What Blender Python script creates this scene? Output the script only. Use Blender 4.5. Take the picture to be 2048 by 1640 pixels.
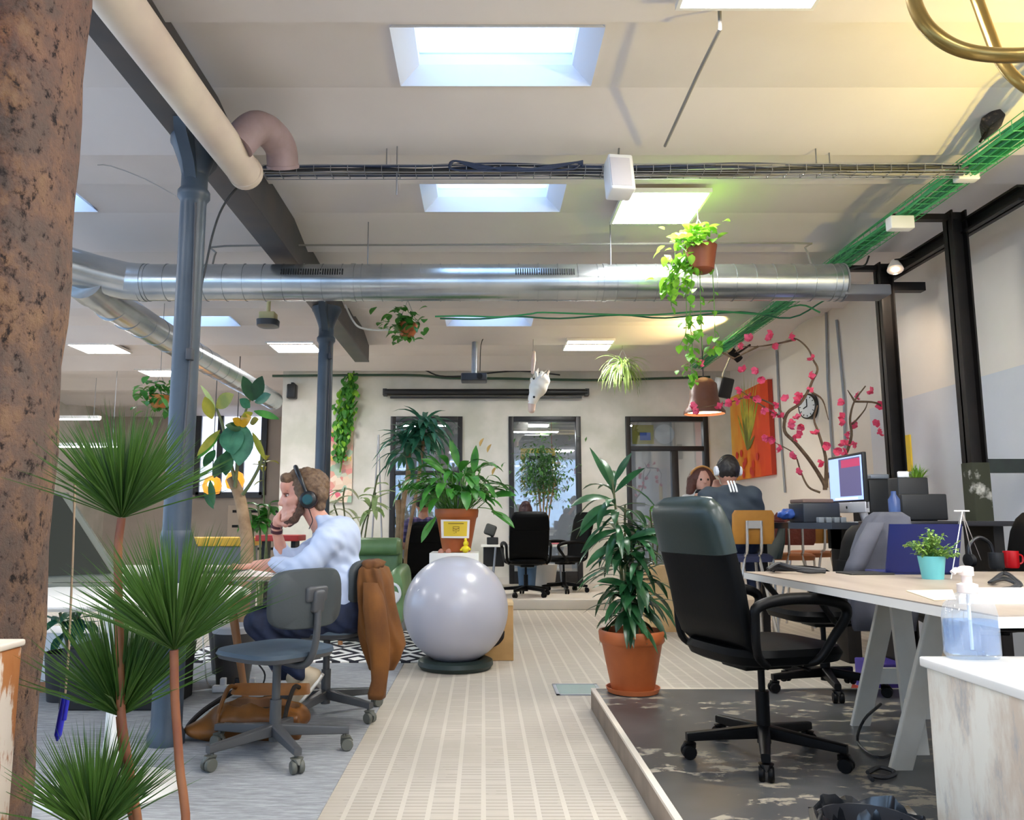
import bpy, bmesh, math, random
import numpy as np
from mathutils import Vector, Matrix, Euler, Quaternion
S = bpy.context.scene
for _o in list(bpy.data.objects): bpy.data.objects.remove(_o)
V = Vector; PI = math.pi
R = math.radians
rnd = random.Random(7)
# ---------------------------------------------------------------- camera, world, exposure
FPX, CX, CY, PITCH, CAMH = 1600.0, 967.0, 820.0, math.atan(220/1600), 1.05
cam_d = bpy.data.cameras.new('camera'); cam = bpy.data.objects.new('camera', cam_d); S.collection.objects.link(cam)
cam.location = (0, 0, CAMH); cam.rotation_euler = (PI/2 + PITCH, 0, 0)
cam_d.sensor_fit = 'HORIZONTAL'; cam_d.sensor_width = 36; cam_d.lens = FPX/2048*36; cam_d.shift_x = (1024-CX)/2048
cam_d.clip_start = .05; cam_d.clip_end = 100
S.camera = cam
w = bpy.data.worlds.new('sky'); S.world = w; w.use_nodes = True
w.node_tree.nodes['Background'].inputs[0].default_value = (.5, .69, .96, 1)
w.node_tree.nodes['Background'].inputs[1].default_value = 2.0
S.view_settings.view_transform = 'Standard'; S.view_settings.look = 'None'; S.view_settings.exposure = 1.58; S.view_settings.gamma = 1
PANEL_E = 19.0       # ceiling panel emission
try:
    S.cycles.use_denoising = True; S.cycles.max_bounces = 8; S.cycles.diffuse_bounces = 6; S.cycles.transparent_max_bounces = 12
    S.cycles.caustics_reflective = False; S.cycles.caustics_refractive = False; S.cycles.sample_clamp_indirect = 6
except Exception: pass
# ---------------------------------------------------------------- pixel to place
def _ray(px, py):
    r, u = (px-CX)/FPX, (CY-py)/FPX
    c, s = math.cos(PITCH), math.sin(PITCH)
    return V((r, c-u*s, s+u*c))
def P(px, py, Y):
    d = _ray(px, py); t = Y/d.y; return V((d.x*t, Y, CAMH+d.z*t))
def G(px, py, z=0.0):
    d = _ray(px, py); t = (z-CAMH)/d.z; return V((d.x*t, d.y*t, z))
def PX(px, py, X):
    d = _ray(px, py); t = X/d.x; return V((X, d.y*t, CAMH+d.z*t))
# ---------------------------------------------------------------- materials
def lin(h):
    h = h.lstrip('#'); out = []
    for i in (0, 2, 4):
        c = int(h[i:i+2], 16)/255; out.append(c/12.92 if c <= .04045 else ((c+.055)/1.055)**2.4)
    return (*out, 1)
_M = {}
def mat(name, col, rough=.55, metal=0, var=None, bump=None, spec=.5, emit=0, coat=0, trans=0, stretch=None, sss=0):
    if name in _M: return _M[name]
    m = bpy.data.materials.new(name); m.use_nodes = True; _M[name] = m
    n, l = m.node_tree.nodes, m.node_tree.links; b = n['Principled BSDF']
    b.inputs['Base Color'].default_value = lin(col); b.inputs['Roughness'].default_value = rough
    b.inputs['Metallic'].default_value = metal; b.inputs['Specular IOR Level'].default_value = spec
    if coat: b.inputs['Coat Weight'].default_value = coat; b.inputs['Coat Roughness'].default_value = .15
    if trans: b.inputs['Transmission Weight'].default_value = trans
    if sss:
        b.inputs['Subsurface Weight'].default_value = sss; b.inputs['Subsurface Radius'].default_value = (.012, .005, .003)
        b.inputs['Subsurface Scale'].default_value = 1
    if emit:
        b.inputs['Emission Color'].default_value = lin(col); b.inputs['Emission Strength'].default_value = emit
    tc = n.new('ShaderNodeTexCoord'); co = tc.outputs['Object']
    if stretch:
        mp = n.new('ShaderNodeMapping'); mp.inputs['Scale'].default_value = stretch; l.new(co, mp.inputs[0]); co = mp.outputs[0]
    if var:
        c2, sc, lo, hi = (list(var)+[.35, .65])[:4] if len(var) == 2 else var
        t = n.new('ShaderNodeTexNoise'); t.inputs['Scale'].default_value = sc; t.inputs['Detail'].default_value = 6; l.new(co, t.inputs[0])
        r = n.new('ShaderNodeValToRGB'); r.color_ramp.elements[0].position = lo; r.color_ramp.elements[1].position = hi
        r.color_ramp.elements[0].color = lin(col); r.color_ramp.elements[1].color = lin(c2)
        l.new(t.outputs[0], r.inputs[0]); l.new(r.outputs[0], b.inputs['Base Color'])
    if bump:
        t = n.new('ShaderNodeTexNoise'); t.inputs['Scale'].default_value = bump[0]; t.inputs['Detail'].default_value = 5; l.new(co, t.inputs[0])
        bp = n.new('ShaderNodeBump'); bp.inputs['Strength'].default_value = bump[1]; bp.inputs['Distance'].default_value = bump[2] if len(bump) > 2 else .01
        l.new(t.outputs[0], bp.inputs['Height']); l.new(bp.outputs[0], b.inputs['Normal'])
    return m
class NG:
    """tiny node helper for the hand-made materials"""
    def __init__(s, m): s.n, s.l, s.b = m.node_tree.nodes, m.node_tree.links, m.node_tree.nodes['Principled BSDF']
    def new(s, t, **k):
        x = s.n.new('ShaderNode'+t)
        for a, v in k.items(): setattr(x, a, v)
        return x
    def math(s, op, a, b=None, c=None):
        x = s.n.new('ShaderNodeMath'); x.operation = op
        for i, v in enumerate((a, b, c)):
            if v is None: continue
            if isinstance(v, (int, float)): x.inputs[i].default_value = v
            else: s.l.new(v, x.inputs[i])
        return x.outputs[0]
    def mix(s, f, a, b):
        x = s.n.new('ShaderNodeMix'); x.data_type = 'RGBA'
        for i, v in ((0, f), (6, a), (7, b)):
            if isinstance(v, (int, float)): x.inputs[i].default_value = v
            elif isinstance(v, tuple): x.inputs[i].default_value = v
            else: s.l.new(v, x.inputs[i])
        return x.outputs[2]
    def ramp(s, f, stops):
        x = s.n.new('ShaderNodeValToRGB'); e = x.color_ramp.elements
        while len(e) < len(stops): e.new(.5)
        for el, (p, c) in zip(e, stops): el.position = p; el.color = lin(c)
        s.l.new(f, x.inputs[0]); return x.outputs[0]
    def noise(s, co, sc, det=5, rough=.55):
        x = s.n.new('ShaderNodeTexNoise'); x.inputs['Scale'].default_value = sc; x.inputs['Detail'].default_value = det; x.inputs['Roughness'].default_value = rough
        s.l.new(co, x.inputs[0]); return x.outputs[0]
    def co(s, scale=None, rot=None):
        o = s.n.new('ShaderNodeTexCoord').outputs['Object']
        if scale or rot:
            m = s.n.new('ShaderNodeMapping'); s.l.new(o, m.inputs[0])
            if scale: m.inputs['Scale'].default_value = scale
            if rot: m.inputs['Rotation'].default_value = rot
            o = m.outputs[0]
        return o
    def xyz(s, co):
        x = s.n.new('ShaderNodeSeparateXYZ'); s.l.new(co, x.inputs[0]); return x.outputs
    def bump(s, h, st, dist=.01):
        x = s.n.new('ShaderNodeBump'); x.inputs['Strength'].default_value = st; x.inputs['Distance'].default_value = dist
        s.l.new(h, x.inputs['Height']); s.l.new(x.outputs[0], s.b.inputs['Normal'])
    def col(s, c): s.l.new(c, s.b.inputs['Base Color'])
# ---------------------------------------------------------------- mesh builder
def frame_of(d, up=None):
    d = V(d).normalized(); u = V(up) if up else (V((0, 0, 1)) if abs(d.z) < .95 else V((1, 0, 0)))
    x = d.cross(u).normalized(); return x, x.cross(d).normalized(), d
def smooth_path(pts, n=6):
    pts = [V(p) for p in pts]
    if len(pts) < 3: return pts
    q = [pts[0]*2-pts[1]]+pts+[pts[-1]*2-pts[-2]]; out = []
    for i in range(1, len(q)-2):
        a, b, c, d = q[i-1:i+3]
        for k in range(n):
            t = k/n
            out.append(.5*((2*b)+(c-a)*t+(2*a-5*b+4*c-d)*t*t+(3*b-a-3*c+d)*t**3))
    return out+[pts[-1]]
class MB:
    def __init__(s): s.v, s.f, s.mi, s.M, s.cur = [], [], [], None, 0
    def add(s, vs, fs):
        o = len(s.v)
        s.v += [tuple(s.M @ V(p)) if s.M else tuple(p) for p in vs]
        s.f += [tuple(i+o for i in f) for f in fs]; s.mi += [s.cur]*len(fs); return s
    def box(s, lo, hi, bev=0):
        x0, y0, z0 = lo; x1, y1, z1 = hi
        if bev <= 0:
            return s.add([(x0,y0,z0),(x1,y0,z0),(x1,y1,z0),(x0,y1,z0),(x0,y0,z1),(x1,y0,z1),(x1,y1,z1),(x0,y1,z1)],
                [(0,3,2,1),(4,5,6,7),(0,1,5,4),(1,2,6,5),(2,3,7,6),(3,0,4,7)])
        bm = bmesh.new(); bmesh.ops.create_cube(bm, size=1)
        for v in bm.verts: v.co = V(((x0+x1)/2+v.co.x*(x1-x0), (y0+y1)/2+v.co.y*(y1-y0), (z0+z1)/2+v.co.z*(z1-z0)))
        bmesh.ops.bevel(bm, geom=bm.edges[:], offset=bev, segments=3, affect='EDGES', profile=.5)
        return s.bm(bm)
    def cbox(s, c, size, rot=None, bev=0):
        old = s.M; m = Matrix.Translation(V(c)) @ (Euler(rot).to_matrix().to_4x4() if rot is not None else Matrix())
        s.M = (old @ m) if old else m; h = V(size)/2; s.box(-h, h, bev); s.M = old; return s
    def bm(s, bm):
        bm.verts.index_update(); s.add([v.co.copy() for v in bm.verts], [tuple(v.index for v in f.verts) for f in bm.faces]); bm.free(); return s
    def tube(s, pts, r, n=8, sm=0, cap=True):
        pts = [V(p) for p in pts]
        if sm:
            if isinstance(r, (list, tuple)):
                k = len(pts); pts2 = smooth_path(pts, sm); m = len(pts2)
                r = [float(np.interp(i/(m-1)*(k-1), range(k), r)) for i in range(m)]; pts = pts2
            else: pts = smooth_path(pts, sm)
        m = len(pts); rs = r if isinstance(r, (list, tuple)) else [r]*m
        vs, fs = [], []; x = None
        for i in range(m):
            d = (pts[min(i+1, m-1)]-pts[max(i-1, 0)])
            if d.length < 1e-9: d = V((0, 0, 1))
            d.normalize()
            if x is None: x = frame_of(d)[0]; y = d.cross(x)
            else:
                x = (x-d*x.dot(d))
                x = x.normalized() if x.length > 1e-6 else frame_of(d)[0]
                y = d.cross(x)
            for k in range(n):
                a = 2*PI*k/n; vs.append(pts[i]+(x*math.cos(a)+y*math.sin(a))*rs[i])
        for i in range(m-1):
            for k in range(n):
                k2 = (k+1) % n; fs.append((i*n+k, i*n+k2, (i+1)*n+k2, (i+1)*n+k))
        if cap: fs.append(tuple(range(n-1, -1, -1))); fs.append(tuple((m-1)*n+k for k in range(n)))
        return s.add(vs, fs)
    def cyl(s, a, b, r, r2=None, n=16): return s.tube([a, b], [r, r if r2 is None else r2], n)
    def lathe(s, prof, c=(0, 0, 0), n=28, axis=(0, 0, 1), caps=True):
        x, y, d = frame_of(axis) if tuple(axis) != (0, 0, 1) else (V((1,0,0)), V((0,1,0)), V((0,0,1)))
        y = d.cross(x); c = V(c); vs, fs = [], []
        for r, z in prof:
            for k in range(n):
                a = 2*PI*k/n; vs.append(c+(x*math.cos(a)+y*math.sin(a))*max(r, 1e-5)+d*z)
        for i in range(len(prof)-1):
            for k in range(n):
                k2 = (k+1) % n; fs.append((i*n+k, i*n+k2, (i+1)*n+k2, (i+1)*n+k))
        if caps: fs.append(tuple(range(n-1, -1, -1))); fs.append(tuple((len(prof)-1)*n+k for k in range(n)))
        return s.add(vs, fs)
    def sph(s, c, r, n=16, m=10):
        rr = r if isinstance(r, (tuple, list)) else (r, r, r); bm = bmesh.new()
        bmesh.ops.create_uvsphere(bm, u_segments=n, v_segments=m, radius=1)
        for v in bm.verts: v.co = V((c[0]+v.co.x*rr[0], c[1]+v.co.y*rr[1], c[2]+v.co.z*rr[2]))
        return s.bm(bm)
    def poly(s, pts, depth):
        """flat outline (list of 3D points) thickened by the vector depth"""
        pts = [V(p) for p in pts]; d = V(depth); n = len(pts)
        return s.add(pts+[p+d for p in pts], [tuple(range(n-1, -1, -1)), tuple(range(n, 2*n))]+[(i, (i+1) % n, n+(i+1) % n, n+i) for i in range(n)])
    def leaf(s, base, d, L, W, droop=.3, up=(0, 0, 1), n=5, fold=.18, shape=1.0, twist=0):
        """leaf blade: curved strip with a folded midrib"""
        d = V(d).normalized(); x, u, _ = frame_of(d, up)
        if twist: q = Quaternion(d, twist); x = q @ x; u = q @ u
        vs, fs = [], []; p = V(base); cur = d.copy()
        for i in range(n+1):
            t = i/n; wv = W*.5*(math.sin(PI*min(1, t**shape*.97+.02)))**.8
            side = cur.cross(u).normalized() if abs(cur.dot(u)) < .999 else x
            nn = side.cross(cur).normalized()
            vs += [p-side*wv+nn*wv*fold*2, p, p+side*wv+nn*wv*fold*2]
            cur = (cur+V((0, 0, -1))*droop/n*1.6).normalized(); p = p+cur*(L/n)
        for i in range(n):
            a = i*3; fs += [(a, a+1, a+4, a+3), (a+1, a+2, a+5, a+4)]
        return s.add(vs, fs)
    def loft(s, st, n=24, p=3.0, wob=None):
        """st: list of (centre, half-width vector, half-thickness vector[, power]); skins rounded sections"""
        vs, fs = [], []
        for i, q in enumerate(st):
            c, u, v = V(q[0]), V(q[1]), V(q[2]); pw = q[3] if len(q) > 3 else p
            for k in range(n):
                a = 2*PI*k/n; ca, sa = math.cos(a), math.sin(a); f = wob(i, a) if wob else 1
                vs.append(c+u*(math.copysign(abs(ca)**(2/pw), ca)*f)+v*(math.copysign(abs(sa)**(2/pw), sa)*f))
        m = len(st)
        for i in range(m-1):
            for k in range(n):
                k2 = (k+1) % n; fs.append((i*n+k, i*n+k2, (i+1)*n+k2, (i+1)*n+k))
        fs.append(tuple(range(n-1, -1, -1))); fs.append(tuple((m-1)*n+k for k in range(n)))
        return s.add(vs, fs)
    def quad(s, a, b, c, d): return s.add([a, b, c, d], [(0, 1, 2, 3)])
    def sdf(s, prims, res, k=.02, disp=None, pad=.03):
        vs, fs = surface_nets(prims, res, k, disp, pad); return s.add(vs, fs)
    def build(s, name, mats, parent=None, smooth=True, ang=40, world=True):
        me = bpy.data.meshes.new(name)
        vs = s.v
        if parent is not None and world and parent.get('_loc') is not None:
            L = V(parent['_loc']); q = Matrix.Rotation(-parent['_rz'], 3, 'Z'); vs = [tuple(q @ (V(p)-L)) for p in vs]
        me.from_pydata(vs, [], s.f); me.update()
        ms = mats if isinstance(mats, (list, tuple)) else [mats]
        for m in ms: me.materials.append(m)
        if len(ms) > 1: me.polygons.foreach_set('material_index', s.mi)
        if smooth:
            me.shade_smooth()
            try: me.set_sharp_from_angle(angle=R(ang))
            except Exception: pass
        o = bpy.data.objects.new(name, me); S.collection.objects.link(o)
        if parent is not None: o.parent = parent
        return o
def tag(o, label=None, cat=None, group=None, kind=None):
    if label: o['label'] = label
    if cat: o['category'] = cat
    if group: o['group'] = group
    if kind: o['kind'] = kind
    return o
def T(name, label, cat, loc=(0, 0, 0), rz=0, group=None):
    o = bpy.data.objects.new(name, None); S.collection.objects.link(o); o.empty_display_size = .05
    o.location = V(loc); o.rotation_euler = (0, 0, rz); o['_loc'] = list(V(loc)); o['_rz'] = rz
    return tag(o, label, cat, group)
def one(name, mb, m, label, cat, group=None, **k): return tag(mb.build(name, m, **k), label, cat, group)
def struct(name, mb, m, parent=None, **k):
    o = mb.build(name, m, parent, **k)
    if parent is None: o['kind'] = 'structure'
    return o
def dup(root, loc, rz, label, group=None):
    r = root.copy(); S.collection.objects.link(r); r.location = V(loc); r.rotation_euler = (0, 0, rz); r['_loc'] = list(V(loc)); r['_rz'] = rz; tag(r, label, None, group)
    for ch in list(root.children):
        c = ch.copy(); S.collection.objects.link(c); c.parent = r
        for g in list(ch.children):
            d = g.copy(); S.collection.objects.link(d); d.parent = c
    return r
# ---------------------------------------------------------------- smooth solids (signed distance -> surface nets)
def _prim(p, X):
    t = p[0]
    if t == 'c':
        a, b, ra, rb = np.array(p[1]), np.array(p[2]), p[3], p[4]; ab = b-a; L = max(ab @ ab, 1e-9)
        h = np.clip(((X-a) @ ab)/L, 0, 1); return np.linalg.norm(X-a-h[..., None]*ab, axis=-1)-(ra+(rb-ra)*h)
    if t == 'e':
        q = X-np.array(p[1]); r = np.array(p[2])
        if len(p) > 3: q = q @ np.array(Euler(p[3]).to_matrix())
        k0 = np.linalg.norm(q/r, axis=-1); k1 = np.linalg.norm(q/(r*r), axis=-1); return k0*(k0-1)/np.maximum(k1, 1e-9)
    if t == 'b':
        q = X-np.array(p[1]); h = np.array(p[2]); rr = p[4]
        if p[3] is not None: q = q @ np.array(Euler(p[3]).to_matrix())
        d = np.abs(q)-(h-rr); return np.linalg.norm(np.maximum(d, 0), axis=-1)+np.minimum(d.max(-1), 0)-rr
    if t == 'pl':   # half space, keeps n.x < d ; used only through 'cut'
        return X @ np.array(p[1])-p[2]
def surface_nets(prims, res, k=.02, disp=None, pad=.03):
    lo, hi = np.full(3, 1e9), np.full(3, -1e9)
    for p in prims:
        if p[0] in ('cut', 'pl'): continue
        q = p[1:] if p[0] != 'sub' else None
        if q is None: continue
        if p[0] == 'c':
            for a, r in ((p[1], p[3]), (p[2], p[4])): lo = np.minimum(lo, np.array(a)-r); hi = np.maximum(hi, np.array(a)+r)
        else:
            m = max(p[2]) if p[0] == 'e' else np.linalg.norm(p[2]); ext = np.array(p[2]) if (p[0] == 'e' and len(p) < 4) else np.full(3, m)
            lo = np.minimum(lo, np.array(p[1])-ext); hi = np.maximum(hi, np.array(p[1])+ext)
    lo -= pad; hi += pad; n = np.ceil((hi-lo)/res).astype(int)+1
    ax = [lo[i]+res*np.arange(n[i]) for i in range(3)]; X = np.stack(np.meshgrid(*ax, indexing='ij'), -1)
    F = np.full(tuple(n), 1e3); mg = k+res*3
    for p in prims:
        t = p[1] if p[0] in ('sub', 'cut') else p
        if p[0] == 'cut': F = np.maximum(F, _prim(t, X)); continue
        if t[0] == 'c': l = np.minimum(np.array(t[1])-t[3], np.array(t[2])-t[4]); h = np.maximum(np.array(t[1])+t[3], np.array(t[2])+t[4])
        else:
            e = max(t[2]) if t[0] == 'e' else np.linalg.norm(t[2]); l = np.array(t[1])-e; h = np.array(t[1])+e
        i0 = np.clip(((l-mg-lo)/res).astype(int), 0, n); i1 = np.clip(((h+mg-lo)/res).astype(int)+2, 0, n)
        sl = tuple(slice(x, y) for x, y in zip(i0, i1))
        if min(i1-i0) <= 0: continue
        d = _prim(t, X[sl])
        if p[0] == 'sub': F[sl] = np.maximum(F[sl], -d); continue
        f = F[sl]; h = np.maximum(k-np.abs(f-d), 0)/k; F[sl] = np.minimum(f, d)-h*h*k*.25
    if disp is not None: F = F+disp(X)
    sg = F < 0
    c = np.stack([sg[i:n[0]-1+i, j:n[1]-1+j, l:n[2]-1+l] for i in (0, 1) for j in (0, 1) for l in (0, 1)], 0)
    act = c.any(0) & ~c.all(0); idx = -np.ones(act.shape, int); ii = np.argwhere(act); idx[act] = np.arange(len(ii))
    acc = np.zeros((len(ii), 3)); cnt = np.zeros(len(ii))
    offs = [(i, j, l) for i in (0, 1) for j in (0, 1) for l in (0, 1)]
    for a in offs:
        for d in range(3):
            if a[d]: continue
            b = list(a); b[d] = 1
            fa = F[ii[:, 0]+a[0], ii[:, 1]+a[1], ii[:, 2]+a[2]]; fb = F[ii[:, 0]+b[0], ii[:, 1]+b[1], ii[:, 2]+b[2]]
            m = (fa < 0) != (fb < 0); t = np.where(m, fa/np.where(m, fa-fb, 1), 0)
            q = np.tile(np.array(a, float), (len(ii), 1)); q[:, d] += t; acc[m] += q[m]; cnt[m] += 1
    vs = (ii+acc/cnt[:, None])*res+lo; fs = []
    for d in range(3):
        u, v = (d+1) % 3, (d+2) % 3
        sl = [slice(0, None)]*3; a = [slice(None)]*3; b = [slice(None)]*3; a[d] = slice(0, -1); b[d] = slice(1, None)
        e = np.argwhere(sg[tuple(a)] != sg[tuple(b)])
        for g in e:
            if g[u] == 0 or g[v] == 0 or g[u] >= n[u]-1 or g[v] >= n[v]-1: continue
            q = []
            for du, dv in ((-1, -1), (0, -1), (0, 0), (-1, 0)):
                h = g.copy(); h[u] += du; h[v] += dv; q.append(idx[tuple(h)])
            if min(q) < 0: continue
            fs.append(tuple(q) if sg[tuple(g)] else tuple(q[::-1]))
    return [tuple(p) for p in vs], [tuple(int(i) for i in f) for f in fs]
# ================================================================ STRUCTURE
XR, YB, ZC = 3.75, 12.0, 3.3          # right wall, back wall, ceiling
# floor tiles: pale ribbed hydraulic tiles
m = mat('ribbed_tile', '#cfc8b8', .62); g = NG(m); co = g.co(); x, y, z = g.xyz(co)
fx = g.math('FRACT', g.math('MULTIPLY', x, 1/.1)); gx = g.math('LESS_THAN', g.math('ABSOLUTE', g.math('SUBTRACT', fx, .5)), .41)
off = g.math('MULTIPLY', g.math('FLOOR', g.math('MULTIPLY', x, 1/.1)), .37)
ry = g.math('FRACT', g.math('ADD', g.math('MULTIPLY', y, 1/.034), 0)); rib = g.math('LESS_THAN', ry, .3)
ty = g.math('FRACT', g.math('ADD', g.math('MULTIPLY', y, 1/.17), off)); gy = g.math('GREATER_THAN', ty, .12)
nz = g.noise(co, 2.2, 4); wear = g.math('GREATER_THAN', nz, .45); nz2 = g.noise(co, 9, 5)
line = g.math('MULTIPLY', g.math('MULTIPLY', rib, gx), g.math('MULTIPLY', gy, g.math('ADD', g.math('MULTIPLY', wear, .6), .4)))
base = g.ramp(g.noise(co, 1.1, 5), [(.32, '#aea597'), (.68, '#bfb6a9')])
base = g.mix(g.math('MULTIPLY', g.math('SUBTRACT', 1, gx), .3), base, lin('#dcd5c6'))
g.col(g.mix(g.math('MULTIPLY', line, .55), base, lin('#8d8477'))); g.bump(g.math('SUBTRACT', 1, line), .5, .004)
m = mat('grey_carpet', '#8f9195', .95); g = NG(m); co = g.co((9, 60, 9), (0, 0, R(28)))
c = g.ramp(g.noise(co, 1.0, 8, .7), [(.3, '#77797c'), (.5, '#939598'), (.72, '#b4b6b8')]); g.col(c); g.bump(g.noise(g.co((200, 200, 200)), 1, 2), .5, .003)
m = mat('dark_boards', '#5b5657', .28, var=('#6e6a69', 3)); g = NG(m); co = g.co()
bc = g.ramp(g.noise(co, 2.5, 5), [(.3, '#434445'), (.7, '#5b5c5d')])
sc = g.math('MULTIPLY', g.math('GREATER_THAN', g.noise(g.co((6, 11, 6)), 1.0, 12, .74), .555), g.math('GREATER_THAN', g.noise(co, 1.3, 2), .47))
g.col(g.mix(g.math('MULTIPLY', sc, .7), bc, lin('#b5ab97')))
rr = g.math('ADD', g.math('MULTIPLY', sc, .35), .3); g.l.new(rr, g.b.inputs['Roughness'])
mat('brown_edge', '#8d7b6b', .5, var=('#6f6155', 6)); mat('light_edge', '#d9cfc0', .5)
mat('plaster', '#e6e1d8', .85, var=('#c9c8ba', 1.5, .36, .62), bump=(6, .3, .012))
m = mat('plaster_right', '#ddd2c2', .85); g = NG(m); co = g.co(); x, y, z = g.xyz(co)
pl = g.ramp(g.noise(co, .9, 6), [(.3, '#ded5ca'), (.7, '#ebe3d9')]); gr = g.ramp(g.noise(co, 1.2, 6), [(.3, '#cccdd2'), (.7, '#dadade')])
msk = g.math('MULTIPLY', g.math('LESS_THAN', z, 2.12), g.math('LESS_THAN', y, 7.7)); g.col(g.mix(msk, pl, gr)); g.bump(g.noise(co, 7, 5), .25)
mat('ceiling_paint', '#e6e0de', .9, var=('#dad3d1', .8, .3, .7), bump=(4, .15, .01))
mat('white_shaft', '#dfe2ea', .8); mat('dark_frame', '#171618', .4, var=('#201f21', 12)); mat('backroom', '#b9bec6', .8, var=('#a9aeb8', .7))
mb = MB(); mb.box((-8, -4, -.1), (4.2, 18, 0)); struct('floor', mb, _M['ribbed_tile'])
mb = MB(); mb.box((-8, -4, 0), (-.587, 6.1, .006)); struct('floor_carpet', mb, _M['grey_carpet'])
mb = MB(); mb.box((-1.2, 9.66, 0), (4.0, 16, .12), .01); struct('floor_step', mb, mat('pale_stone', '#d8cdbf', .5, var=('#c9c1b2', 2)))
mb = MB(); mb.box((.63, -3.5, 0), (XR, 4.66, .104)); mb.cur = 1
mb.box((.605, -3.5, 0), (.63, 4.68, .1)); mb.cur = 2; mb.box((.605, -3.5, .1), (.63, 4.68, .112)); mb.box((.63, 4.66, 0), (XR, 4.68, .112)); mb.cur = 0
mb.box((.63, -3.5, .104), (XR, 4.66, .11))
struct('floor_platform', mb, [_M['dark_boards'], _M['brown_edge'], _M['light_edge']])
# ceiling: shallow stepped vaults with skylight openings
HX = [(-3.95, -2.88), (-.44, .57)]; HY = [(3.46, 3.97), (5.22, 5.72), (7.0, 7.5), (8.76, 9.28)]
prof = []
for k in range(-4, 9):
    b = 3.46+k*1.765
    prof += [(b-.10, 3.29), (b-.06, 3.345), (b+.55, 3.345), (b+1.12, 3.235), (b+1.16, 3.31)]
prof = [p for p in prof if -3.5 < p[0] < 17.5]; prof = [(-4, 3.3)]+prof+[(18, 3.3)]
xs = [-8, HX[0][0], HX[0][1], HX[1][0], HX[1][1], 4.2]
ysplit = []
for (y0, z0), (y1, z1) in zip(prof, prof[1:]):
    cuts = [y0]+[c for h in HY for c in h if y0 < c < y1]+[y1]
    ysplit += [(a, b, z0+(z1-z0)*(a-y0)/(y1-y0), z0+(z1-z0)*(b-y0)/(y1-y0)) for a, b in zip(cuts, cuts[1:])]
mb = MB()
for a, b, za, zb in ysplit:
    hy = any(h[0]-.001 <= a and b <= h[1]+.001 for h in HY)
    for i in range(5):
        if hy and i in (1, 3): continue
        mb.add([(xs[i], a, za), (xs[i], b, zb), (xs[i+1], b, zb), (xs[i+1], a, za)], [(0, 1, 2, 3)])
for sx in ((-8, HX[0][0]), (HX[0][1], HX[1][0]), (HX[1][1], 4.2)): mb.box((sx[0], -4, 3.60), (sx[1], 18, 3.65))
for yy in [(-4, 3.46)]+[(HY[i][1], HY[i+1][0]) for i in range(3)]+[(9.28, 18)]: mb.box((-8, yy[0], 3.60), (4.2, yy[1], 3.65))
struct('ceiling', mb, _M['ceiling_paint'], smooth=False)
gl = mat('skylight_glass', '#dcecff', .3); g = NG(gl); tr = g.new('BsdfTransparent'); tr.inputs[0].default_value = (.9, .95, 1, 1); gs = g.new('BsdfTranslucent'); gs.inputs[0].default_value = (.9, .95, 1, 1)
mx = g.new('MixShader'); mx.inputs[0].default_value = .3; g.l.new(tr.outputs[0], mx.inputs[1]); g.l.new(gs.outputs[0], mx.inputs[2]); g.l.new(mx.outputs[0], g.n['Material Output'].inputs[0])
k = 0
for hx in HX:
    for hy in HY:
        k += 1; mb = MB(); zt = 3.44; i = .1
        lo = [(hx[0], hy[0], 3.33), (hx[1], hy[0], 3.33), (hx[1], hy[1], 3.33), (hx[0], hy[1], 3.33)]
        hi = [(hx[0]+i, hy[0]+.02, zt), (hx[1]-i, hy[0]+.02, zt), (hx[1]-i, hy[1]-.02, zt), (hx[0]+i, hy[1]-.02, zt)]
        up = [(a, b, 3.61) for a, b, c in hi]
        mb.add(lo+hi+up, [(j, (j+1) % 4, 4+(j+1) % 4, 4+j) for j in range(4)]+[(4+j, 4+(j+1) % 4, 8+(j+1) % 4, 8+j) for j in range(4)])
        o = struct('window_%d' % k, mb, _M['white_shaft'], smooth=False); o['label'] = 'skylight shaft'
        mb = MB(); mb.box((hx[0]+i, hy[0], zt+.06), (hx[1]-i, hy[1]-.02, zt+.07)); mb.build('skylight_pane', gl, o, world=False)
# walls
mb = MB(); zt = 3.5
W = [(-1.40, -.315), (.38, 1.465), (2.14, 3.385)]; WT = 2.60
edges = [-3.05]+[e for q in W for e in q]+[4.0]
for i in range(0, 8, 2): mb.box((edges[i], YB, 0), (edges[i+1], YB+.2, zt))
for a, b in W: mb.box((a, YB, WT), (b, YB+.2, zt))
struct('wall_back', mb, _M['plaster'], smooth=False)
mb = MB(); mb.box((XR, -4, 0), (XR+.2, 16, zt)); struct('wall_right', mb, _M['plaster_right'], smooth=False)
mb = MB(); mb.box((-8.2, -4, 0), (-8, 18, .8)); mb.box((-8.2, -4, 3.15), (-8, 18, zt)); mb.box((-8.2, 9, .8), (-8, 18, 3.15))
for y in (-4, -.4, 2.7, 5.8): mb.box((-8.2, y, .8), (-8, y+.5, 3.15))  # openings between these piers are added, unseen, to let sky light in
struct('wall_left', mb, _M['plaster'], smooth=False)
mb = MB(); mb.box((-8, -4.2, 0), (4, -4, .8)); mb.box((-8, -4.2, 3.15), (4, -4, zt))
for x in (-8, -5.2, -2.3, .6, 3.5): mb.box((x, -4.2, .8), (x+.5, -4, 3.15))  # added openings behind the camera, daylight to lift the ceilings
struct('wall_front', mb, _M['plaster'], smooth=False)
mb = MB(); mb.box((-8, 17, 0), (-3.05, 17.2, zt)); mb.box((-3.05, 12.2, 0), (-2.9, 17.2, zt)); struct('wall_far', mb, mat('far_wall', '#b9ada0', .9, var=('#a89c90', 1)), smooth=False)
mb = MB(); mb.box((-2.9, 15.8, 0), (4, 16, zt)); struct('wall_backroom', mb, _M['backroom'], smooth=False)
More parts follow.
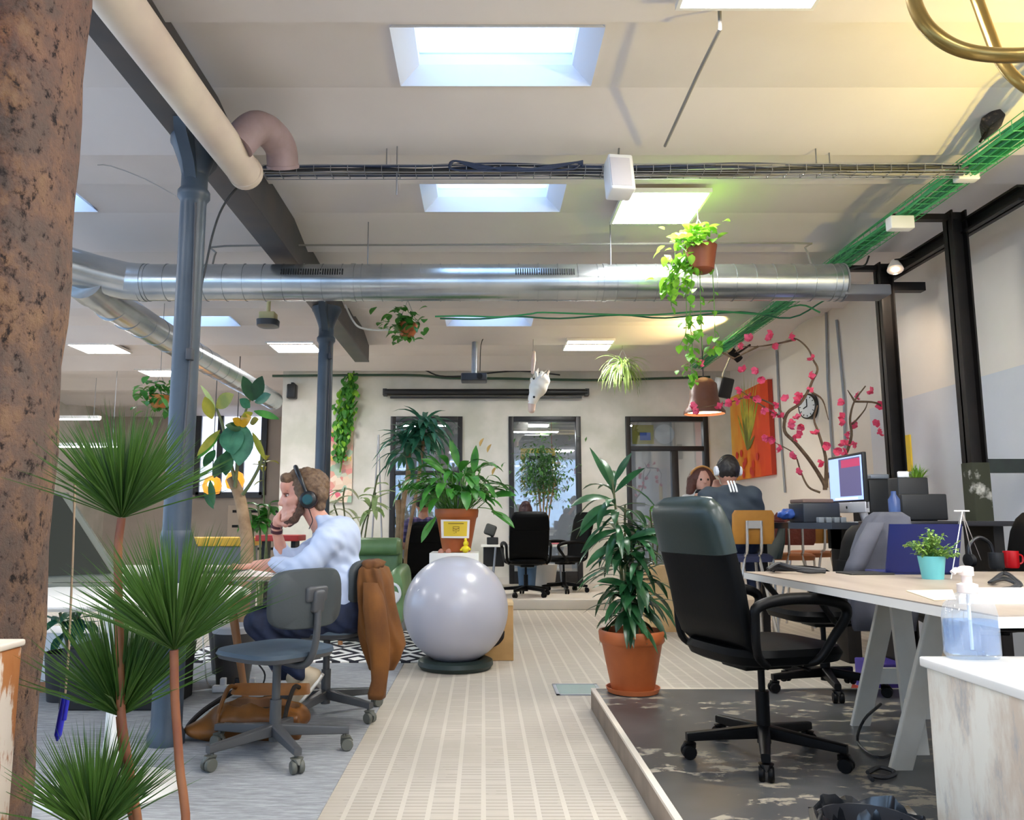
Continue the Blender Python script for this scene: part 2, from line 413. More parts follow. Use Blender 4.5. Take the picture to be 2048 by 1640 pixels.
# glazed openings of the back wall
gp = mat('window_glass', '#ffffff', .03); g = NG(gp); tr = g.new('BsdfTransparent'); tr.inputs[0].default_value = (.86, .9, .93, 1); gs = g.new('BsdfGlossy'); gs.inputs['Roughness'].default_value = .02
mx = g.new('MixShader'); mx.inputs[0].default_value = .16; g.l.new(tr.outputs[0], mx.inputs[1]); g.l.new(gs.outputs[0], mx.inputs[2]); g.l.new(mx.outputs[0], g.n['Material Output'].inputs[0])
def glazed(name, a, b, bars):
    mb = MB(); t = .075
    mb.box((a, YB-.03, .12), (a+t, YB+.1, WT), .006); mb.box((b-t, YB-.03, .12), (b, YB+.1, WT), .006); mb.box((a+t, YB-.03, WT-t), (b-t, YB+.1, WT), .006)
    for q in bars: mb.box(q[0], q[1], .004)
    o = struct(name, mb, _M['dark_frame'])
    mb = MB(); mb.box((a+t, YB+.04, .12), (b-t, YB+.046, WT-t)); mb.build('glass_pane', gp, o, world=False)
    return o
glazed('door_1', *W[0], [((W[0][0]+.07, YB-.02, 1.72), (W[0][1]-.07, YB+.08, 1.78)), ((W[0][0]+.07, YB-.02, .12), (W[0][1]-.07, YB+.08, .3))])
glazed('door_2', *W[1], [((W[1][0]+.07, YB-.02, .12), (W[1][1]-.07, YB+.08, .3))])
for k_, (lo_, hi_) in enumerate([((-8.12, y_, .8), (-8.1, y_+2.7, 3.15)) for y_ in (-3.5, .1, 3.2, 6.3)]+[((x_, -4.12, .8), (x_+2.4, -4.1, 3.15)) for x_ in (-7.5, -4.7, -1.8, 1.1)]):
    struct('window_%d' % (10+k_), MB().box(lo_, hi_), gp, smooth=False)  # panes of the added daylight windows in the left and front walls, out of view
o = glazed('door_3', *W[2], [((W[2][0]+.07, YB-.02, 2.08), (W[2][1]-.07, YB+.08, 2.15)), ((2.82, YB-.02, .12), (2.92, YB+.08, 2.08)), ((2.92, YB-.01, .12), (3.31, YB+.03, .7))])
mb = MB(); mb.tube([(2.8, YB-.06, 1.0), (2.8, YB-.06, 1.25)], .012); mb.tube([(2.8, YB-.06, 1.02), (2.8, YB, 1.02)], .01); mb.build('door_handle', mat('steel', '#b9bbbd', .3, .9), o, world=False)
# far windows behind the left area
mb = MB(); a, b = P(402, 805, 16.95), P(525, 990, 16.95)
for x0 in np.linspace(a.x, b.x, 4): mb.box((x0-.06, 16.88, b.z), (x0+.06, 16.98, a.z))
mb.box((a.x, 16.88, a.z-.08), (b.x, 16.98, a.z+.06)); mb.box((a.x, 16.88, b.z-.06), (b.x, 16.98, b.z+.06))
o = struct('window_9', mb, _M['dark_frame'], smooth=False)
mb = MB(); mb.box((a.x, 16.94, b.z), (b.x, 16.96, a.z)); mb.build('lit_pane', mat('daylit_pane', '#dbe6ff', .5, emit=.55), o, world=False)
mb = MB(); mb.box((-3.05, YB-.02, .0), (-1.4, YB, .1)); mb.box((-.315, YB-.02, .12), (.38, YB, .22)); mb.box((1.465, YB-.02, .12), (2.14, YB, .22)); struct('baseboard_back', mb, mat('base_paint', '#d5d0c6', .6), smooth=False)
# ---------------------------------------------------------------- ceiling lamps
mat('lamp_panel', '#ffffff', .5); pe = _M['lamp_panel']; NG(pe).b.inputs['Emission Color'].default_value = (1, .985, .96, 1); NG(pe).b.inputs['Emission Strength'].default_value = PANEL_E
mat('white_metal', '#e8e8e6', .4)
def ceiling_panel(x, y, label, s=.6):
    t = T('ceiling_light', label, 'ceiling light', (x, y, 3.24), 0, 'square ceiling panels')
    mb = MB(); h = s/2; q = h-.018
    mb.box((-h, -h, 0), (h, -q, .03)); mb.box((-h, q, 0), (h, h, .03)); mb.box((-h, -q, 0), (-q, q, .03)); mb.box((q, -q, 0), (h, q, .03)); mb.box((-q, -q, .012), (q, q, .03))
    for sx in (-1, 1): mb.cyl((sx*h*.7, 0, .03), (sx*h*.7, 0, .08), .006, n=6)
    mb.build('frame', _M['white_metal'], t, world=False, smooth=False)
    mb = MB(); mb.box((-q, -q, .004), (q, q, .012)); mb.build('diffuser', pe, t, world=False, smooth=False)
for px, py, lab in ((1317, 417, 'square white light panel on the ceiling above the trailing hanging plant'), (1176, 691, 'square white light panel on the far ceiling beside the projector pole'),
        (1537, -76, 'square white light panel cut by the top edge of the picture'), (590, 695, 'square white light panel beside the farther grey column'),
        (198, 697, 'square white light panel nearest the rusty pillar'), (325, 746, 'square white light panel partly behind the nearer dark column')):
    p = G(px, py, 3.245); ceiling_panel(p.x, p.y, lab)
for (x, y) in ((-1.6, 1.2), (1.2, .5), (3.1, 2.2), (3.1, .4), (-3.6, 2.2), (-5.4, 5.2), (2.6, -1.5), (-1, -2)): ceiling_panel(x, y, 'square white light panel out of view, added for brightness')  # extra panels out of view, put in to raise the room's brightness
def strip_light(a, b, lab):
    t = T('strip_light', lab, 'strip light', (a+b)/2, 0, 'hanging strip lights'); mb = MB(); mb.box((a.x, a.y-.05, a.z), (b.x, a.y+.05, a.z+.05)); mb.build('housing', _M['white_metal'], t)
    mb = MB(); mb.box((a.x+.02, a.y-.04, a.z-.012), (b.x-.02, a.y+.04, a.z)); mb.build('diffuser', pe, t)
    [MB().cyl((q, a.y, a.z+.05), (q, a.y, 3.3), .004, n=5).build('hanger', _M['steel'], t) for q in (a.x+.1, b.x-.1)]
strip_light(P(100, 838, 12.6), P(200, 838, 12.6), 'long strip light hanging far left, the upper of two'); strip_light(P(90, 893, 12), P(238, 893, 12), 'long strip light hanging far left, the lower of two')
for x0, zz, yy, lb in ((.75, 2.62, 14.2, 'middle window, the upper one'), (.8, 2.5, 13.2, 'middle window, the lower one'), (-1.1, 2.7, 14, 'left window'), (2.5, 2.7, 14, 'top of the right door')): strip_light(V((x0-.35, yy, zz)), V((x0+.45, yy, zz)), 'strip light in the next room seen through the '+lb)
# ================================================================ BEAM, COLUMNS, DUCTS, TRAYS
mat('column_paint', '#333f4c', .42, var=('#3f4b58', 5), bump=(9, .15)); mat('beam_paint', '#3a3d44', .5, var=('#4a4648', 4)); mat('black_steel', '#0f0c0b', .5, var=('#191412', 8), spec=.3)
mat('zinc', '#c4c9cc', .24, .9, var=('#a8afb4', 3)); mat('dark_slot', '#101113', .8); mat('cream_duct', '#d9cbb9', .55, var=('#c9b8ab', 3)); mat('mauve_duct', '#9c8688', .6, var=('#86706f', 6))
mat('wire', '#8f9196', .35, .8); mat('cable_black', '#1d1e22', .5); mat('cable_blue', '#25324e', .5); mat('cable_green', '#46ae6e', .45); mat('cable_grey', '#8d8a86', .5); mat('cable_white', '#e4e2de', .5)
mat('black_plastic', '#17181a', .45); mat('white_plastic', '#e9e9ea', .4); mat('brass', '#8a7038', .28, .75, var=('#8a7442', 14))
t = T('steel_beam', 'long dark steel beam running under the ceiling above the grey columns', 'beam', (-1.53, 4, 3.0))
mb = MB(); mb.box((-1.62, 1.2, 3.02), (-1.44, 9.9, 3.04), .004); mb.box((-1.54, 1.2, 3.04), (-1.52, 9.9, 3.28)); mb.build('lower_flange', _M['beam_paint'], t)
mb = MB(); mb.box((-1.46, 1.2, 3.04), (-1.445, 9.9, 3.33)); mb.build('side_plate', _M['beam_paint'], t)
mb = MB(); mb.box((-1.62, 1.2, 3.262), (-1.46, 9.9, 3.28)); mb.build('upper_flange', _M['beam_paint'], t)
def column(px, py, Y, r, label):
    p = P(px, py, Y); x = p.x; t = T('column', label, 'column', (x, Y, 0), 0, 'cast iron columns'); q = 3.02
    mb = MB(); mb.lathe([(r*1.02, 1.0), (r, 1.02), (r*.97, 2.66), (r*1.0, 2.68), (r*1.22, 2.7), (r*1.22, 2.73), (r, 2.75), (r, q-.2)], (x, Y, 0), 28); mb.build('shaft', _M['column_paint'], t)
    mb = MB(); mb.lathe([(r, q-.2), (r*1.1, q-.17), (r*1.35, q-.12), (r*1.75, q-.05), (r*1.95, q-.03), (r*1.95, q)], (x, Y, 0), 28)
    mb.build('capital', _M['column_paint'], t)
    for s in (-1, 1):
        mb = MB(); mb.poly([(x-.03, Y+s*r*.9, q-.24), (x-.03, Y+s*(r+.04), q-.16), (x-.03, Y+s*(r+.16), q-.06), (x-.03, Y+s*(r+.18), q), (x-.03, Y+s*r*.9, q)], (.06, 0, 0)); mb.build('bracket', _M['column_paint'], t)
    mb = MB(); mb.lathe([(r*1.3, 0), (r*1.3, .05), (r*1.08, .08), (r*1.06, .94), (r*1.12, .96), (r*1.1, .985), (r*1.02, 1.0)], (x, Y, 0), 28); mb.build('pedestal', _M['column_paint'], t)
    mb = MB(); a = P(px+14, 715, Y); mb.box((a.x-.016, Y-r-.03, a.z-.03), (a.x+.016, Y-r+.01, a.z+.03), .006); mb.build('junction_box', _M['beam_paint'], t)
    mb = MB(); mb.tube([(x+.5*r, Y-r*.9, 2.65), (a.x, Y-r-.004, a.z+.02), (x+.45*r, Y-r*.92, 1.2)], .006, 6, 6); mb.build('cable', _M['beam_paint'], t)
    return t
column(377, 600, 3.95, .066, 'thick dark blue grey iron column near the rusty pillar'); column(650, 760, 7.3, .07, 'slimmer grey iron column farther back beside the black wall speaker')
# cream duct beside the beam with a mauve elbow
t = T('air_duct', 'cream round duct along the beam with a mauve elbow at its end', 'duct', (-1.3, 3, 2.9))
mb = MB(); mb.tube([(-1.33, 2.0, 2.9), (-1.3, 3.4, 2.9), (-1.28, 4.1, 2.9)], .088, 28); mb.tube([(-1.28, 4.06, 2.9), (-1.28, 4.1, 2.9)], .093, 28); mb.build('pipe', _M['cream_duct'], t)
mb = MB(); mb.tube([(-1.24, 3.82, 2.93), (-1.2, 3.84, 3.0), (-1.17, 3.9, 3.06), (-1.13, 4.0, 3.08), (-1.1, 4.1, 3.05), (-1.1, 4.16, 2.98)], [.085]*6, 20, 5); mb.build('elbow', _M['mauve_duct'], t)
mb = MB(); mb.tube([(-1.1, 4.16, 2.98), (-1.1, 4.17, 2.965)], [.088, .088], 20); mb.build('collar', _M['mauve_duct'], t)
# galvanised duct across the room
t = T('ventilation_duct', 'large shiny galvanised round duct crossing the whole room', 'duct', (0, 5.9, 2.84))
D = .139
mb = MB(); mb.tube([(-2.62, 5.9, 2.84), (2.72, 5.9, 2.84)], D, 40); mb.build('pipe', _M['zinc'], t, ang=30)
mb = MB()
for x in np.arange(-2.55, 2.7, .148): mb.tube([(x, 5.9, 2.84), (x+.007, 5.9, 2.84)], D+.0045, 40)
for x in (-2.6, -1.0, .9, 2.68): mb.tube([(x, 5.9, 2.84), (x+.03, 5.9, 2.84)], D+.006, 40)
o = mb.build('seam_rings', _M['zinc'], t, ang=30); o['kind'] = 'stuff'
mb = MB(); mb.tube([(-2.6, 5.9, 2.84), (-2.72, 5.89, 2.85), (-2.9, 5.78, 2.87), (-3.1, 5.62, 2.9), (-3.4, 5.35, 2.95)], D+.004, 32); mb.build('bend', _M['zinc'], t, ang=20)
for (a, b) in ((563, 685), (1032, 1148)):
    p0, p1 = P(a, 555, 5.78), P(b, 555, 5.78); mb = MB(); cz = 2.885
    for i in range(26):
        x = p0.x+(p1.x-p0.x)*i/25; mb.cbox((x, 5.9-math.sqrt((D+.001)**2-.045**2), cz), (.0085, .006, .05), (R(-19), 0, 0))
    mb.build('slot_grille', _M['dark_slot'], t, smooth=False)['label'] = 'black slotted air grille'
mb = MB(); mb.tube([(2.72, 5.9, 2.84), (2.73, 5.9, 2.84)], D+.008, 32); mb.box((2.7, 5.8, 2.72), (3.05, 6.0, 2.8), .01); mb.build('end_cap', mat('grey_box', '#77777c', .5), t)
t = T('branch_duct', 'pale galvanised duct running away from the bend towards the far left room', 'duct', (-2.98, 8, 2.72))
mb = MB(); mb.tube([(-2.96, 5.75, 2.80), (-2.96, 6.1, 2.76), (-2.98, 7, 2.75), (-3.02, 11.4, 2.75)], .13, 32); mb.build('pipe', _M['zinc'], t, ang=30)
mb = MB()
for y in np.arange(6.2, 11.4, .3): mb.tube([(-2.97-.01*(y-6), y, 2.75), (-2.97-.01*(y-6), y+.015, 2.75)], .133, 32)
mb.build('seam_rings', _M['zinc'], t, ang=30)['kind'] = 'stuff'
mb = MB(); mb.tube([(-2.96, 5.72, 2.81), (-2.96, 5.9, 2.79)], .15, 32); mb.build('collar', _M['zinc'], t)
# hanger rods of the ducts
for px, y0, y1, Y in ((735, 440, 535, 5.9), (1222, 400, 538, 5.9), (773, 195, 345, 4.52), (793, 275, 390, 4.5), (1633, 195, 330, 4.52), (1660, 195, 335, 4.56)):
    p = P(px, y1, Y); one('hanger_rod', MB().cyl((p.x, Y, p.z), (p.x, Y, 3.34), .004, n=6), _M['wire'], 'thin metal rod hanging from the ceiling at the %s' % {735: 'duct, left of the two grilles', 1222: 'duct, right of the right grille', 773: 'cable tray, longer of a pair', 793: 'cable tray, the free ended one', 1633: 'yellow lit tray, left one', 1660: 'yellow lit tray, right one'}[px], 'rod')
# cable trays
def tray(name, label, a, b, wd, mats, ncab, seedv, rr=.008, dep=.045, step=.1, sag=.012):
    a, b = V(a), V(b); t = T(name, label, 'cable tray', (a+b)/2); d = (b-a); L = d.length; d.normalize(); sx = d.cross(V((0, 0, 1))).normalized(); u = V((0, 0, 1)); h = wd/2
    mb = MB()
    for q in (-h, -h/3, h/3, h): mb.tube([a+sx*q, b+sx*q], .0028, 5)
    for q in (-h, h): mb.tube([a+sx*q+u*dep, b+sx*q+u*dep], .0028, 5)
    for i in range(int(L/step)+1):
        p = a+d*min(i*step, L); mb.tube([p-sx*h+u*dep, p-sx*h, p+sx*h, p+sx*h+u*dep], .0025, 5)
    mb.build('wire_basket', _M['wire'] if name == 'cable_tray' else mats[-1], t)
    rn = random.Random(seedv)
    for c in range(ncab):
        q0 = rn.uniform(-h*.8, h*.8); z0 = rn.uniform(.008, dep*.9); pts = []; n = max(4, int(L/.45))
        for i in range(n+1): pts.append(a+d*(L*i/n)+sx*(q0+rn.uniform(-h*.3, h*.3))+u*(z0+rn.uniform(-sag, sag*1.6)))
        MB().tube(pts, rr*rn.uniform(.6, 1.2), 6, 3).build('cable', rn.choice(mats), t)
    return t
tray('cable_tray', 'wire cable tray crossing under the ceiling below the near skylight', (-1.3, 4.52, 3.075), (2.86, 4.52, 3.085), .1, [_M['cable_black'], _M['cable_blue'], _M['cable_black'], _M['cable_grey']], 9, 3)
tray('green_cable_tray', 'wire tray full of green cables along the right side under the ceiling', (2.88, 2.9, 3.09), (2.95, 10.9, 3.12), .17, [_M['cable_green'], _M['cable_green'], mat('cable_teal', '#2f7f5c', .5), _M['cable_green']], 16, 5, .011, .06)
mb = MB(); rn = random.Random(2)
for k in range(4):
    z = 3.115+.006*k; mb.tube([P(900, 325+3*k, 4.46), P(912, 322, 4.46), P(960, 330+3*k, 4.47), P(1010, 340-2*k, 4.46), P(1060, 338, 4.46), P(1110, 330+2*k, 4.47), P(1150, 325, 4.46), P(1166, 322+3*k, 4.46)], .006, 6, 4)
mb.tube([P(900, 325, 4.46), P(903, 338, 4.46), P(960, 342, 4.47), P(1130, 340, 4.46), P(1160, 330, 4.46)], .006, 6, 4)
one('cable_coil', mb, _M['cable_blue'], 'dark blue coil of spare cable tied on the cable tray', 'cable')
def cable(label, pts, r, m, sm=4, name='cable'): return one(name, MB().tube(pts, r, 6, sm), m, label, 'cable')
def pxs(lst, Y): return [P(x, y, Y) for x, y in lst]
cable('black cable drooping from the tray end down along the near column', pxs([(520, 348), (478, 372), (445, 415), (425, 470), (410, 540), (398, 590)], 4.2), .006, _M['cable_black'])
cable('upper green cable sagging across the ceiling behind the galvanised duct', pxs([(870, 633), (930, 632), (1000, 634), (1060, 628), (1085, 625), (1180, 628), (1300, 630), (1420, 622), (1530, 628), (1600, 610), (1640, 625)], 7.8), .009, _M['cable_green'])
cable('lower green cable sagging across the ceiling behind the galvanised duct', pxs([(880, 637), (960, 638), (1030, 633), (1120, 637), (1240, 630), (1330, 636), (1480, 624), (1580, 636), (1650, 600)], 7.85), .009, _M['cable_teal'])
cable('dark green cable running along the top of the back wall', pxs([(545, 752), (640, 751), (760, 750), (840, 751), (900, 756), (1000, 757), (1100, 759), (1200, 760), (1320, 757), (1420, 754)], 11.86), .02, mat('cable_dgreen', '#36513f', .6))
cable('thin black cable dipping along the back wall beside the projector', pxs([(850, 740), (880, 752), (930, 752), (960, 748), (1040, 742), (1120, 750)], 11.75), .012, _M['cable_black'])
cable('thin grey conduit pipe across the ceiling behind the hanging pothos', [P(425, 530, 5.95), P(432, 505, 6.0), P(450, 492, 6.02), P(800, 490, 6.02), P(1200, 488, 6.02), P(1590, 486, 6.02), P(1610, 495, 6.0), P(1622, 528, 5.95)], .008, _M['cable_grey'], 3)
cable('thin grey conduit slanting over the ceiling from the near light panel to the tray', [G(1441, 57, 3.2)+V((0, 0, .14)), G(1440, 58, 3.2), G(1395, 150, 3.2), G(1330, 292, 3.2)], .009, _M['cable_grey'], 0)
cable('loose black cable dangling from the green tray beside the duct end', pxs([(1688, 560), (1692, 545), (1710, 535), (1730, 530), (1738, 512)], 6.0), .007, _M['cable_black'])
cable('white cable bending down from the beam end to the small hanging plant', pxs([(690, 610), (705, 640), (720, 655), (750, 660), (780, 660)], 7.4), .01, _M['cable_white'])
cable('thin wire between the small ceiling bracket and the near column', pxs([(195, 330), (222, 332), (290, 358), (352, 392)], 3.9), .003, _M['cable_grey'], 2)
# small fittings on trays
def box_thing(name, label, cat, px, py, Y, size, m, rot=None, bev=.008, group=None):
    return one(name, MB().cbox(P(px, py, Y), size, rot, bev), m, label, cat, group)
t = T('speaker_box', 'white box loudspeaker fixed at the cable tray above the light panel', 'speaker', P(1238, 355, 4.42))
mb = MB(); p = P(1238, 355, 4.42); mb.cbox(p, (.145, .13, .235), (R(-12), 0, R(8)), .012); mb.build('body', _M['white_plastic'], t)
mb = MB(); mb.cbox(p+V((.0, -.064, .008)), (.12, .01, .19), (R(-12), 0, R(8)), .004); mb.build('grille', mat('speaker_cloth', '#c9c6cc', .8), t)
MB().cyl(p+V((0, .03, .1)), P(1238, 296, 4.52), .006, n=6).build('bracket', _M['wire'], t)
box_thing('emergency_lamp', 'white emergency lamp box under the green tray, nearer one', 'lamp', 1932, 348, 4.6, (.13, .07, .09), _M['white_plastic']); box_thing('emergency_lamp', 'white emergency lamp box under the green tray beside the black post', 'lamp', 1800, 447, 5.2, (.16, .08, .09), _M['white_plastic'])
t = T('stage_light', 'dark patterned box lamp tilted on top of the green tray', 'lamp', P(1985, 245, 4.3)); mb = MB(); p = P(1982, 248, 4.3); mb.cbox(p, (.1, .24, .07), (R(6), R(-32), R(-30)), .01); mb.build('housing', mat('speckled_black', '#221a16', .6, var=('#6b5a4a', 40, .55, .7)), t)
mb = MB(); mb.cyl(p, p+V((-.06, .02, -.1)), .008, n=6); mb.build('bracket', _M['black_steel'], t)
# steel frame on the right
t = T('steel_frame', 'black steel posts and rail standing before the right wall', 'frame', (3.3, 5.8, 0)); X0 = 3.3
pa, pb = PX(1908, 425, X0), PX(1765, 528, X0)
for p in (pa, pb):
    mb = MB(); h = .055; mb.box((X0-h, p.y-.008, 0), (X0+h, p.y+.008, p.z)); mb.box((X0-h, p.y-h, 0), (X0-h+.012, p.y+h, p.z)); mb.box((X0+h-.012, p.y-h, 0), (X0+h, p.y+h, p.z)); mb.build('post', _M['black_steel'], t, smooth=False)
ra, rb = PX(2025, 380, X0), PX(1775, 543, X0)
zr = (ra.z+rb.z)/2
mb = MB(); mb.box((X0+.03, ra.y, zr-.05), (X0+.12, rb.y+.2, zr-.035)); mb.box((X0+.07, ra.y, zr-.05), (X0+.085, rb.y+.2, zr+.05)); mb.box((X0+.03, ra.y, zr+.035), (X0+.12, rb.y+.2, zr+.05)); mb.build('rail', _M['black_steel'], t, smooth=False)
mb = MB(); q = P(1800, 575, pb.y); mb.box((X0+.05, pb.y-.04, q.z-.035), (X0+.32, pb.y+.04, q.z+.035)); mb.build('stub_arm', _M['black_steel'], t, smooth=False)
mb = MB(); q = P(1990, 932, pa.y); mb.box((X0+.05, pa.y-.04, q.z-.045), (XR, pa.y+.04, q.z+.045)); mb.build('lower_arm', mat('mossy_steel', '#26312a', .6, var=('#1c201e', 9)), t, smooth=False)
mb = MB(); mb.box((X0-.06, pa.y-.06, .1), (X0+.06, pa.y+.06, q.z+.02), .004); mb.build('post_foot', mat('peeling_moss', '#2f3120', .8, var=('#b9b6ad', 9, .56, .66)), t)
for p, z0 in ((pa, -.02), (pb, -.02)): MB().box((2.86, p.y-.03, p.z+z0-.04), (X0, p.y+.03, p.z+z0)).build('bracket', _M['black_steel'], t, smooth=False)
t = T('clamp_spotlight', 'small white spotlight clipped below the black rail', 'spotlight', P(1790, 535, 6.1)); p = P(1790, 532, 6.0)
mb = MB(); mb.lathe([(.012, .1), (.03, .08), (.055, .02), (.06, 0), (.05, .0)], p-V((0, 0, .03)), 16, (.2, .4, 1)); mb.build('shade', mat('white_shade', '#f2e6da', .4), t); MB().sph(p-V((.0, .0, .02)), .03, 12, 8).build('bulb', mat('warm_bulb', '#ffe2c0', .4, emit=6), t)
MB().cyl(p+V((0, 0, .05)), V((X0+.05, 6.0, zr)), .007, n=6).build('clip', _M['black_steel'], t)
def pipe_wall(pxl, label):
    pts = [PX(x, y, XR-.02) for x, y in pxl]; one('conduit_pipe', MB().tube(pts, .014, 8), mat('pipe_grey', '#8f9296', .45), label, 'pipe')
pipe_wall([(1652, 625), (1655, 760), (1668, 960)], 'dark grey conduit pipe on the right wall behind the wall clock'); pipe_wall([(1673, 640), (1688, 800), (1690, 900)], 'thin pale conduit pipe on the right wall left of the black post'); pipe_wall([(1553, 700), (1560, 860), (1570, 985)], 'thin conduit pipe on the right wall beside the orange painting')
# brass tube lamp at the top right
t = T('brass_chandelier', 'brass tube ring lamp hanging in the top right corner', 'chandelier', P(2048, 60, 2.5))
c1 = [P(1822, -30, 2.5), P(1832, 15, 2.5), P(1858, 58, 2.48), P(1905, 92, 2.46), P(1965, 108, 2.44), P(2050, 110, 2.43), P(2140, 96, 2.45)]
mb = MB(); mb.tube(c1, .024, 14, 6); mb.build('front_tube', _M['brass'], t)
c2 = [P(1940, -40, 2.75), P(1958, 10, 2.75), P(1978, 65, 2.73), P(2000, 118, 2.7), P(2040, 165, 2.66), P(2110, 205, 2.62)]
mb = MB(); mb.tube(c2, .021, 14, 6); mb.build('rear_tube', _M['brass'], t)
hub = P(2150, 150, 2.55); mb = MB(); mb.sph(hub, .06); mb.tube([c1[-1], hub], .02, 10); mb.tube([c2[-1], hub], .02, 10); mb.tube([hub, V((hub.x, hub.y, 3.3))], .012, 10); mb.build('hub', _M['brass'], t)
def spot(loc, to, e, col, ang=60, blend=.15, r=.04, parent=None):
    l = bpy.data.lights.new('lamp_light', 'SPOT'); l.energy = e; l.color = col; l.spot_size = R(ang); l.spot_blend = blend; l.shadow_soft_size = r
    o = bpy.data.objects.new('lamp_light', l); S.collection.objects.link(o); o.location = loc; o.rotation_euler = (V(to)-V(loc)).to_track_quat('-Z', 'Y').to_euler(); return o
spot(p+V((.02, .03, -.06)), (XR, 7.6, 1.75), 16, (1, .82, .62), 85, .9)
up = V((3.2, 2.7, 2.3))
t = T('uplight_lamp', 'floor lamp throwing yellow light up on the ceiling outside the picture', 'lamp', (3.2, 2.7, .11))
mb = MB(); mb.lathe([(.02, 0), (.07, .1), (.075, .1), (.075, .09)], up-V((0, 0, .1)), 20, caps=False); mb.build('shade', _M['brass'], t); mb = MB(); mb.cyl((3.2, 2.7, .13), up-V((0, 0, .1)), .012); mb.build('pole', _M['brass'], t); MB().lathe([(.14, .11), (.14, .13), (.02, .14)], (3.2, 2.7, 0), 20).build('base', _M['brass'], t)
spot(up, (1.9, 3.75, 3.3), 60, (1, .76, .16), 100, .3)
# ================================================================ CHAIRS
mat('chair_black', '#060708', .5, bump=(60, .15, .002), spec=.1); mat('chair_leather', '#26322f', .32, spec=.4, bump=(70, .12, .002)); mat('chair_blackplastic', '#060607', .42, spec=.15)
mat('chair_grey', '#3a4042', .6, bump=(90, .2, .002)); mat('seat_blue', '#43525f', .6, bump=(90, .2, .002)); mat('chair_greyplastic', '#48494b', .45); mat('castor_grey', '#5a5b53', .5)
def star_base(t, r, m, mw, hz=.1, a0=0):
    for k in range(5):
        a = a0+2*PI*k/5; d = V((math.cos(a), math.sin(a), 0)); n = V((-d.y, d.x, 0))
        mb = MB(); mb.loft([(d*.02+V((0, 0, hz)), n*.026, V((0, 0, .026)), 5), (d*(r*.6)+V((0, 0, hz-.012)), n*.021, V((0, 0, .02)), 5), (d*(r+.02)+V((0, 0, hz-.022)), n*.017, V((0, 0, .016)), 5)], 12)
        arm = mb.build('base_arm', m, t, world=False)
        mb = MB(); c = d*r+V((0, 0, .028)); mb.cyl(c+V((0, 0, .02)), c+V((0, 0, .055)), .008, n=8)
        for s in (-1, 1): mb.lathe([(.005, -.011), (.024, -.011), (.028, -.006), (.028, .006), (.024, .011), (.005, .011)], c+n*.016*s+d*.012, 16, tuple(n))
        mb.loft([(c+d*.012+V((0, 0, .012)), n*.006, d*.03, 2), (c+d*.006+V((0, 0, .034)), n*.028, d*.022, 3), (c+V((0, 0, .036)), n*.01, d*.012, 2)], 14); mb.build('castor', mw, t, world=False)
def exec_chair(loc, rz, label, group=None, arms=True, seat=.45, bh=1.02, a0=0, hm='chair_black'):
    t = T('office_chair', label, 'chair', loc, rz, group); K = _M['chair_blackplastic']
    star_base(t, .29, K, K, .105, a0)
    mb = MB(); mb.cyl((0, 0, .06), (0, 0, .26), .027, n=16); mb.cyl((0, 0, .26), (0, 0, seat-.06), .014, n=12); mb.build('gas_lift', K, t, world=False)
    mb = MB(); mb.cbox((-.02, 0, seat-.075), (.22, .17, .04), None, .01); mb.tube([(.06, -.08, seat-.07), (.06, -.22, seat-.075)], .006); mb.build('mechanism', K, t, world=False)
    mb = MB(); mb.loft([((.0, 0, seat-.062), (.21, 0, 0), (0, .20, 0), 4), ((.01, 0, seat-.05), (.245, 0, 0), (0, .235, 0), 4), ((.01, 0, seat-.02), (.258, 0, 0), (0, .248, 0), 4), ((.01, 0, seat+.005), (.245, 0, 0), (0, .235, 0), 4), ((0, 0, seat+.012), (.16, 0, 0), (0, .15, 0), 3)], 32); mb.build('seat', _M['chair_black'], t, world=False)
    def st(x, z, w, th, tx): n = V((math.cos(tx), 0, math.sin(tx))); return ((x, 0, z), V((0, w, 0)), n*th, 4)
    H = bh; pr = [(-.08, seat-.055, .17, .028, -1.2), (-.15, seat-.04, .215, .035, -.9), (-.2, seat+.02, .235, .04, -.4), (-.225, seat+.12, .243, .042, .1), (-.248, seat+.25, .247, .042, .12), (-.28, H-.2, .245, .044, .16)]
    mb = MB(); mb.loft([st(*q) for q in pr], 32); mb.build('backrest', _M['chair_black'], t, world=False)
    pr = [(-.276, H-.215, .22, .03, .16), (-.28, H-.205, .247, .05, .16), (-.303, H-.1, .24, .054, .22), (-.324, H-.04, .226, .05, .4), (-.338, H-.01, .20, .038, .6), (-.344, H, .15, .018, .9)]
    mb = MB(); mb.loft([st(*q) for q in pr], 32); ho = mb.build('headrest', _M[hm], t, world=False)
    if hm != 'chair_black': ho['label'] = 'glossy dark headrest pad'
    if arms:
        for s in (-1, 1):
            y = s*.265; z = seat
            mb = MB(); pts = [(-.14, y*.9, z-.05), (-.2, y, z+.0), (-.21, y*1.03, z+.12), (-.2, y*1.04, z+.17), (-.1, y*1.05, z+.195), (.05, y*1.05, z+.195), (.17, y*1.04, z+.175), (.2, y*1.02, z+.13), (.14, y, z+.05), (.08, y*.95, z-.03), (.04, y*.8, z-.055)]
            mb.tube(pts, [.014, .016, .017, .02, .022, .022, .022, .02, .017, .016, .013], 10, 5); mb.build('armrest', K, t, world=False)
    return t
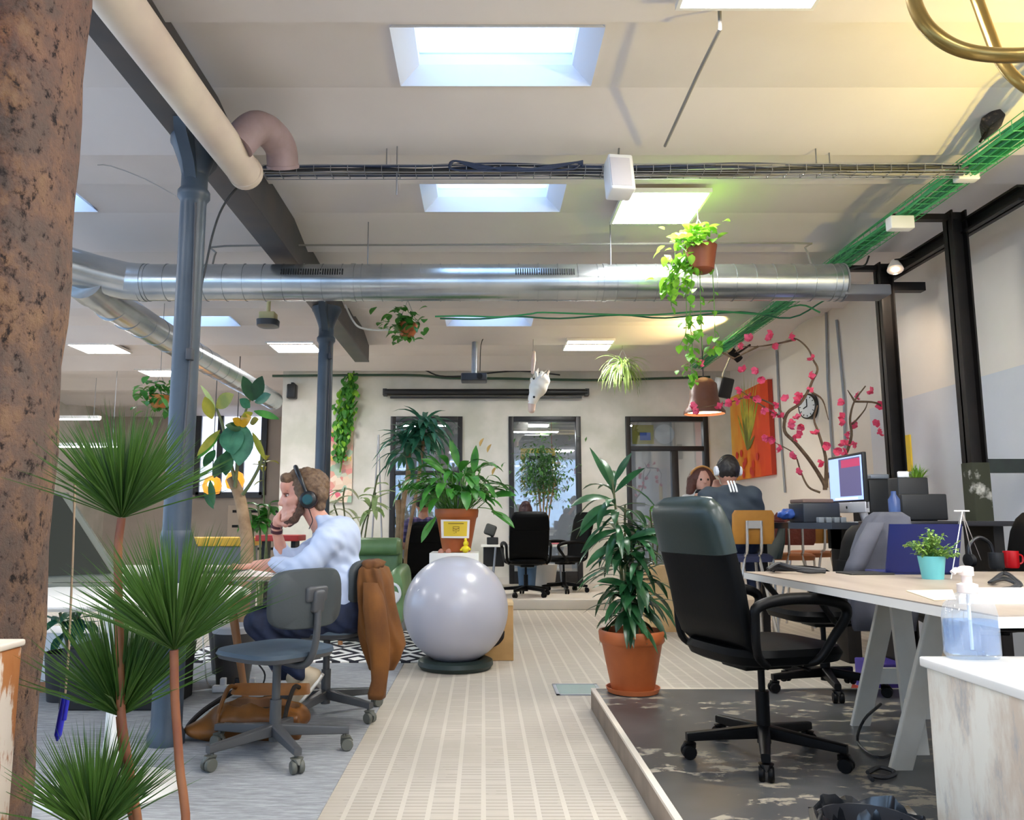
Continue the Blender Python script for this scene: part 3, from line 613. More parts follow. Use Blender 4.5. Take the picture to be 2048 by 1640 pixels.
def task_chair(loc, rz, label, group=None, a0=0, seat=.455):
    t = T('swivel_chair', label, 'chair', loc, rz, group); K = _M['chair_greyplastic']
    star_base(t, .31, K, _M['castor_grey'], .11, a0)
    mb = MB(); mb.cyl((0, 0, .06), (0, 0, .24), .026, n=16); mb.cyl((0, 0, .24), (0, 0, seat-.04), .019, n=12); mb.loft([((0, 0, seat-.06), (.05, 0, 0), (0, .04, 0)), ((0, 0, seat-.03), (.13, 0, 0), (0, .09, 0))], 14); mb.build('column', K, t, world=False)
    mb = MB(); mb.loft([((.01, 0, seat-.04), (.15, 0, 0), (0, .15, 0), 3), ((.015, 0, seat-.025), (.215, 0, 0), (0, .215, 0), 3.6), ((.015, 0, seat-.005), (.225, 0, 0), (0, .225, 0), 3.6)], 32); mb.build('seat_shell', _M['chair_greyplastic'], t, world=False)
    mb = MB(); mb.loft([((.015, 0, seat-.006), (.226, 0, 0), (0, .226, 0), 3.6), ((.01, 0, seat+.012), (.222, 0, 0), (0, .222, 0), 3.4), ((.0, 0, seat+.024), (.17, 0, 0), (0, .18, 0), 3), ((-.01, 0, seat+.022), (.08, 0, 0), (0, .1, 0), 2.5)], 32); mb.build('seat', _M['seat_blue'], t, world=False)
    mb = MB(); mb.tube([(-.02, 0, seat-.045), (-.17, 0, seat-.05), (-.235, 0, seat+.0), (-.262, 0, seat+.1), (-.262, 0, seat+.24), (-.25, 0, seat+.29)], .016, 12, 6); mb.build('back_support', K, t, world=False)
    mb = MB(); mb.cbox((-.245, 0, seat+.265), (.045, .12, .07), (0, R(-6), 0), .014); mb.cbox((-.258, 0, seat+.235), (.05, .06, .1), (0, R(-6), 0), .014); mb.build('back_bracket', K, t, world=False)
    mb = MB(); z0 = seat+.115; hh = .13; n = 10; pts = []
    def bx(y, z): return -.205-.02*math.cos((z-z0-hh)/hh*1.2)+.055*(y/.2)**2
    ou = []
    for k in range(40):
        a = 2*PI*k/40; ca, sa = math.cos(a), math.sin(a); ou.append((math.copysign(abs(ca)**.5, ca)*.205, z0+hh+math.copysign(abs(sa)**.5, sa)*hh))
    vs = []; fs = []
    for th in (0, .03):
        for rr in (1, .96, .6, .25):
            for (y, z) in ou:
                yy, zz = y*rr, z0+hh+(z-z0-hh)*rr; vs.append((bx(yy, zz)-th*(1 if rr < 1 else .75)+(.0 if rr < 1 else (-.004 if th == 0 else 0)), yy, zz))
    N = 40
    for sd in (0, 1):
        o = sd*4*N
        for q in range(3):
            for k in range(N):
                k2 = (k+1) % N; f = (o+q*N+k, o+q*N+k2, o+(q+1)*N+k2, o+(q+1)*N+k); fs.append(f if sd == 0 else f[::-1])
        c = tuple(o+3*N+k for k in range(N)); fs.append(c if sd == 0 else c[::-1])
    for k in range(N): k2 = (k+1) % N; fs.append((k2, k, 4*N+k, 4*N+k2))
    mb.add(vs, fs); mb.build('backrest', _M['chair_grey'], t, world=False)
    return t
c = G(1530, 1517, .11); exec_chair((c.x, c.y, .11), R(17), 'large black office chair on the dark platform before the trestle desk', a0=R(163), hm='chair_leather')
c = G(548, 1512); task_chair((c.x, c.y, .006), R(143), 'empty grey swivel chair in front of the man in the pale shirt', 'grey swivel chairs', R(14))
c = G(650, 1432); CHM = c.copy(); task_chair((c.x, c.y, .006), R(174), 'grey swivel chair the man sits on, brown jacket over its back', 'grey swivel chairs', R(8))
# black chairs at the back
c = G(1052, 1192, .12); exec_chair((c.x, c.y, .12), R(97), 'black office chair with the dark haired worker at the back desk', 'black office chairs at the back')
c = G(1128, 1184, .12); exec_chair((c.x, c.y, .12), R(200), 'empty black office chair right of the back desk', 'black office chairs at the back')
c = G(842, 1232); exec_chair((c.x, c.y, 0), R(110), 'black office chair with the worker in purple plaid', 'black office chairs at the back')
c = G(1672, 1392, .11); exec_chair((c.x, c.y+.12, .11), R(186), 'black swivel chair under the trestle desk behind the large chair', bh=.9)
c = G(1950, 1330, .11); exec_chair((2.58, 4.3, .11), R(165), 'dark office chair behind the blue laptop near the wall', bh=.97)
# ================================================================ DESKS AND TABLES
mat('oak_top', '#aa9d8f', .42, var=('#968879', 3.5, .35, .65), stretch=(2, .35, 2)); mat('white_edge', '#e7e2d9', .45); mat('trestle_paint', '#d6d3c9', .5, var=('#c6c2b6', 4)); mat('white_top', '#f3f1ea', .3); mat('leg_wood', '#b98458', .5, var=('#a57048', 7), stretch=(4, 4, .6))
ZT = .81
t = T('trestle_desk', 'wood topped desk on white trestles on the right', 'desk', (1.9, 3.1, .11))
a, b = G(1487, 1143, ZT), G(1898, 1214, ZT); d = (b-a).normalized(); bq = a+d*1.75
mb = MB(); out = [a, bq, V((bq.x+1.5, bq.y+.1, ZT)), V((a.x+1.5, a.y, ZT))]
mb.poly([p-V((0, 0, .004)) for p in out], (0, 0, .004)); mb.build('desk_top', _M['oak_top'], t, smooth=False)
mb = MB(); mb.poly([p-V((0, 0, .032)) for p in out], (0, 0, .028)); mb.build('top_edge', _M['white_edge'], t, smooth=False)
def trestle(xc, y0, y1, ztop, zf, splay=.0):
    """a-frame trestle running along Y, feet on zf"""
    mb = MB(); mb.box((xc-.05, y0, ztop-.055), (xc+.05, y1, ztop)); o = mb.build('trestle_beam', _M['trestle_paint'], t, smooth=False)
    return o
def sleg(top, bot, w, th):
    top, bot = V(top), V(bot); d = (bot-top).normalized(); return MB().loft([(top, w, th, 9), (bot, w, th, 9)], 16).build('trestle_leg', _M['trestle_paint'], t, ang=30)
for xc, ya, feet in ((1.80, 3.62, ((1.74, 3.86), (1.76, 3.4))), (1.62, 2.9, ((1.585, 3.2), (1.6, 2.62)))):
    for dx in (0, 1.0):
        for fx, fy in feet: sleg((xc+dx+.02, ya+(.03 if fy > ya else -.03), ZT-.05), (fx+dx, fy, .11), V((.043, 0, 0)), V((0, .013, 0)))
    MB().box((xc-.1, ya-.05, ZT-.075), (xc+1.15, ya+.05, ZT-.032)).build('trestle_beam', _M['trestle_paint'], t, smooth=False)
    MB().box((feet[0][0]+.03, feet[0][1]-.03, .3), (feet[0][0]+1.0, feet[0][1]-.005, .37)).build('cross_rail', _M['trestle_paint'], t, smooth=False)
MB().box((1.63, 2.8, .42), (1.69, 2.815, ZT-.05)).build('height_strip', mat('trestle_dark', '#8d7b6a', .5), t, smooth=False)
mb = MB(); [mb.box((1.652, 2.796, .46+.05*k), (1.668, 2.8, .472+.05*k)) for k in range(6)]; mb.build('peg_holes', _M['dark_slot'], t, smooth=False)['kind'] = 'stuff'
# tulip table (near left), oblong table of the man
t = T('tulip_table', 'round white pedestal table at the left behind the spiky plants', 'table', (-1.46, 3.3, .006)); cx, cy = -1.46, 3.3
mb = MB(); mb.lathe([(.3, .722), (.47, .735), (.5, .748), (.502, .754), (.49, .76)], (cx, cy, 0), 56); mb.build('table_top', _M['white_top'], t)
mb = MB(); mb.lathe([(.262, .006), (.262, .016), (.2, .03), (.1, .05), (.05, .09), (.032, .2), (.03, .4), (.04, .6), (.09, .71), (.2, .724)], (cx, cy, 0), 48); mb.build('pedestal', _M['white_top'], t)
t = T('work_table', 'long pale table the man leans on, round wooden legs', 'table', (-2, 4.9, .006))
mb = MB(); mb.box((-3.3, 4.22, .735), (-.985, 5.2, .765), .006); mb.build('table_top', mat('table_pale', '#e6dcd2', .4), t)
mb = MB(); mb.box((-3.305, 4.212, .742), (-.98, 4.222, .76)); mb.build('front_band', mat('brown_line', '#a88d76', .5), t, smooth=False)
for (tp, bt) in (((452, 1190), (491, 1396)),):
    b_ = G(*bt); a_ = P(tp[0], tp[1], b_.y-.02); mb = MB(); mb.cyl(b_, (a_.x, a_.y, .735), .019, .03, 16); mb.build('leg', _M['leg_wood'], t)
for (x, y) in ((-1.15, 5.1), (-3.22, 4.35), (-3.22, 5.1)): MB().cyl((x, y, .006), (x, y, .735), .019, .03, 16).build('leg', _M['leg_wood'], t)
# distressed white cabinet and its neighbours on the right
m = mat('chipped_white', '#e3dfd6', .55); g = NG(m); co = g.co((4, 4, 1.3)); k1 = g.noise(co, 1.6, 9, .68); k2 = g.noise(g.co((9, 9, 3)), 1.4, 9, .7)
c0 = g.mix(g.ramp(k1, [(.44, '#000000'), (.6, '#ffffff')]), lin('#dedace'), lin('#c6b6a4')); c0 = g.mix(g.ramp(k2, [(.55, '#000000'), (.68, '#ffffff')]), c0, lin('#a3a3a2')); g.col(c0); g.bump(k1, .3, .004)
t = T('white_cabinet', 'chipped white painted cabinet in the bottom right corner', 'cabinet', (1.6, 1.5, .11))
p = G(1837, 1312, .71); x0, y0 = p.x, p.y
mb = MB(); mb.box((x0+.012, y0-1.4, .11), (x0+.7, y0-.01, .685), .004); mb.build('body', _M['chipped_white'], t)
mb = MB(); mb.box((x0, y0-1.42, .685), (x0+.72, y0, .71), .005); mb.build('top', mat('glossy_white', '#ebe9e4', .2), t)
# peeling cupboard and rusty pillar at the left edge
m = mat('peeling_paint', '#ead9c8', .55); g = NG(m); co = g.co((14, 6, 2.2)); k1 = g.noise(co, 1.0, 9, .66); k2 = g.noise(g.co((30, 8, 3)), 1, 6)
wd = g.ramp(k2, [(.3, '#a85a22'), (.7, '#c98a55')]); g.col(g.mix(g.ramp(k1, [(.5, '#000000'), (.53, '#ffffff')]), lin('#ead9c8'), wd)); g.bump(k1, .4, .004)
t = T('peeling_cupboard', 'cream cupboard with peeling paint at the bottom left edge', 'cupboard', (-.95, 1.3, 0)); p = P(50, 1278, 1.46)
mb = MB(); mb.box((-1.35, 1.28, 0), (p.x-.004, 1.46, p.z-.012), .003); mb.build('body', _M['peeling_paint'], t)
mb = MB(); mb.box((-1.36, 1.27, p.z-.012), (p.x, 1.465, p.z), .004); mb.build('top', mat('cream_paint', '#ecdccb', .5), t)
mb = MB(); q = P(8, 1352, 1.27); mb.box((-1.34, 1.268, .1), (p.x-.035, 1.28, p.z-.05), .003); o = mb.build('door', _M['peeling_paint'], t)
mb = MB(); mb.box((-1.3, 1.2665, .14), (p.x-.075, 1.2685, p.z-.1)); mb.build('panel', _M['cream_paint'], o, world=False).location = -V(t['_loc'])
m = mat('rust', '#8a4b2a', .85); g = NG(m); co = g.co((1, 1, .8)); x, y, z = g.xyz(co)
big = g.noise(co, 3.2, 4); fine = g.noise(co, 42, 8, .7); med = g.noise(co, 13, 8, .68)
c1 = g.ramp(med, [(.34, '#34140a'), (.46, '#70351d'), (.57, '#8d4c32'), (.72, '#ad7b60')]); c2 = g.ramp(med, [(.4, '#160a03'), (.5, '#4f2a0f'), (.58, '#7d4f1c'), (.68, '#946a33'), (.78, '#b8935f')])
hz = g.math('MULTIPLY_ADD', big, .8, g.math('MULTIPLY_ADD', z, -.55, .72)); c = g.mix(g.ramp(hz, [(.0, '#000000'), (.3, '#ffffff')]), c1, c2)
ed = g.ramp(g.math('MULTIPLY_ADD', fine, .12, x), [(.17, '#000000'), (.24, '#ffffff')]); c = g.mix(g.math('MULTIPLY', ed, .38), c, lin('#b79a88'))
c = g.mix(g.ramp(fine, [(.36, '#ffffff'), (.46, '#000000')]), c, lin('#200e05')); g.col(c); g.bump(g.math('ADD', g.math('MULTIPLY', fine, .8), med), 1.0, .03)
t = T('pillar', 'rough rusty brown round pillar filling the left edge', 'pillar', (-1.15, 1.72, 0)); mb = MB(); rn = random.Random(4)
prof = [(.205+.004*math.sin(i*1.7)+rn.uniform(-.002, .002), i*.1) for i in range(34)]; mb.lathe(prof, (-1.15, 1.72, 0), 64); mb.build('shaft', _M['rust'], t)
# ================================================================ PEOPLE
mat('skin', '#d8a08a', .5, sss=.12, var=('#cf917b', 14)); mat('skin_dark', '#8a5f4a', .5); mat('hair_brown', '#5d4531', .6, var=('#7c6147', 60, .35, .65), bump=(90, .6, .006)); mat('beard', '#4d3627', .7, var=('#6a4b38', 90), bump=(150, .6, .004))
mat('shirt_pale', '#bcc8e0', .75, bump=(130, .1, .001)); mat('denim', '#151d33', .8, var=('#1f2a46', 20)); mat('shoe_beige', '#c9b79a', .6); mat('sole', '#e8e3d8', .6); mat('suede', '#7a4a14', .85, var=('#55300c', 5, .3, .7), bump=(40, .3, .004))
mat('hp_black', '#17181b', .35); mat('hp_teal', '#1d4a4c', .3, .3); mat('eye_white', '#cfbfb4', .35); mat('iris', '#2b2420', .2)
def pix(Y0): return lambda px, py, dy=0: tuple(P(px, py, Y0+dy))
def chain(pts, rs): return [('c', pts[i], pts[i+1], rs[i], rs[i+1]) for i in range(len(pts)-1)]
def fingers(kn, mid, tip, rs=.0085): return [x for a, b, c in zip(kn, mid, tip) for x in chain([a, b, c], [rs, rs*.95, rs*.8])]
q = pix(4.45)
man = T('person', 'person in a pale blue shirt with headphones, leaning on the table, hand at mouth', 'person', (q(690, 1240)[0], 4.45, .47))
A = np.array
# --- skin: one continuous figure
pr = [('e', q(613, 981), (.104, .077, .113), (0, R(-14), 0)), ('e', q(590, 1006), (.066, .058, .078), (0, R(-22), 0)), ('e', q(577, 972), (.045, .06, .05)),
      ('c', q(570.5, 984, -.03), q(570.5, 984, .03), .014, .014), ('c', q(569, 989), q(561, 1007), .010, .0145), ('e', q(566, 1008, -.012), (.011, .009, .009)), ('e', q(566, 1008, .012), (.011, .009, .009)),
      ('c', q(570, 1018, -.02), q(570, 1018, .02), .011, .011), ('c', q(572, 1024, -.018), q(572, 1024, .018), .011, .011), ('e', q(579, 1037), (.03, .032, .026)), ('c', q(580, 1004, -.046), q(592, 998, -.06), .02, .018), ('c', q(580, 1004, .046), q(592, 998, .06), .02, .018),
      ('e', q(618, 1000, .08), (.02, .012, .033)), ('e', q(618, 1000, -.08), (.02, .012, .033)), ('c', q(618, 1012), q(645, 1052), .052, .062)]
pr += [('sub', ('e', q(573, 990, -.034), (.02, .019, .012))), ('sub', ('e', q(573, 990, .034), (.02, .019, .012)))]
pr += [('e', q(668, 1100), (.10, .15, .17), (0, R(18), 0)), ('e', q(692, 1190), (.10, .13, .14)), ('c', q(652, 1075, -.15), q(652, 1075, .15), .05, .05)]
pr += chain([q(655, 1082, -.18), q(604, 1138, -.2), q(548, 1130, -.14), q(512, 1131, -.1)], [.05, .042, .038, .027]) + chain([q(652, 1082, .18), q(571, 1132, .15), q(553, 1062, .07)], [.05, .042, .026])
pr += chain([q(695, 1230, -.09), q(520, 1248, -.12), q(596, 1345, -.1)], [.085, .055, .036]) + chain([q(695, 1228, .09), q(523, 1240, .12), q(562, 1348, .1)], [.085, .055, .036])
# right hand at the mouth
pr += [('c', q(553, 1062, .07), q(557, 1040, .045), .026, .03), ('e', q(560, 1036, .04), (.02, .038, .036))]
kn = [q(563, 1024, .02), q(566, 1027, .0), q(566, 1033, -.012), q(565, 1040, -.02)]; md = [q(574, 1014, -.016), q(577, 1019, -.034), q(577, 1027, -.042), q(575, 1036, -.045)]; tp = [q(590, 1006, -.062), q(592, 1014, -.068), q(589, 1022, -.066), q(584, 1031, -.06)]
pr += fingers(kn, md, tp, .0095) + chain([q(558, 1046, .02), q(571, 1050, -.01), q(584, 1046, -.03)], [.012, .011, .009])
# left hand flat on the table
pr += [('e', q(494, 1133, -.085), (.045, .038, .015))]
kn = [q(484, 1132, .0-.05+.0), q(481, 1133, -.07), q(482, 1134, -.09), q(486, 1135, -.11)]; md = [q(470, 1131, -.045), q(467, 1131, -.068), q(468, 1132, -.09), q(474, 1134, -.114)]; tp = [q(461, 1136, -.042), q(457, 1136, -.066), q(459, 1137, -.09), q(467, 1138, -.116)]
pr += fingers(kn, md, tp, .009) + chain([q(500, 1132, -.06), q(490, 1134, -.035), q(480, 1137, -.025)], [.011, .0105, .0085])
MB().sdf(pr, .0048, .014).build('body', _M['skin'], man, ang=180)
# --- hair, beard, eyes
def fuzz(a, s): return lambda X: a*(np.sin(X[..., 0]*s+2*np.sin(X[..., 2]*s*.7))*np.sin(X[..., 1]*s*1.2+X[..., 2]*s*.5))
pr = [('e', q(619, 972), (.112, .087, .098), (0, R(-14), 0)), ('c', q(572, 957, -.04), q(572, 957, .04), .03, .03), ('c', q(592, 947, -.03), q(592, 947, .03), .028, .028), ('c', q(612, 944, -.03), q(612, 944, .03), .025, .025), ('c', q(640, 990, -.04), q(640, 990, .04), .045, .045), ('c', q(640, 1012, -.03), q(640, 1012, .03), .03, .03), ('c', q(597, 978, -.07), q(600, 1000, -.073), .014, .01), ('c', q(597, 978, .07), q(600, 1000, .073), .014, .01)]
pr += [('sub', ('e', q(566, 1000), (.078, .13, .092), (0, R(-8), 0))), ('sub', ('e', q(598, 1024), (.05, .13, .06)))]
MB().sdf(pr, .0055, .02, fuzz(.0035, 120)).build('hair', _M['hair_brown'], man, ang=180)
pr = [x for s in (-1, 1) for x in chain([q(602, 1003, s*.07), q(600, 1022, s*.058), q(588, 1037, s*.036), q(578, 1043, 0)], [.013, .02, .024, .026])] + [('c', q(569, 1015, -.024), q(569, 1015, .024), .0085, .0085)]
MB().sdf(pr, .005, .02, fuzz(.0015, 260)).build('beard', _M['beard'], man, ang=180)
for s in (-1, 1):
    mb = MB(); mb.sph(q(576, 991, s*.032), (.011, .011, .0075), 12, 8); mb.build('eye', _M['eye_white'], man); mb = MB(); mb.sph(V(q(573, 991.5, s*.034)), (.0075, .0075, .006), 10, 6); mb.build('iris', _M['iris'], man)
    mb = MB(); mb.tube([q(566.5, 982, s*.014), q(568, 980, s*.03), q(575, 982, s*.05)], [.003, .0045, .002], 6, 4); mb.build('eyebrow', _M['beard'], man)
# --- shirt, trousers, shoes
def wrk(X):
    x, y, z = X[..., 0], X[..., 1], X[..., 2]; u = z*.8+x*.35; return .0034*np.sin(u*95+7*np.sin(y*8+z*5)+4*np.sin(x*11))*np.clip(np.sin(x*13+y*11+z*9)+.25, 0, 1)+.0015*np.sin(x*90+z*70+y*40)
pr = [('e', q(670, 1098), (.132, .185, .185), (0, R(20), 0)), ('e', q(690, 1165), (.125, .165, .15)), ('e', q(694, 1200), (.118, .165, .09)), ('c', q(655, 1078, -.15), q(655, 1078, .15), .072, .072), ('c', q(678, 1070, -.07), q(678, 1070, .07), .085, .085)]
pr += chain([q(656, 1084, -.185), q(622, 1122, -.205), q(602, 1137, -.2), q(551, 1129, -.145)], [.07, .062, .056, .043]) + chain([q(653, 1084, .185), q(574, 1130, .155), q(562, 1098, .12)], [.07, .056, .043])
pr += [('c', q(648, 1052, -.035), q(638, 1036, -.05), .03, .016), ('c', q(648, 1052, .035), q(638, 1036, .05), .03, .016), ('c', q(655, 1040, -.04), q(655, 1040, .04), .024, .024)]
MB().sdf(pr, .0068, .035, wrk).build('shirt', _M['shirt_pale'], man, ang=180)
pr = [('e', q(700, 1228), (.13, .165, .085))] + chain([q(692, 1232, -.095), q(600, 1242, -.11), q(516, 1248, -.12), q(560, 1300, -.11), q(600, 1342, -.1)], [.1, .088, .068, .06, .05]) + chain([q(692, 1230, .095), q(600, 1236, .11), q(519, 1240, .12), q(545, 1300, .11), q(566, 1342, .1)], [.1, .088, .068, .06, .05])
MB().sdf(pr, .0075, .03, lambda X: .004*np.sin(X[..., 0]*70+X[..., 2]*50+4*np.sin(X[..., 1]*20))).build('trousers', _M['denim'], man, ang=180)
for (h, to, dy) in (((628, 1352), (588, 1402), -.1), ((596, 1356), (566, 1408), .1)):
    a_, b_ = A(q(*h, dy)), A(q(*to, dy)); d_ = (b_-a_)/np.linalg.norm(b_-a_); up_ = np.cross(d_, [0, 1, 0]); up_ = up_ if up_[0] < 0 else -up_
    pr = [('c', tuple(a_), tuple(a_*.45+b_*.55), .036, .034), ('c', tuple(a_*.45+b_*.55), tuple(b_), .036, .03), ('c', tuple(a_), tuple(a_+up_*.05+d_*.01), .034, .034)]
    MB().sdf(pr, .006, .02).build('shoe', _M['shoe_beige'], man, ang=180)
    n_ = V(d_).cross(V((0, 1, 0))).normalized(); n_ = n_ if n_.x > 0 else -n_
    mb = MB(); mb.loft([(V(a_)-V(d_)*.036+n_*.03, V((0, .02, 0)), n_*.009), (V(a_)+n_*.034, V((0, .036, 0)), n_*.01), (V(a_*.4+b_*.6)+n_*.033, V((0, .041, 0)), n_*.01), (V(b_)+n_*.03, V((0, .034, 0)), n_*.009), (V(b_)+V(d_)*.026+n_*.026, V((0, .016, 0)), n_*.008)], 16, 3); mb.build('sole', _M['sole'], man)
mb = MB()
for (p0, p1, r) in ((q(553.3, 1065, .073), q(553.8, 1059, .067), .0325), (q(553, 1054, .064), q(554, 1049, .058), .033)): mb.tube([p0, p1], r, 20)
mb.build('wristbands', mat('maroon', '#4a1f26', .6), man)
# headphones
t = T('headphones', 'black over ear headphones worn by the man in the pale shirt', 'headphones', q(613, 995))
mb = MB(); mb.tube([q(613, 985, -.092), q(603, 962, -.092), q(596, 946, -.068), q(592, 936, -.03), q(591, 934, 0), q(592, 936, .03), q(596, 946, .068), q(603, 962, .092), q(613, 985, .092)], [.010, .012, .013, .013, .013, .013, .013, .012, .010], 10, 5); mb.build('headband', _M['hp_black'], t)
for s in (-1, 1):
    c = V(q(616, 999, s*.098)); mb = MB(); mb.lathe([(.02, -.02), (.043, -.018), (.047, -.008), (.045, .006), (.036, .014), (.012, .016)], c, 24, (0, s, 0)); mb.build('ear_cup', _M['hp_black'], t)
    mb = MB(); mb.lathe([(.02, -.026), (.045, -.03), (.05, -.02), (.045, -.012), (.03, -.012)], c, 24, (0, s, 0)); mb.build('cushion', mat('hp_cushion', '#3a2526', .7), t)
    mb = MB(); mb.lathe([(.026, .0145), (.028, .017), (.02, .018), (.02, .0165)], c, 24, (0, s, 0)); mb.build('ring', _M['hp_teal'], t)
mb = MB(); mb.tube([q(617, 1016, -.1), q(622, 1030, -.09), q(625, 1042, -.07), q(618, 1058, -.06)], .0025, 6, 5); mb.build('cable', _M['hp_black'], t)
# brown jacket over the chair back
t = T('jacket', 'brown suede jacket hanging over the back of the man\'s chair', 'jacket', P(765, 1250, 4.5))
def jx(x0, x1, y, Y=4.4, th=.13): a, b = P(x0, y, Y), P(x1, y, Y); return ((a+b)/2, (b-a)/2, V((0, th, 0)), 2.6)
def fold(i, a): return 1+.09*math.sin(5*a+i*.5)+.06*math.sin(9*a-i*.9)
st = [jx(728, 757, 1128, th=.12), jx(724, 772, 1136, th=.2), jx(722, 781, 1160, th=.22), jx(722, 787, 1195, th=.22), jx(722, 794, 1230, th=.21), jx(724, 802, 1262, th=.2), jx(730, 810, 1288, th=.18), jx(735, 804, 1310, th=.15), jx(740, 790, 1335, th=.12)]
mb = MB(); mb.loft(st, 56, wob=fold); mb.build('body', _M['suede'], t, ang=180)
mb = MB(); mb.loft([jx(728, 760, 1165, 4.2, .05), jx(728, 770, 1215, 4.17, .06), jx(733, 778, 1270, 4.16, .06), jx(740, 780, 1320, 4.16, .055), jx(742, 776, 1360, 4.17, .05), jx(736, 772, 1385, 4.18, .055), jx(738, 770, 1396, 4.18, .05)], 32, wob=lambda i, a: 1+.08*math.sin(4*a+i)); mb.build('sleeve', _M['suede'], t, ang=180)
mb = MB(); mb.loft([jx(730, 762, 1137, 4.33, .1), jx(727, 768, 1124, 4.38, .14), jx(732, 758, 1119, 4.42, .12)], 28, wob=fold); mb.build('collar', _M['suede'], t, ang=180)
# --- the other people
def bust(name, label, qf, head, sh, pelvis, cols, s, tilt=0, arms=None, hairprims=None, hairmat=None, face=None, legs=None, dyf=1, res=.009):
    t = T(name, label, 'person', qf(*pelvis)); hc = A(qf(*head)); a, b = A(qf(*sh[0])), A(qf(*sh[1])); m = (a+b)/2; pv = A(qf(*pelvis))
    pr = [('e', tuple(hc), (.078, .095, .112)), ('e', tuple(hc+A((0, -.03*dyf, -.06))), (.055, .06, .06)), ('c', tuple(hc+A((0, .01, -.08))), tuple(m+A((0, 0, .02))), .05, .06), ('e', tuple(m*.6+pv*.4), (.13, .09, .22)), ('c', tuple(a), tuple(b), .05, .05), ('c', tuple(hc+A((0, -.1*dyf, .0))), tuple(hc+A((0, -.108*dyf, -.025))), .009, .014)]
    pr += [('e', tuple(hc+A((sx*.08, 0, -.02))), (.012, .018, .03)) for sx in (-1, 1)]
    for ch in arms or []: pr += chain([qf(*x) for x in ch], [.045, .038, .028]) + [('e', tuple(A(qf(*ch[-1]))), (.035, .03, .045))]
    for ch in arms or []:
        e_ = A(qf(*ch[-1]))
        for k in range(4): pr.append(('c', tuple(e_+A((.012*(k-1.5), 0, .03))), tuple(e_+A((.014*(k-1.5), -.02, .075-.006*abs(k-1.5)))), .009, .007))
        pr.append(('c', tuple(e_+A((.02, 0, 0))), tuple(e_+A((.045, -.01, .03))), .01, .008))
    for ch in legs or []: pr += chain([qf(*x) for x in ch], [.08, .055, .04])
    MB().sdf(pr, res, .02).build('body', cols[0], t, ang=180)
    pr = [('e', tuple(m*.62+pv*.38), (.165, .12, .25)), ('c', tuple(a), tuple(b), .07, .07), ('e', tuple(pv*.85+m*.15), (.16, .125, .13))]
    for ch in arms or []: c_ = [A(qf(*x)) for x in ch]; pr += [('c', tuple(c_[0]), tuple(c_[0]*.35+c_[1]*.65), .07, .06)]
    MB().sdf(pr, res, .04, lambda X: .004*np.sin(X[..., 2]*60+X[..., 0]*35)).build('top', cols[1], t, ang=180)
    if legs:
        pr = [('e', tuple(pv), (.16, .13, .09))]
        for ch in legs: pr += chain([qf(*x) for x in ch], [.095, .07, .055])
        MB().sdf(pr, res, .03).build('trousers', cols[2], t, ang=180)
    hp = hairprims(hc) if hairprims else [('e', tuple(hc+A((0, .02*dyf, .025))), (.09, .1, .1)), ('sub', ('e', tuple(hc+A((0, -.12*dyf, -.05))), (.12, .1, .1)))]
    MB().sdf(hp, .007, .02, fuzz(.003, 120)).build('hair', hairmat or mat('hair_dark', '#1d1714', .5, bump=(90, .5, .004)), t, ang=180)
    if face:
        for sx in (-1, 1): MB().sph(tuple(hc+A((sx*.032, -.085*dyf, .0))), .011, 10, 6).build('eye', _M['iris'], t)
    return t
q2 = pix(6.5)
pb_ = bust('person', 'person seen from behind in a dark grey top with three white stripes', q2, (1456, 942), ((1418, 992), (1502, 990)), (1478, 1085), (mat('skin_b', '#c28f78', .5), mat('top_slate', '#39434d', .8), _M['denim']), 1, dyf=-1,
    arms=[((1414, 995), (1400, 1035, .12), (1432, 978, .2)), ((1506, 995), (1520, 1040, .05), (1480, 1040, .3))], legs=[((1468, 1092), (1462, 1100, .42), (1470, 1170, .4)), ((1492, 1092), (1502, 1100, .42), (1508, 1170, .4))],
    hairprims=lambda h: [('e', tuple(h+A((0, -.005, .018))), (.092, .105, .105)), ('sub', ('e', tuple(h+A((0, .13, -.06))), (.12, .1, .1))), ('sub', ('e', tuple(h+A((0, -.06, -.12))), (.12, .1, .055)))])
mb = MB()
for k in range(3): a_, b_ = P(1457+6*k, 962, 6.345), P(1462+6*k, 984, 6.325); mb.tube([a_+V((0, 0.02, 0)), (a_+b_)/2, b_+V((0, -.006, 0))], .0075, 6)
mb.build('white_stripes', mat('stripe_white', '#f1f1f1', .7), pb_)
t = T('headphones', 'white headphones on the person with three white stripes', 'headphones', q2(1456, 940))
mb = MB(); mb.tube([q2(1436, 945), q2(1437, 928), q2(1445, 915), q2(1456, 911), q2(1467, 915), q2(1475, 928), q2(1476, 945)], .01, 8, 5); mb.build('headband', _M['hp_black'], t)
for x, s in ((1433, -1), (1479, 1)): mb = MB(); mb.lathe([(.01, -.02), (.038, -.018), (.042, 0), (.036, .014), (.01, .018)], q2(x, 942), 20, (s, 0, 0)); mb.build('ear_cup', mat('hp_white', '#e4e6ee', .3), t)
q3 = pix(7.6)
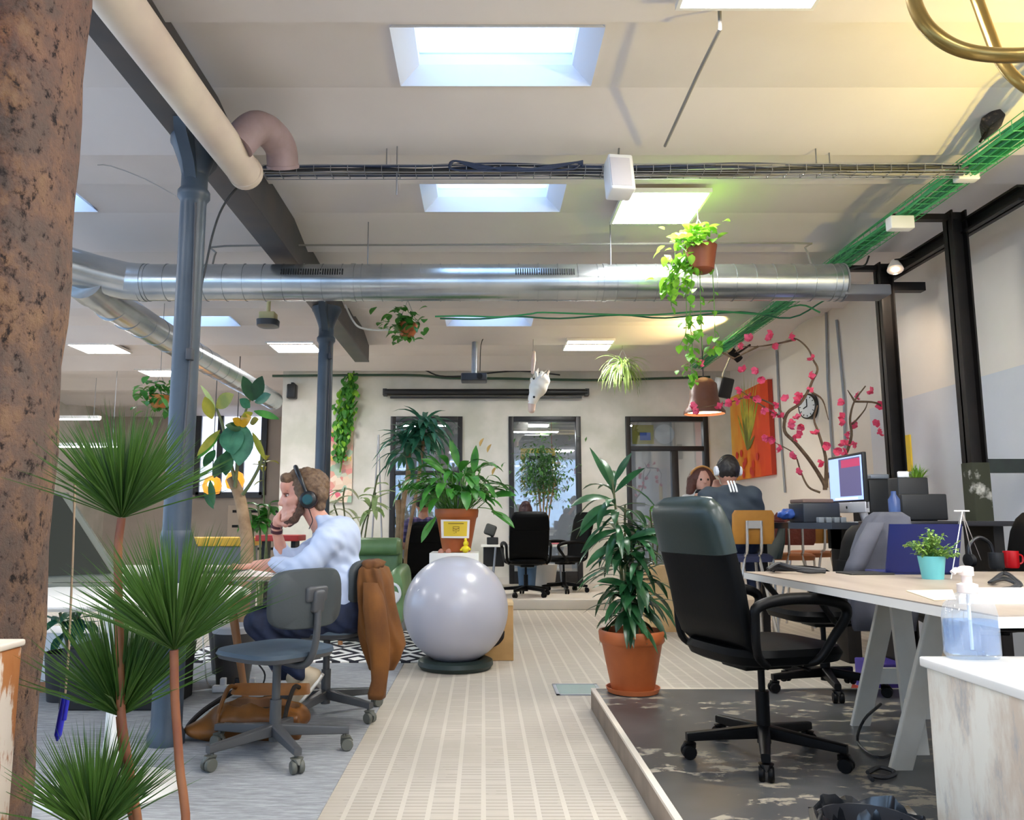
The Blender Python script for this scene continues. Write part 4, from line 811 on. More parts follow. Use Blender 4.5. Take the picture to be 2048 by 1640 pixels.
w_ = bust('person', 'brown haired person with a hairband and dark scarf facing the camera', q3, (1404, 960), ((1376, 1003), (1436, 1003)), (1406, 1075), (mat('skin_w', '#dba892', .5), mat('top_white', '#dcd9d4', .8), _M['denim']), 1, face=True,
    arms=[((1378, 1008), (1382, 1050, -.1), (1394, 1004, -.2))],
    hairprims=lambda h: [('e', tuple(h+A((0, .03, .02))), (.115, .11, .115)), ('c', tuple(h+A((-.09, .01, 0))), tuple(h+A((-.115, .0, -.12))), .05, .04), ('c', tuple(h+A((.09, .01, 0))), tuple(h+A((.1, .0, -.1))), .045, .035), ('sub', ('e', tuple(h+A((0, -.12, -.035))), (.075, .1, .1)))], hairmat=mat('hair_chestnut', '#5a3428', .55, bump=(80, .5, .004)))
h = V(q3(1404, 960)); mb = MB(); mb.tube([h+V((-.105, .0, .02)), h+V((-.09, -.02, .085)), h+V((0, -.03, .128)), h+V((.09, -.02, .085)), h+V((.105, .0, .02))], .01, 8, 5); mb.build('hairband', mat('band_ochre', '#c28a4c', .6), w_)
MB().sdf([('e', tuple(h+V((0, -.03, -.135))), (.085, .085, .055)), ('c', tuple(h+V((0, -.085, -.16))), tuple(h+V((.0, -.1, -.27))), .045, .05)], .009, .02).build('scarf', mat('scarf_dark', '#1b1a20', .9), w_, ang=180)
q4 = pix(10.9)
c_ = G(1052, 1192, .12); bust('person', 'dark haired person sitting with their back turned at the far desk', q4, (1051, 1024), ((1034, 1050), (1070, 1050)), (1054, 1118), (mat('skin_c', '#c99a80', .5), mat('top_pale', '#b9c6cf', .8), mat('jeans_c', '#54708c', .8)), 1, dyf=-1,
    arms=[((1032, 1053), (1024, 1085, .1), (1040, 1086, .3)), ((1072, 1053), (1090, 1082, .05), (1082, 1084, .3))], legs=[((1048, 1122), (1044, 1124, .45), (1046, 1178, .4)), ((1060, 1122), (1064, 1124, .45), (1062, 1178, .4))],
    hairprims=lambda h: [('e', tuple(h+A((0, -.01, .02))), (.092, .11, .115)), ('e', tuple(h+A((0, -.06, .1))), (.06, .06, .05)), ('sub', ('e', tuple(h+A((0, .13, -.05))), (.12, .1, .1)))], hairmat=mat('hair_auburn', '#3a2120', .5, bump=(80, .5, .004)))
m = mat('plaid', '#3c3358', .85); g = NG(m); x, y, z = g.xyz(g.co()); ch = g.math('ADD', g.math('GREATER_THAN', g.math('FRACT', g.math('MULTIPLY', x, 14)), .6), g.math('GREATER_THAN', g.math('FRACT', g.math('MULTIPLY', z, 14)), .6)); g.col(g.ramp(g.math('MULTIPLY', ch, .5), [(.1, '#2b2547'), (.5, '#4b4168'), (.95, '#7a5f80')]))
q5 = pix(9.2)
bust('person', 'person in a purple plaid shirt half hidden behind the peace lily pot', q5, (846, 1006), ((822, 1047), (872, 1047)), (846, 1135), (mat('skin_p', '#a8765c', .5), _M['plaid'], _M['denim']), 1, dyf=-1,
    arms=[((818, 1052), (808, 1092, -.05), (826, 1096, .2)), ((876, 1052), (886, 1092, .05), (870, 1095, .3))], legs=[((836, 1142), (826, 1146, .45), (828, 1222, .42)), ((858, 1142), (864, 1146, .45), (866, 1222, .42))])
# ================================================================ PLANTS
def leafmat(name, c1, c2, rough=.38, sc=9):
    m = mat(name, c1, rough, var=(c2, sc, .35, .68)); g = NG(m); tr = g.new('BsdfTranslucent'); tr.inputs[0].default_value = lin(c2); mx = g.new('MixShader'); mx.inputs[0].default_value = .18
    g.l.new(g.b.outputs[0], mx.inputs[1]); g.l.new(tr.outputs[0], mx.inputs[2]); g.l.new(mx.outputs[0], g.n['Material Output'].inputs[0]); return m
leafmat('leaf_dark', '#153a20', '#2d6038', .3); leafmat('leaf_mid', '#2c6a2a', '#57a03c'); leafmat('leaf_bright', '#5fa028', '#a3d84a'); leafmat('leaf_blue', '#1f5a44', '#4a8a6a'); leafmat('leaf_olive', '#6f7a1e', '#a8a23a'); leafmat('leaf_pale', '#86a85a', '#c3d69a'); leafmat('leaf_spike', '#244a1a', '#587c32', .5, 5); leafmat('leaf_yellow', '#b98a1c', '#d9b13a')
mat('terracotta', '#b4602f', .5, var=('#9c4f24', 4)); mat('terra_rim', '#c06a3c', .45); mat('soil', '#2f2219', .95, bump=(60, .6, .01)); mat('bark', '#a98c6c', .8, var=('#86694c', 12), bump=(30, .5, .006)); mat('cane', '#4d5a34', .6, var=('#6a6a40', 20)); mat('stem_brown', '#8a5a34', .55, var=('#6f3a22', 7, .35, .65)); mat('stem_green', '#5b8a3a', .5)
def rdir(el, az): return V((math.cos(el)*math.cos(az), math.cos(el)*math.sin(az), math.sin(el)))
def pot(t, c, r0, r1, h, m, rim=True, saucer=True, soil=True, nm='pot'):
    mb = MB(); pr = [(r0, .004), (r1*.93, h*.78), (r1*.95, h*.79), (r1, h*.82), (r1*1.03, h*.97), (r1*1.0, h), (r1*.93, h), (r1*.9, h*.85)] if rim else [(r0, .0), (r1, h), (r1*.94, h), (r1*.9, h*.86)]
    mb.lathe(pr, c, 40); mb.build(nm, m, t)
    if soil: MB().lathe([(.001, h*.86), (r1*.9, h*.85), (r1*.9, h*.84)], c, 24).build('soil', _M['soil'], t)
    if saucer: MB().lathe([(r0*1.02, -.0), (r0*1.2, .004), (r0*1.3, .03), (r0*1.26, .03), (r0*1.1, .01)], c, 40).build('saucer', _M['terra_rim'] if m == _M['terracotta'] else m, t)
# --- spiky papyrus heads at the left
sp = G(330, 2350, 0); t = T('spiky_plant', 'tall plant with four spiky grass like heads in front of the rusty pillar', 'plant', (sp.x, 1.5, 0))
pc = V((P(300, 1640, 1.5).x, 1.5, 0)); pot(t, pc, .11, .15, .26, _M['terracotta'])
rn = random.Random(11)
for (bx, by, Y, L, n, path, azl) in ((243, 1036, 1.52, .222, 330, [(243, 1036), (236, 1110), (240, 1300), (243, 1430), (262, 1560), (280, 1700)], 0), (348, 1300, 1.46, .235, 380, [(348, 1300), (350, 1400), (358, 1520), (366, 1720)], 0), (240, 1432, 1.55, .225, 310, [(240, 1432), (248, 1520), (262, 1620), (285, 1720)], 0), (185, 1672, 1.48, .20, 300, [(185, 1672), (230, 1800)], 0)):
    b = P(bx, by, Y); mb = MB(); mb.tube([P(x, y, Y) for x, y in path]+[pc+V((rn.uniform(-.03, .03), 0, .22))], .0075, 10, 5); mb.build('stem', _M['stem_brown'], t)
    mb = MB()
    for k in range(n):
        el = R(rn.triangular(16, 88, 58)); az = rn.uniform(0, 2*PI); d = rdir(el, az); l = L*rn.uniform(.8, 1.08); w_ = .0032; s = d.cross(V((rn.uniform(-1, 1), rn.uniform(-1, 1), rn.uniform(-1, 1)))).normalized()*w_/2
        p0 = b+d*.004; p1 = b+d*l*.55; p2 = b+d*l+V((0, 0, -.02*rn.random()*math.cos(el)))
        mb.add([p0-s*.6, p0+s*.6, p1-s, p1+s, p2], [(0, 1, 3, 2), (2, 3, 4)])
        s2 = s.cross(d).normalized()*w_/2; mb.add([p0-s2*.6, p0+s2*.6, p1-s2, p1+s2, p2], [(0, 1, 3, 2), (2, 3, 4)])
    mb.build('leaf_tuft', _M['leaf_spike'], t, smooth=False)
# --- dracaena in a terracotta pot on the platform
c = G(1266, 1384, .11); c.z = .11; t = T('dracaena', 'tall leafy dracaena in a terracotta pot on the platform corner', 'plant', c)
pot(t, c, .115, .178, .335, _M['terracotta']); rn = random.Random(5); mb = MB(); canes = []
for (x1, y1, x0) in ((1225, 960, 1255), (1250, 1010, 1262), (1262, 1080, 1268), (1280, 1120, 1274), (1240, 1130, 1258)):
    p0 = V((P(x0, 1300, c.y).x, c.y+rn.uniform(-.03, .03), c.z+.28)); p1 = P(x1, y1, c.y+rn.uniform(-.06, .06)); pth = [p0, p0.lerp(p1, .5)+V((rn.uniform(-.015, .015), rn.uniform(-.02, .02), 0)), p1]; canes.append(pth); MB().tube(pth, [.009, .008, .006], 8, 4).build('cane', _M['cane'], t)
for ci, pth in enumerate(canes):
    for k in range(46 if ci == 0 else 30):
        u = rn.uniform(.14, 1)**.8; p = pth[0].lerp(pth[2], u); az = rn.uniform(0, 2*PI); top = u > .8; el = R(rn.uniform(35, 75) if top and rn.random() < .5 else rn.uniform(-5, 45)); mb.leaf(p, rdir(el, az), rn.uniform(.2, .33), rn.uniform(.034, .052), rn.uniform(.45, 1.35), n=6, fold=.12)
for (x, y, x2, y2, L, dr) in ((1222, 975, 1182, 900, .26, .0), (1228, 965, 1252, 920, .2, .1), (1230, 985, 1270, 935, .22, .3), (1225, 1000, 1170, 975, .27, .6), (1230, 1010, 1160, 1000, .27, .9), (1235, 1020, 1160, 1020, .28, .7), (1240, 1060, 1150, 1060, .27, .6), (1255, 1080, 1320, 1040, .24, .4), (1262, 1080, 1330, 1050, .24, .8), (1245, 1090, 1170, 1085, .26, .7), (1265, 1180, 1190, 1120, .22, .5), (1262, 1220, 1225, 1230, .16, 1.0), (1272, 1210, 1330, 1230, .25, .8)):
    a, b = P(x, y, c.y-.03), P(x2, y2, c.y-.08); mb.leaf(a, b-a, L, .05, dr, up=(0, -.6, .8), n=7, fold=.1)
mb.build('foliage', _M['leaf_dark'], t)
# --- peace lily on the plinth
mat('plinth_white', '#e4e2dd', .6); yp = 6.75; p = P(910, 1104, yp); z0 = p.z
t = T('plinth', 'white square plinth behind the exercise ball carrying a terracotta pot', 'plinth', (p.x, yp, 0)); mb = MB(); mb.box((p.x-.2, yp-.2, 0), (p.x+.2, yp+.2, z0), .006); mb.build('body', _M['plinth_white'], t)
c = V((P(913, 1104, yp).x, yp-.01, z0)); t = T('peace_lily', 'bushy peace lily in a terracotta pot with a yellow notice', 'plant', c)
h = P(913, 1018, yp).z-z0; pot(t, c, .115, .178, h, _M['terracotta'], saucer=False)
mb = MB(); a, b = P(882, 1039, yp-.155), P(941, 1076, yp-.155); mb.add([(a.x, yp-.19, a.z), (b.x-.005, yp-.19, a.z-.004), (b.x-.012, yp-.163, b.z-.002), (a.x+.004, yp-.163, b.z)], [(0, 1, 2, 3)])
mb.add([(p_[0], p_[1]+.003, p_[2]) for p_ in mb.v[:4]], [(3, 2, 1, 0)]); o = mb.build('notice', mat('paper_white', '#eee7e4', .7), t, smooth=False); o['label'] = 'yellow notice with a small envelope drawing'
def onpot(u0, v0, u1, v1, off): # rectangle in notice coordinates
    def pt(u, v): x = a.x+.004*v+(b.x-.012*v-a.x)*u; return (x, yp-.19+.027*v-off, a.z+(b.z-a.z)*v)
    return [pt(u0, v0), pt(u1, v0), pt(u1, v1), pt(u0, v1)]
mb = MB(); mb.add(onpot(.09, .1, .9, .9, .001), [(0, 1, 2, 3)]); mb.build('yellow_field', mat('notice_yellow', '#e9c63a', .7), t, smooth=False)
mb = MB()
for q_ in ((.25, .2, .78, .235), (.41, .38, .63, .405), (.41, .6, .63, .625), (.41, .38, .425, .62), (.615, .38, .63, .62), (.42, .47, .47, .5), (.47, .5, .52, .54), (.52, .5, .57, .54), (.57, .46, .62, .5), (.51, .66, .53, .74), (.44, .73, .48, .75)): mb.add(onpot(*q_, .002), [(0, 1, 2, 3)])
mb.build('drawing', mat('ink_brown', '#7d5a1c', .7), t, smooth=False)
rn = random.Random(8); mb = MB(); ms = MB(); zb = c.z+h*.86
for k in range(125):
    az = rn.uniform(0, 2*PI); r = rn.uniform(.02, .12); el = R(rn.uniform(35, 86)); p0 = V((c.x+r*math.cos(az), c.y+r*math.sin(az), zb)); L1 = rn.uniform(.15, .42); d = rdir(el, az+rn.uniform(-.4, .4)); p1 = p0+d*L1
    ms.tube([p0, p0.lerp(p1, .5)+V((0, 0, .01)), p1], .0035, 5, 3); mb.leaf(p1, (d+V((math.cos(az)*.5, math.sin(az)*.5, -.15))), rn.uniform(.15, .26), rn.uniform(.055, .085), rn.uniform(.5, 1.5), n=6, fold=.12)
for (x, y, x2, y2) in ((930, 1000, 905, 880), (925, 990, 862, 915), (945, 1000, 950, 905), (920, 1000, 800, 960), (950, 1010, 1000, 985), (955, 1015, 1005, 1030), (900, 1005, 850, 1060)):
    a_, b_ = P(x, y, yp-.03), P(x2, y2, yp-.08); ms.tube([a_, a_.lerp(b_, .5)+V((0, 0, .02)), b_], .0035, 5, 3); mb.leaf(a_.lerp(b_, .55), b_-a_, .24, .07, .4, up=(0, -.7, .7), n=6)
ms.build('stalks', _M['stem_green'], t)['kind'] = 'stuff'; mb.build('foliage', _M['leaf_mid'], t)
ms = MB()
for (x, y) in ((960, 893), (985, 950), (975, 905)): p1 = P(x, y, yp-.02); ms.leaf(p1, (.3, -.2, .9), .08, .045, .3)
ms.build('flower', mat('faded_flower', '#d9b574', .6), t)
t = T('wooden_figure', 'small yellow carved figure on the plinth edge before the pot', 'figurine', P(931, 1104, yp-.17)); p = P(931, 1104, yp-.185); p.z = z0
mb = MB(); mb.sph(p+V((0, 0, .03)), (.03, .025, .03), 12, 8); mb.sph(p+V((.003, 0, .075)), (.022, .02, .024), 12, 8); mb.cyl(p+V((-.02, 0, .045)), p+V((-.04, -.01, .02)), .008); mb.cyl(p+V((.02, 0, .045)), p+V((.04, -.01, .025)), .008); mb.sph(p+V((.0, -.0, .105)), (.012, .012, .014), 8, 6); mb.build('body', mat('bright_yellow', '#e8d21f', .5), t)
for k, x in enumerate((882, 897)): p = P(x, 1104, yp-.18); p.z = z0; one('clay_shard', MB().loft([(p, V((.025, 0, 0)), V((0, .02, 0))), (p+V((0, 0, .02)), V((.022, 0, 0)), V((0, .017, 0))), (p+V((.003, 0, .034)), V((.008, 0, 0)), V((0, .008, 0)))], 12), mat('clay_pink', '#b57a66', .7), 'small clay lump on the plinth left of the yellow figure' if k else 'small clay lump on the plinth, farthest left', 'clay lump')
# --- palm like dracaena tree with bare canes
c = V((P(805, 1180, 8.0).x, 8.0, 0)); t = T('dracaena_tree', 'bare caned dracaena tree with drooping leaf crowns left of the peace lily', 'plant', c); pot(t, c, .16, .22, .36, mat('white_pot', '#dcdad5', .5), False, False)
rn = random.Random(21); mb = MB()
for (path, r, n) in (([(800, 1100), (806, 1010), (815, 960), (817, 925), (815, 890)], .026, 55), ([(795, 1100), (798, 1040), (795, 1000)], .03, 0), ([(812, 1100), (830, 1000), (838, 950), (845, 900), (848, 850)], .018, 60)):
    pts = [P(x, y, 8.0) for x, y in path]; MB().tube([V((pts[0].x, 8, .3))]+pts, r, 10, 5).build('cane', _M['bark'], t)
    for k in range(n): az = rn.uniform(0, 2*PI); mb.leaf(pts[-1]+V((0, 0, rn.uniform(-.14, .06))), rdir(R(rn.uniform(-5, 70)), az), rn.uniform(.28, .46), .06, rn.uniform(.6, 1.6), n=6, fold=.15)
mb.build('foliage', _M['leaf_blue'], t)
# --- small leaved fig before the middle window
c = V((P(1090, 1150, 11.72).x, 11.72, .12)); t = T('fig_tree', 'slim fig tree with fine leaves before the middle window', 'plant', c); pot(t, c, .14, .18, .3, _M['white_pot'], False, False)
rn = random.Random(31); mb = MB(); ms = MB()
for k in range(4):
    p1 = P(1075+12*k, 960-10*(k % 2), 11.72); MB().tube([V((c.x+.02*k-.03, 11.72, .36)), P(1082+5*k, 1040, 11.72), p1], .012, 6, 4).build('stem', _M['bark'], t)
for k in range(900):
    u = rn.random(); ctr = P(rn.gauss(1086, 23), rn.gauss(945, 30), 11.68+rn.gauss(0, .12))
    mb.leaf(ctr, rdir(R(rn.uniform(-50, 40)), rn.uniform(0, 2*PI)), .085, .036, .4, n=2)
mb.build('foliage', leafmat('leaf_fig', '#3c6a36', '#6a9a58'), t)
# --- rubber plant and bare trunk behind the man
c = V((P(470, 1180, 5.75).x, 5.75, .006)); t = T('rubber_plant', 'rubber plant with big glossy leaves on a thick pale trunk', 'plant', c); pot(t, c, .13, .17, .32, mat('dark_pot', '#26262a', .5), False, False)
MB().tube([V((c.x+.05, 5.75, .28)), P(494, 1110, 5.75), P(488, 1040, 5.75), P(478, 990, 5.75), P(462, 955, 5.75)], [.05, .045, .042, .04, .036], 14, 5).build('trunk', _M['bark'], t)
for path in ([(470, 975), (476, 920), (482, 870), (492, 820), (505, 790)], [(470, 960), (455, 900), (445, 850), (432, 815)], [(485, 990), (505, 960), (523, 920), (520, 880)]): MB().tube([P(x, y, 5.7) for x, y in path], [.014, .012, .011, .009, .008][:len(path)], 8, 4).build('branch', _M['cane'], t)
LV = [((506, 802), (487, 752), .19, .085, 'leaf_dark'), ((508, 800), (524, 752), .19, .1, 'leaf_dark'), ((510, 805), (545, 785), .15, .08, 'leaf_blue'), ((500, 815), (483, 800), .11, .07, 'leaf_blue'), ((508, 822), (560, 836), .22, .055, 'leaf_mid'), ((505, 825), (486, 832), .1, .05, 'leaf_olive'), ((432, 815), (468, 786), .18, .11, 'leaf_olive'), ((430, 818), (410, 800), .04, .03, 'leaf_pale'), ((424, 838), (411, 795), .17, .085, 'leaf_olive'), ((430, 812), (408, 778), .18, .03, 'leaf_pale'), ((478, 848), (500, 835), .14, .1, 'leaf_yellow'), ((484, 850), (468, 838), .1, .06, 'leaf_yellow'), ((505, 865), (532, 920), .24, .045, 'leaf_olive'), ((486, 858), (455, 850), .13, .07, 'leaf_dark'), ((500, 846), (520, 836), .1, .06, 'leaf_olive'),
      ((462, 850), (466, 905), .23, .17, 'leaf_blue'), ((488, 850), (478, 930), .3, .17, 'leaf_blue'), ((455, 900), (452, 945), .2, .1, 'leaf_dark'), ((440, 860), (398, 905), .24, .06, 'leaf_olive'), ((440, 868), (395, 915), .23, .055, 'leaf_mid'), ((420, 960), (428, 1010), .2, .05, 'leaf_dark'), ((408, 985), (430, 1020), .16, .04, 'leaf_dark'), ((430, 900), (408, 930), .15, .07, 'leaf_dark'), ((452, 905), (425, 960), .2, .09, 'leaf_dark')]
for a_, b_, L, w_, m_ in LV: MB().leaf(P(*a_, 5.62), P(*b_, 5.55)-P(*a_, 5.62), L, w_, .05, up=(.1, -1, .25), n=7, fold=.07).build('leaf', _M[m_], t)
# --- hanging pothos
def rope(a, b, r=.0035): return MB().tube([a, b], r, 6)
yh = 5.35; t = T('hanging_pothos', 'long trailing pothos in a brown pot hanging from the ceiling tray', 'hanging plant', P(1403, 540, yh)); c = P(1403, 545, yh); h = P(1403, 493, yh).z-c.z
mb = MB(); mb.lathe([(.06, 0), (.085, .02), (.105, h*.8), (.112, h), (.104, h), (.1, h*.85)], c, 28); mb.build('pot', mat('brown_pot', '#7a3b24', .5, var=('#8c4a30', 4)), t)
top = P(1388, 300, 4.9); hk = V((c.x-.02, yh, 3.3)); kn = c+V((-.01, 0, h+.2))
for s in ((.1, 0), (-.08, .07), (-.08, -.07)): rope(c+V((s[0], s[1], h)), kn, .0025).build('cord', _M['cable_white'], t)
rope(kn, hk, .003).build('cord', _M['cable_grey'], t)
rn = random.Random(41); mb = MB(); ms = MB(); md = MB()
def heart(mb, p, d, s, dr=.6): mb.leaf(p, d, s, s*.72, dr, n=4, fold=.1, shape=.75)
for k in range(150):
    az = rn.uniform(0, 2*PI); p = c+V((rn.gauss(-.06, .07), rn.gauss(0, .07), h+rn.uniform(-.02, .14))); heart(mb, p, rdir(R(rn.uniform(-20, 60)), az), rn.uniform(.05, .09))
for k in range(60): p = P(rn.gauss(1358, 20), rn.uniform(500, 590), yh+rn.uniform(-.1, .06)); heart(mb, p, rdir(R(rn.uniform(-60, 20)), rn.uniform(0, 2*PI)), rn.uniform(.05, .085))
for (x0, pts) in ((1350, [(1350, 540), (1340, 580), (1343, 612)]), (1385, [(1383, 560), (1380, 640), (1385, 700), (1382, 765)]), (1400, [(1400, 560), (1402, 650), (1405, 700)]), (1372, [(1372, 560), (1372, 660), (1360, 690)]), (1425, [(1425, 545), (1428, 600), (1432, 690), (1450, 680)]), (1362, [(1362, 520), (1335, 560), (1330, 590)])):
    pp = [P(x, y, yh-.03) for x, y in [(x0, 505)]+pts]; MB().tube(pp, .0028, 5, 4).build('vine', _M['stem_green'], t); sp_ = smooth_path(pp, 8)
    for p in sp_[3:]:
        if rn.random() < (.85 if x0 in (1385, 1362, 1350) else .35): heart(md, p, rdir(R(rn.uniform(-70, 10)), rn.uniform(0, 2*PI)), rn.uniform(.045, .08))
for k in range(46): p = P(rn.gauss(1382, 10), rn.uniform(640, 768), yh-.03+rn.uniform(-.05, .05)); heart(md, p, rdir(R(rn.uniform(-60, 20)), rn.uniform(0, 2*PI)), rn.uniform(.04, .07))
for k in range(8): p = P(rn.uniform(1415, 1455), rn.uniform(672, 698), yh-.03); heart(md, p, rdir(R(rn.uniform(-60, 20)), rn.uniform(0, 2*PI)), .07)
mb.build('foliage', _M['leaf_bright'], t); md.build('trailing_leaves', leafmat('leaf_pothos', '#4c8f22', '#83bf3c'), t)
# --- small hanging plants
def hang(name, label, px, py, Y, kind, ropex, potm):
    p = P(px, py, Y); t = T(name, label, 'hanging plant', p); rn = random.Random(px); mb = MB()
    MB().lathe([(.06, -.05), (.09, .0), (.1, .07), (.092, .07), (.085, .05)], p, 20).build('pot', potm, t)
    rp = V((p.x+ropex, Y, 3.31)); [rope(p+V((s, 0, .07)), p+V((0, 0, .3)), .0025).build('cord', _M['cable_grey'], t) for s in (-.09, .09)]; rope(p+V((0, 0, .3)), rp, .003).build('cord', _M['cable_grey'], t)
    if kind == 0:
        for k in range(110): heart(mb, p+V((rn.gauss(-.02, .1), rn.gauss(0, .09), rn.gauss(.06, .08))), rdir(R(rn.uniform(-50, 50)), rn.uniform(0, 2*PI)), rn.uniform(.06, .12))
        mb.build('foliage', _M['leaf_mid'], t)
    else:
        for k in range(150): mb.leaf(p+V((0, 0, .06)), rdir(R(rn.uniform(0, 75)), rn.uniform(0, 2*PI)), rn.uniform(.25, .5), .018, rn.uniform(1.2, 2.6), n=7)
        mb.build('foliage', leafmat('leaf_spider', '#7f9f4a', '#b7cf86'), t)
    return t
hang('hanging_basket', 'small leafy plant in a hanging terracotta pot beside the beam end', 815, 662, 7.45, 0, 0, _M['terra_rim']); hang('spider_plant', 'arching spider plant in a pale pot hanging before the back wall', 1246, 742, 10.2, 1, 0, mat('pale_glass', '#c9d3d6', .3)); hang('hanging_basket', 'small plant in an orange hanging pot left of the nearer column', 318, 805, 8.0, 0, 0, mat('orange_pot', '#c7793a', .6))
# --- ivy on the back wall
t = T('wall_ivy', 'ivy trailing down the back wall beside the farther column', 'plant', P(693, 800, 11.9)); rn = random.Random(51); mb = MB(); m2 = MB()
for k in range(420):
    v = rn.random(); y = 745+v*170; cx = 703-18*v-(6 if v > .5 else 0); wd = 8+10*math.sin(PI*min(1, v*1.2)); heart(mb if rn.random() < .8 else m2, P(rn.gauss(cx, wd*.55), y, 11.9-abs(rn.gauss(0, .05))), V((rn.uniform(-1, 1), -.6, -1)), rn.uniform(.07, .11))
for k in range(60): heart(m2, P(rn.gauss(683, 8), rn.uniform(775, 870), 11.9), V((rn.uniform(-1, 1), -.6, -1)), .09)
mb.build('foliage', _M['leaf_mid'], t); m2.build('bright_leaves', _M['leaf_bright'], t)
MB().tube([P(708, 738, 11.9), P(702, 800, 11.9), P(690, 880, 11.9), P(680, 945, 11.9)], .012, 6, 4).build('vine', _M['stem_green'], t)
# --- variegated plants behind the man
def bush(name, label, base, path, leaves, m_, Y, potm, seedv, L=(.18, .28), W=.06, n=12, pr=.13):
    c = V((P(base[0], base[1], Y).x, Y, 0)); t = T(name, label, 'plant', c); pot(t, c, pr*.8, pr, pr*2, potm, False, False); rn = random.Random(seedv); mb = MB()
    for pth in path:
        pts = [c+V((0, 0, pr*1.7))]+[P(x, y, Y) for x, y in pth]; MB().tube(pts, .009, 6, 4).build('stem', _M['cane'], t)
        for k in range(n): u = rn.uniform(.5, 1); i = min(int(u*(len(pts)-1)), len(pts)-2); p = pts[i].lerp(pts[i+1], u*(len(pts)-1)-i); mb.leaf(p, rdir(R(rn.uniform(-15, 55)), rn.uniform(0, 2*PI)), rn.uniform(*L), W, rn.uniform(.3, 1.0), n=5)
    mb.build('foliage', m_, t); return t
bush('variegated_plant', 'pale variegated plant standing behind the man and the green armchair', (715, 1130), [[(722, 1070), (742, 1010), (756, 950)], [(735, 1040), (752, 985)]], 0, _M['leaf_pale'], 8.1, _M['white_pot'], 61, n=9)
bush('variegated_plant', 'pale broad leaved plant directly behind the seated man\'s shoulder', (690, 1130), [[(690, 1050), (686, 1000), (690, 975)], [(680, 1060), (668, 1010)]], 0, leafmat('leaf_cream', '#9fae7a', '#d3d6b4'), 8.5, _M['white_pot'], 62, n=9)
bush('potted_plant', 'green leafy pot plant left of the man behind the work table', (525, 1120), [[(520, 1060), (515, 1010)], [(535, 1050), (540, 1005)], [(505, 1060), (500, 1020)]], 0, _M['leaf_mid'], 6.6, _M['white_pot'], 63, n=14, L=(.1, .2))
bush('potted_plant', 'slim twiggy plant with a pale stem far left of the man', (545, 1050), [[(528, 1000), (527, 940), (532, 920)]], 0, _M['leaf_olive'], 8.3, _M['dark_pot'], 64, n=7, L=(.1, .2))
bush('potted_plant', 'dark pot plant on the carpet behind the round table', (345, 1340), [[(345, 1200), (350, 1120)], [(335, 1210), (325, 1140)], [(360, 1200), (372, 1140)]], 0, _M['leaf_dark'], 5.3, _M['dark_pot'], 65, n=14, L=(.12, .22), pr=.14)
bush('potted_plant', 'dark leafy plant in the shade left of the brown floor bag', (140, 1330), [[(150, 1260), (160, 1220)], [(130, 1270), (120, 1225)]], 0, _M['leaf_blue'], 4.9, _M['dark_pot'], 66, n=14, L=(.12, .22), pr=.14)
bush('potted_plant', 'leafy green pot plant behind the tall dracaena, near the high table', (1308, 1130), [[(1305, 1080), (1300, 1020)], [(1315, 1090), (1325, 1040)], [(1298, 1100), (1288, 1060)]], 0, _M['leaf_mid'], 8.6, mat('moss_pot', '#2c3a3a', .6), 67, n=14, L=(.14, .24))
# --- cyan potted plant, black potted grass, blossom branches
yc = 3.35; c = P(1866, 1157, yc); c.z = ZT; t = T('potted_plant', 'small round leafy plant in a turquoise pot on the trestle desk', 'plant', c); hh = P(1866, 1115, yc).z-ZT; pot(t, c, .04, .052, hh+.006, mat('turquoise', '#6fc3c6', .45), False, False)
rn = random.Random(71); mb = MB(); 
for k in range(26): a_ = rdir(R(rn.uniform(5, 85)), rn.uniform(0, 2*PI)); MB()
ms = MB()
for k in range(60):
    d = rdir(R(rn.uniform(5, 88)), rn.uniform(0, 2*PI)); L = rn.uniform(.06, .125); b0 = c+V((0, 0, hh)); e_ = b0+V((d.x*L, d.y*L, d.z*L*.95)); ms.tube([b0, e_], .0015, 4)
    for j in range(9): p = b0.lerp(e_, rn.uniform(.35, 1.05)); mb.leaf(p, rdir(R(rn.uniform(-30, 70)), rn.uniform(0, 2*PI)), rn.uniform(.014, .022), .013, .3, n=2)
mb.build('foliage', leafmat('leaf_small', '#4d7a2e', '#9ab65c', sc=30), t); ms.build('stems', _M['stem_green'], t)['kind'] = 'stuff'
m = leafmat('leaf_grass', '#4f7c1f', '#a5c64a')
FLO = [(740,130),(720,165),(920,155),(540,165),(455,235),(770,235),(215,270),(90,395),(1110,350),(600,455),(475,455),(1100,510),(650,545),(455,640),(1105,630),(525,700),(610,715),(435,740),(360,750),(270,790),(20,780),(60,820),(865,715),(1000,680),(985,730),(790,770),(670,815),(770,850),(835,870),(975,885),(940,930),(1020,970),(910,965),(1000,1045),(945,1080),(1145,1025),(690,1070),(745,1085),(820,1170),(930,1240),(1250,1150),(985,1380),(1200,1300),(1300,1310),(1520,695),(1650,655),(1385,740),(1745,780),(1390,880),(1395,930),(1505,955),(1430,1045),(1700,930),(1725,1025),(1830,1090),(1400,1125),(1500,1130),(1345,1195),(1415,1215),(1450,1130)]
YB_ = 7.3; t = T('blossom_branches', 'tall bare branches with pink red paper blossoms in a golden vase', 'branches', P(1648, 985, YB_))
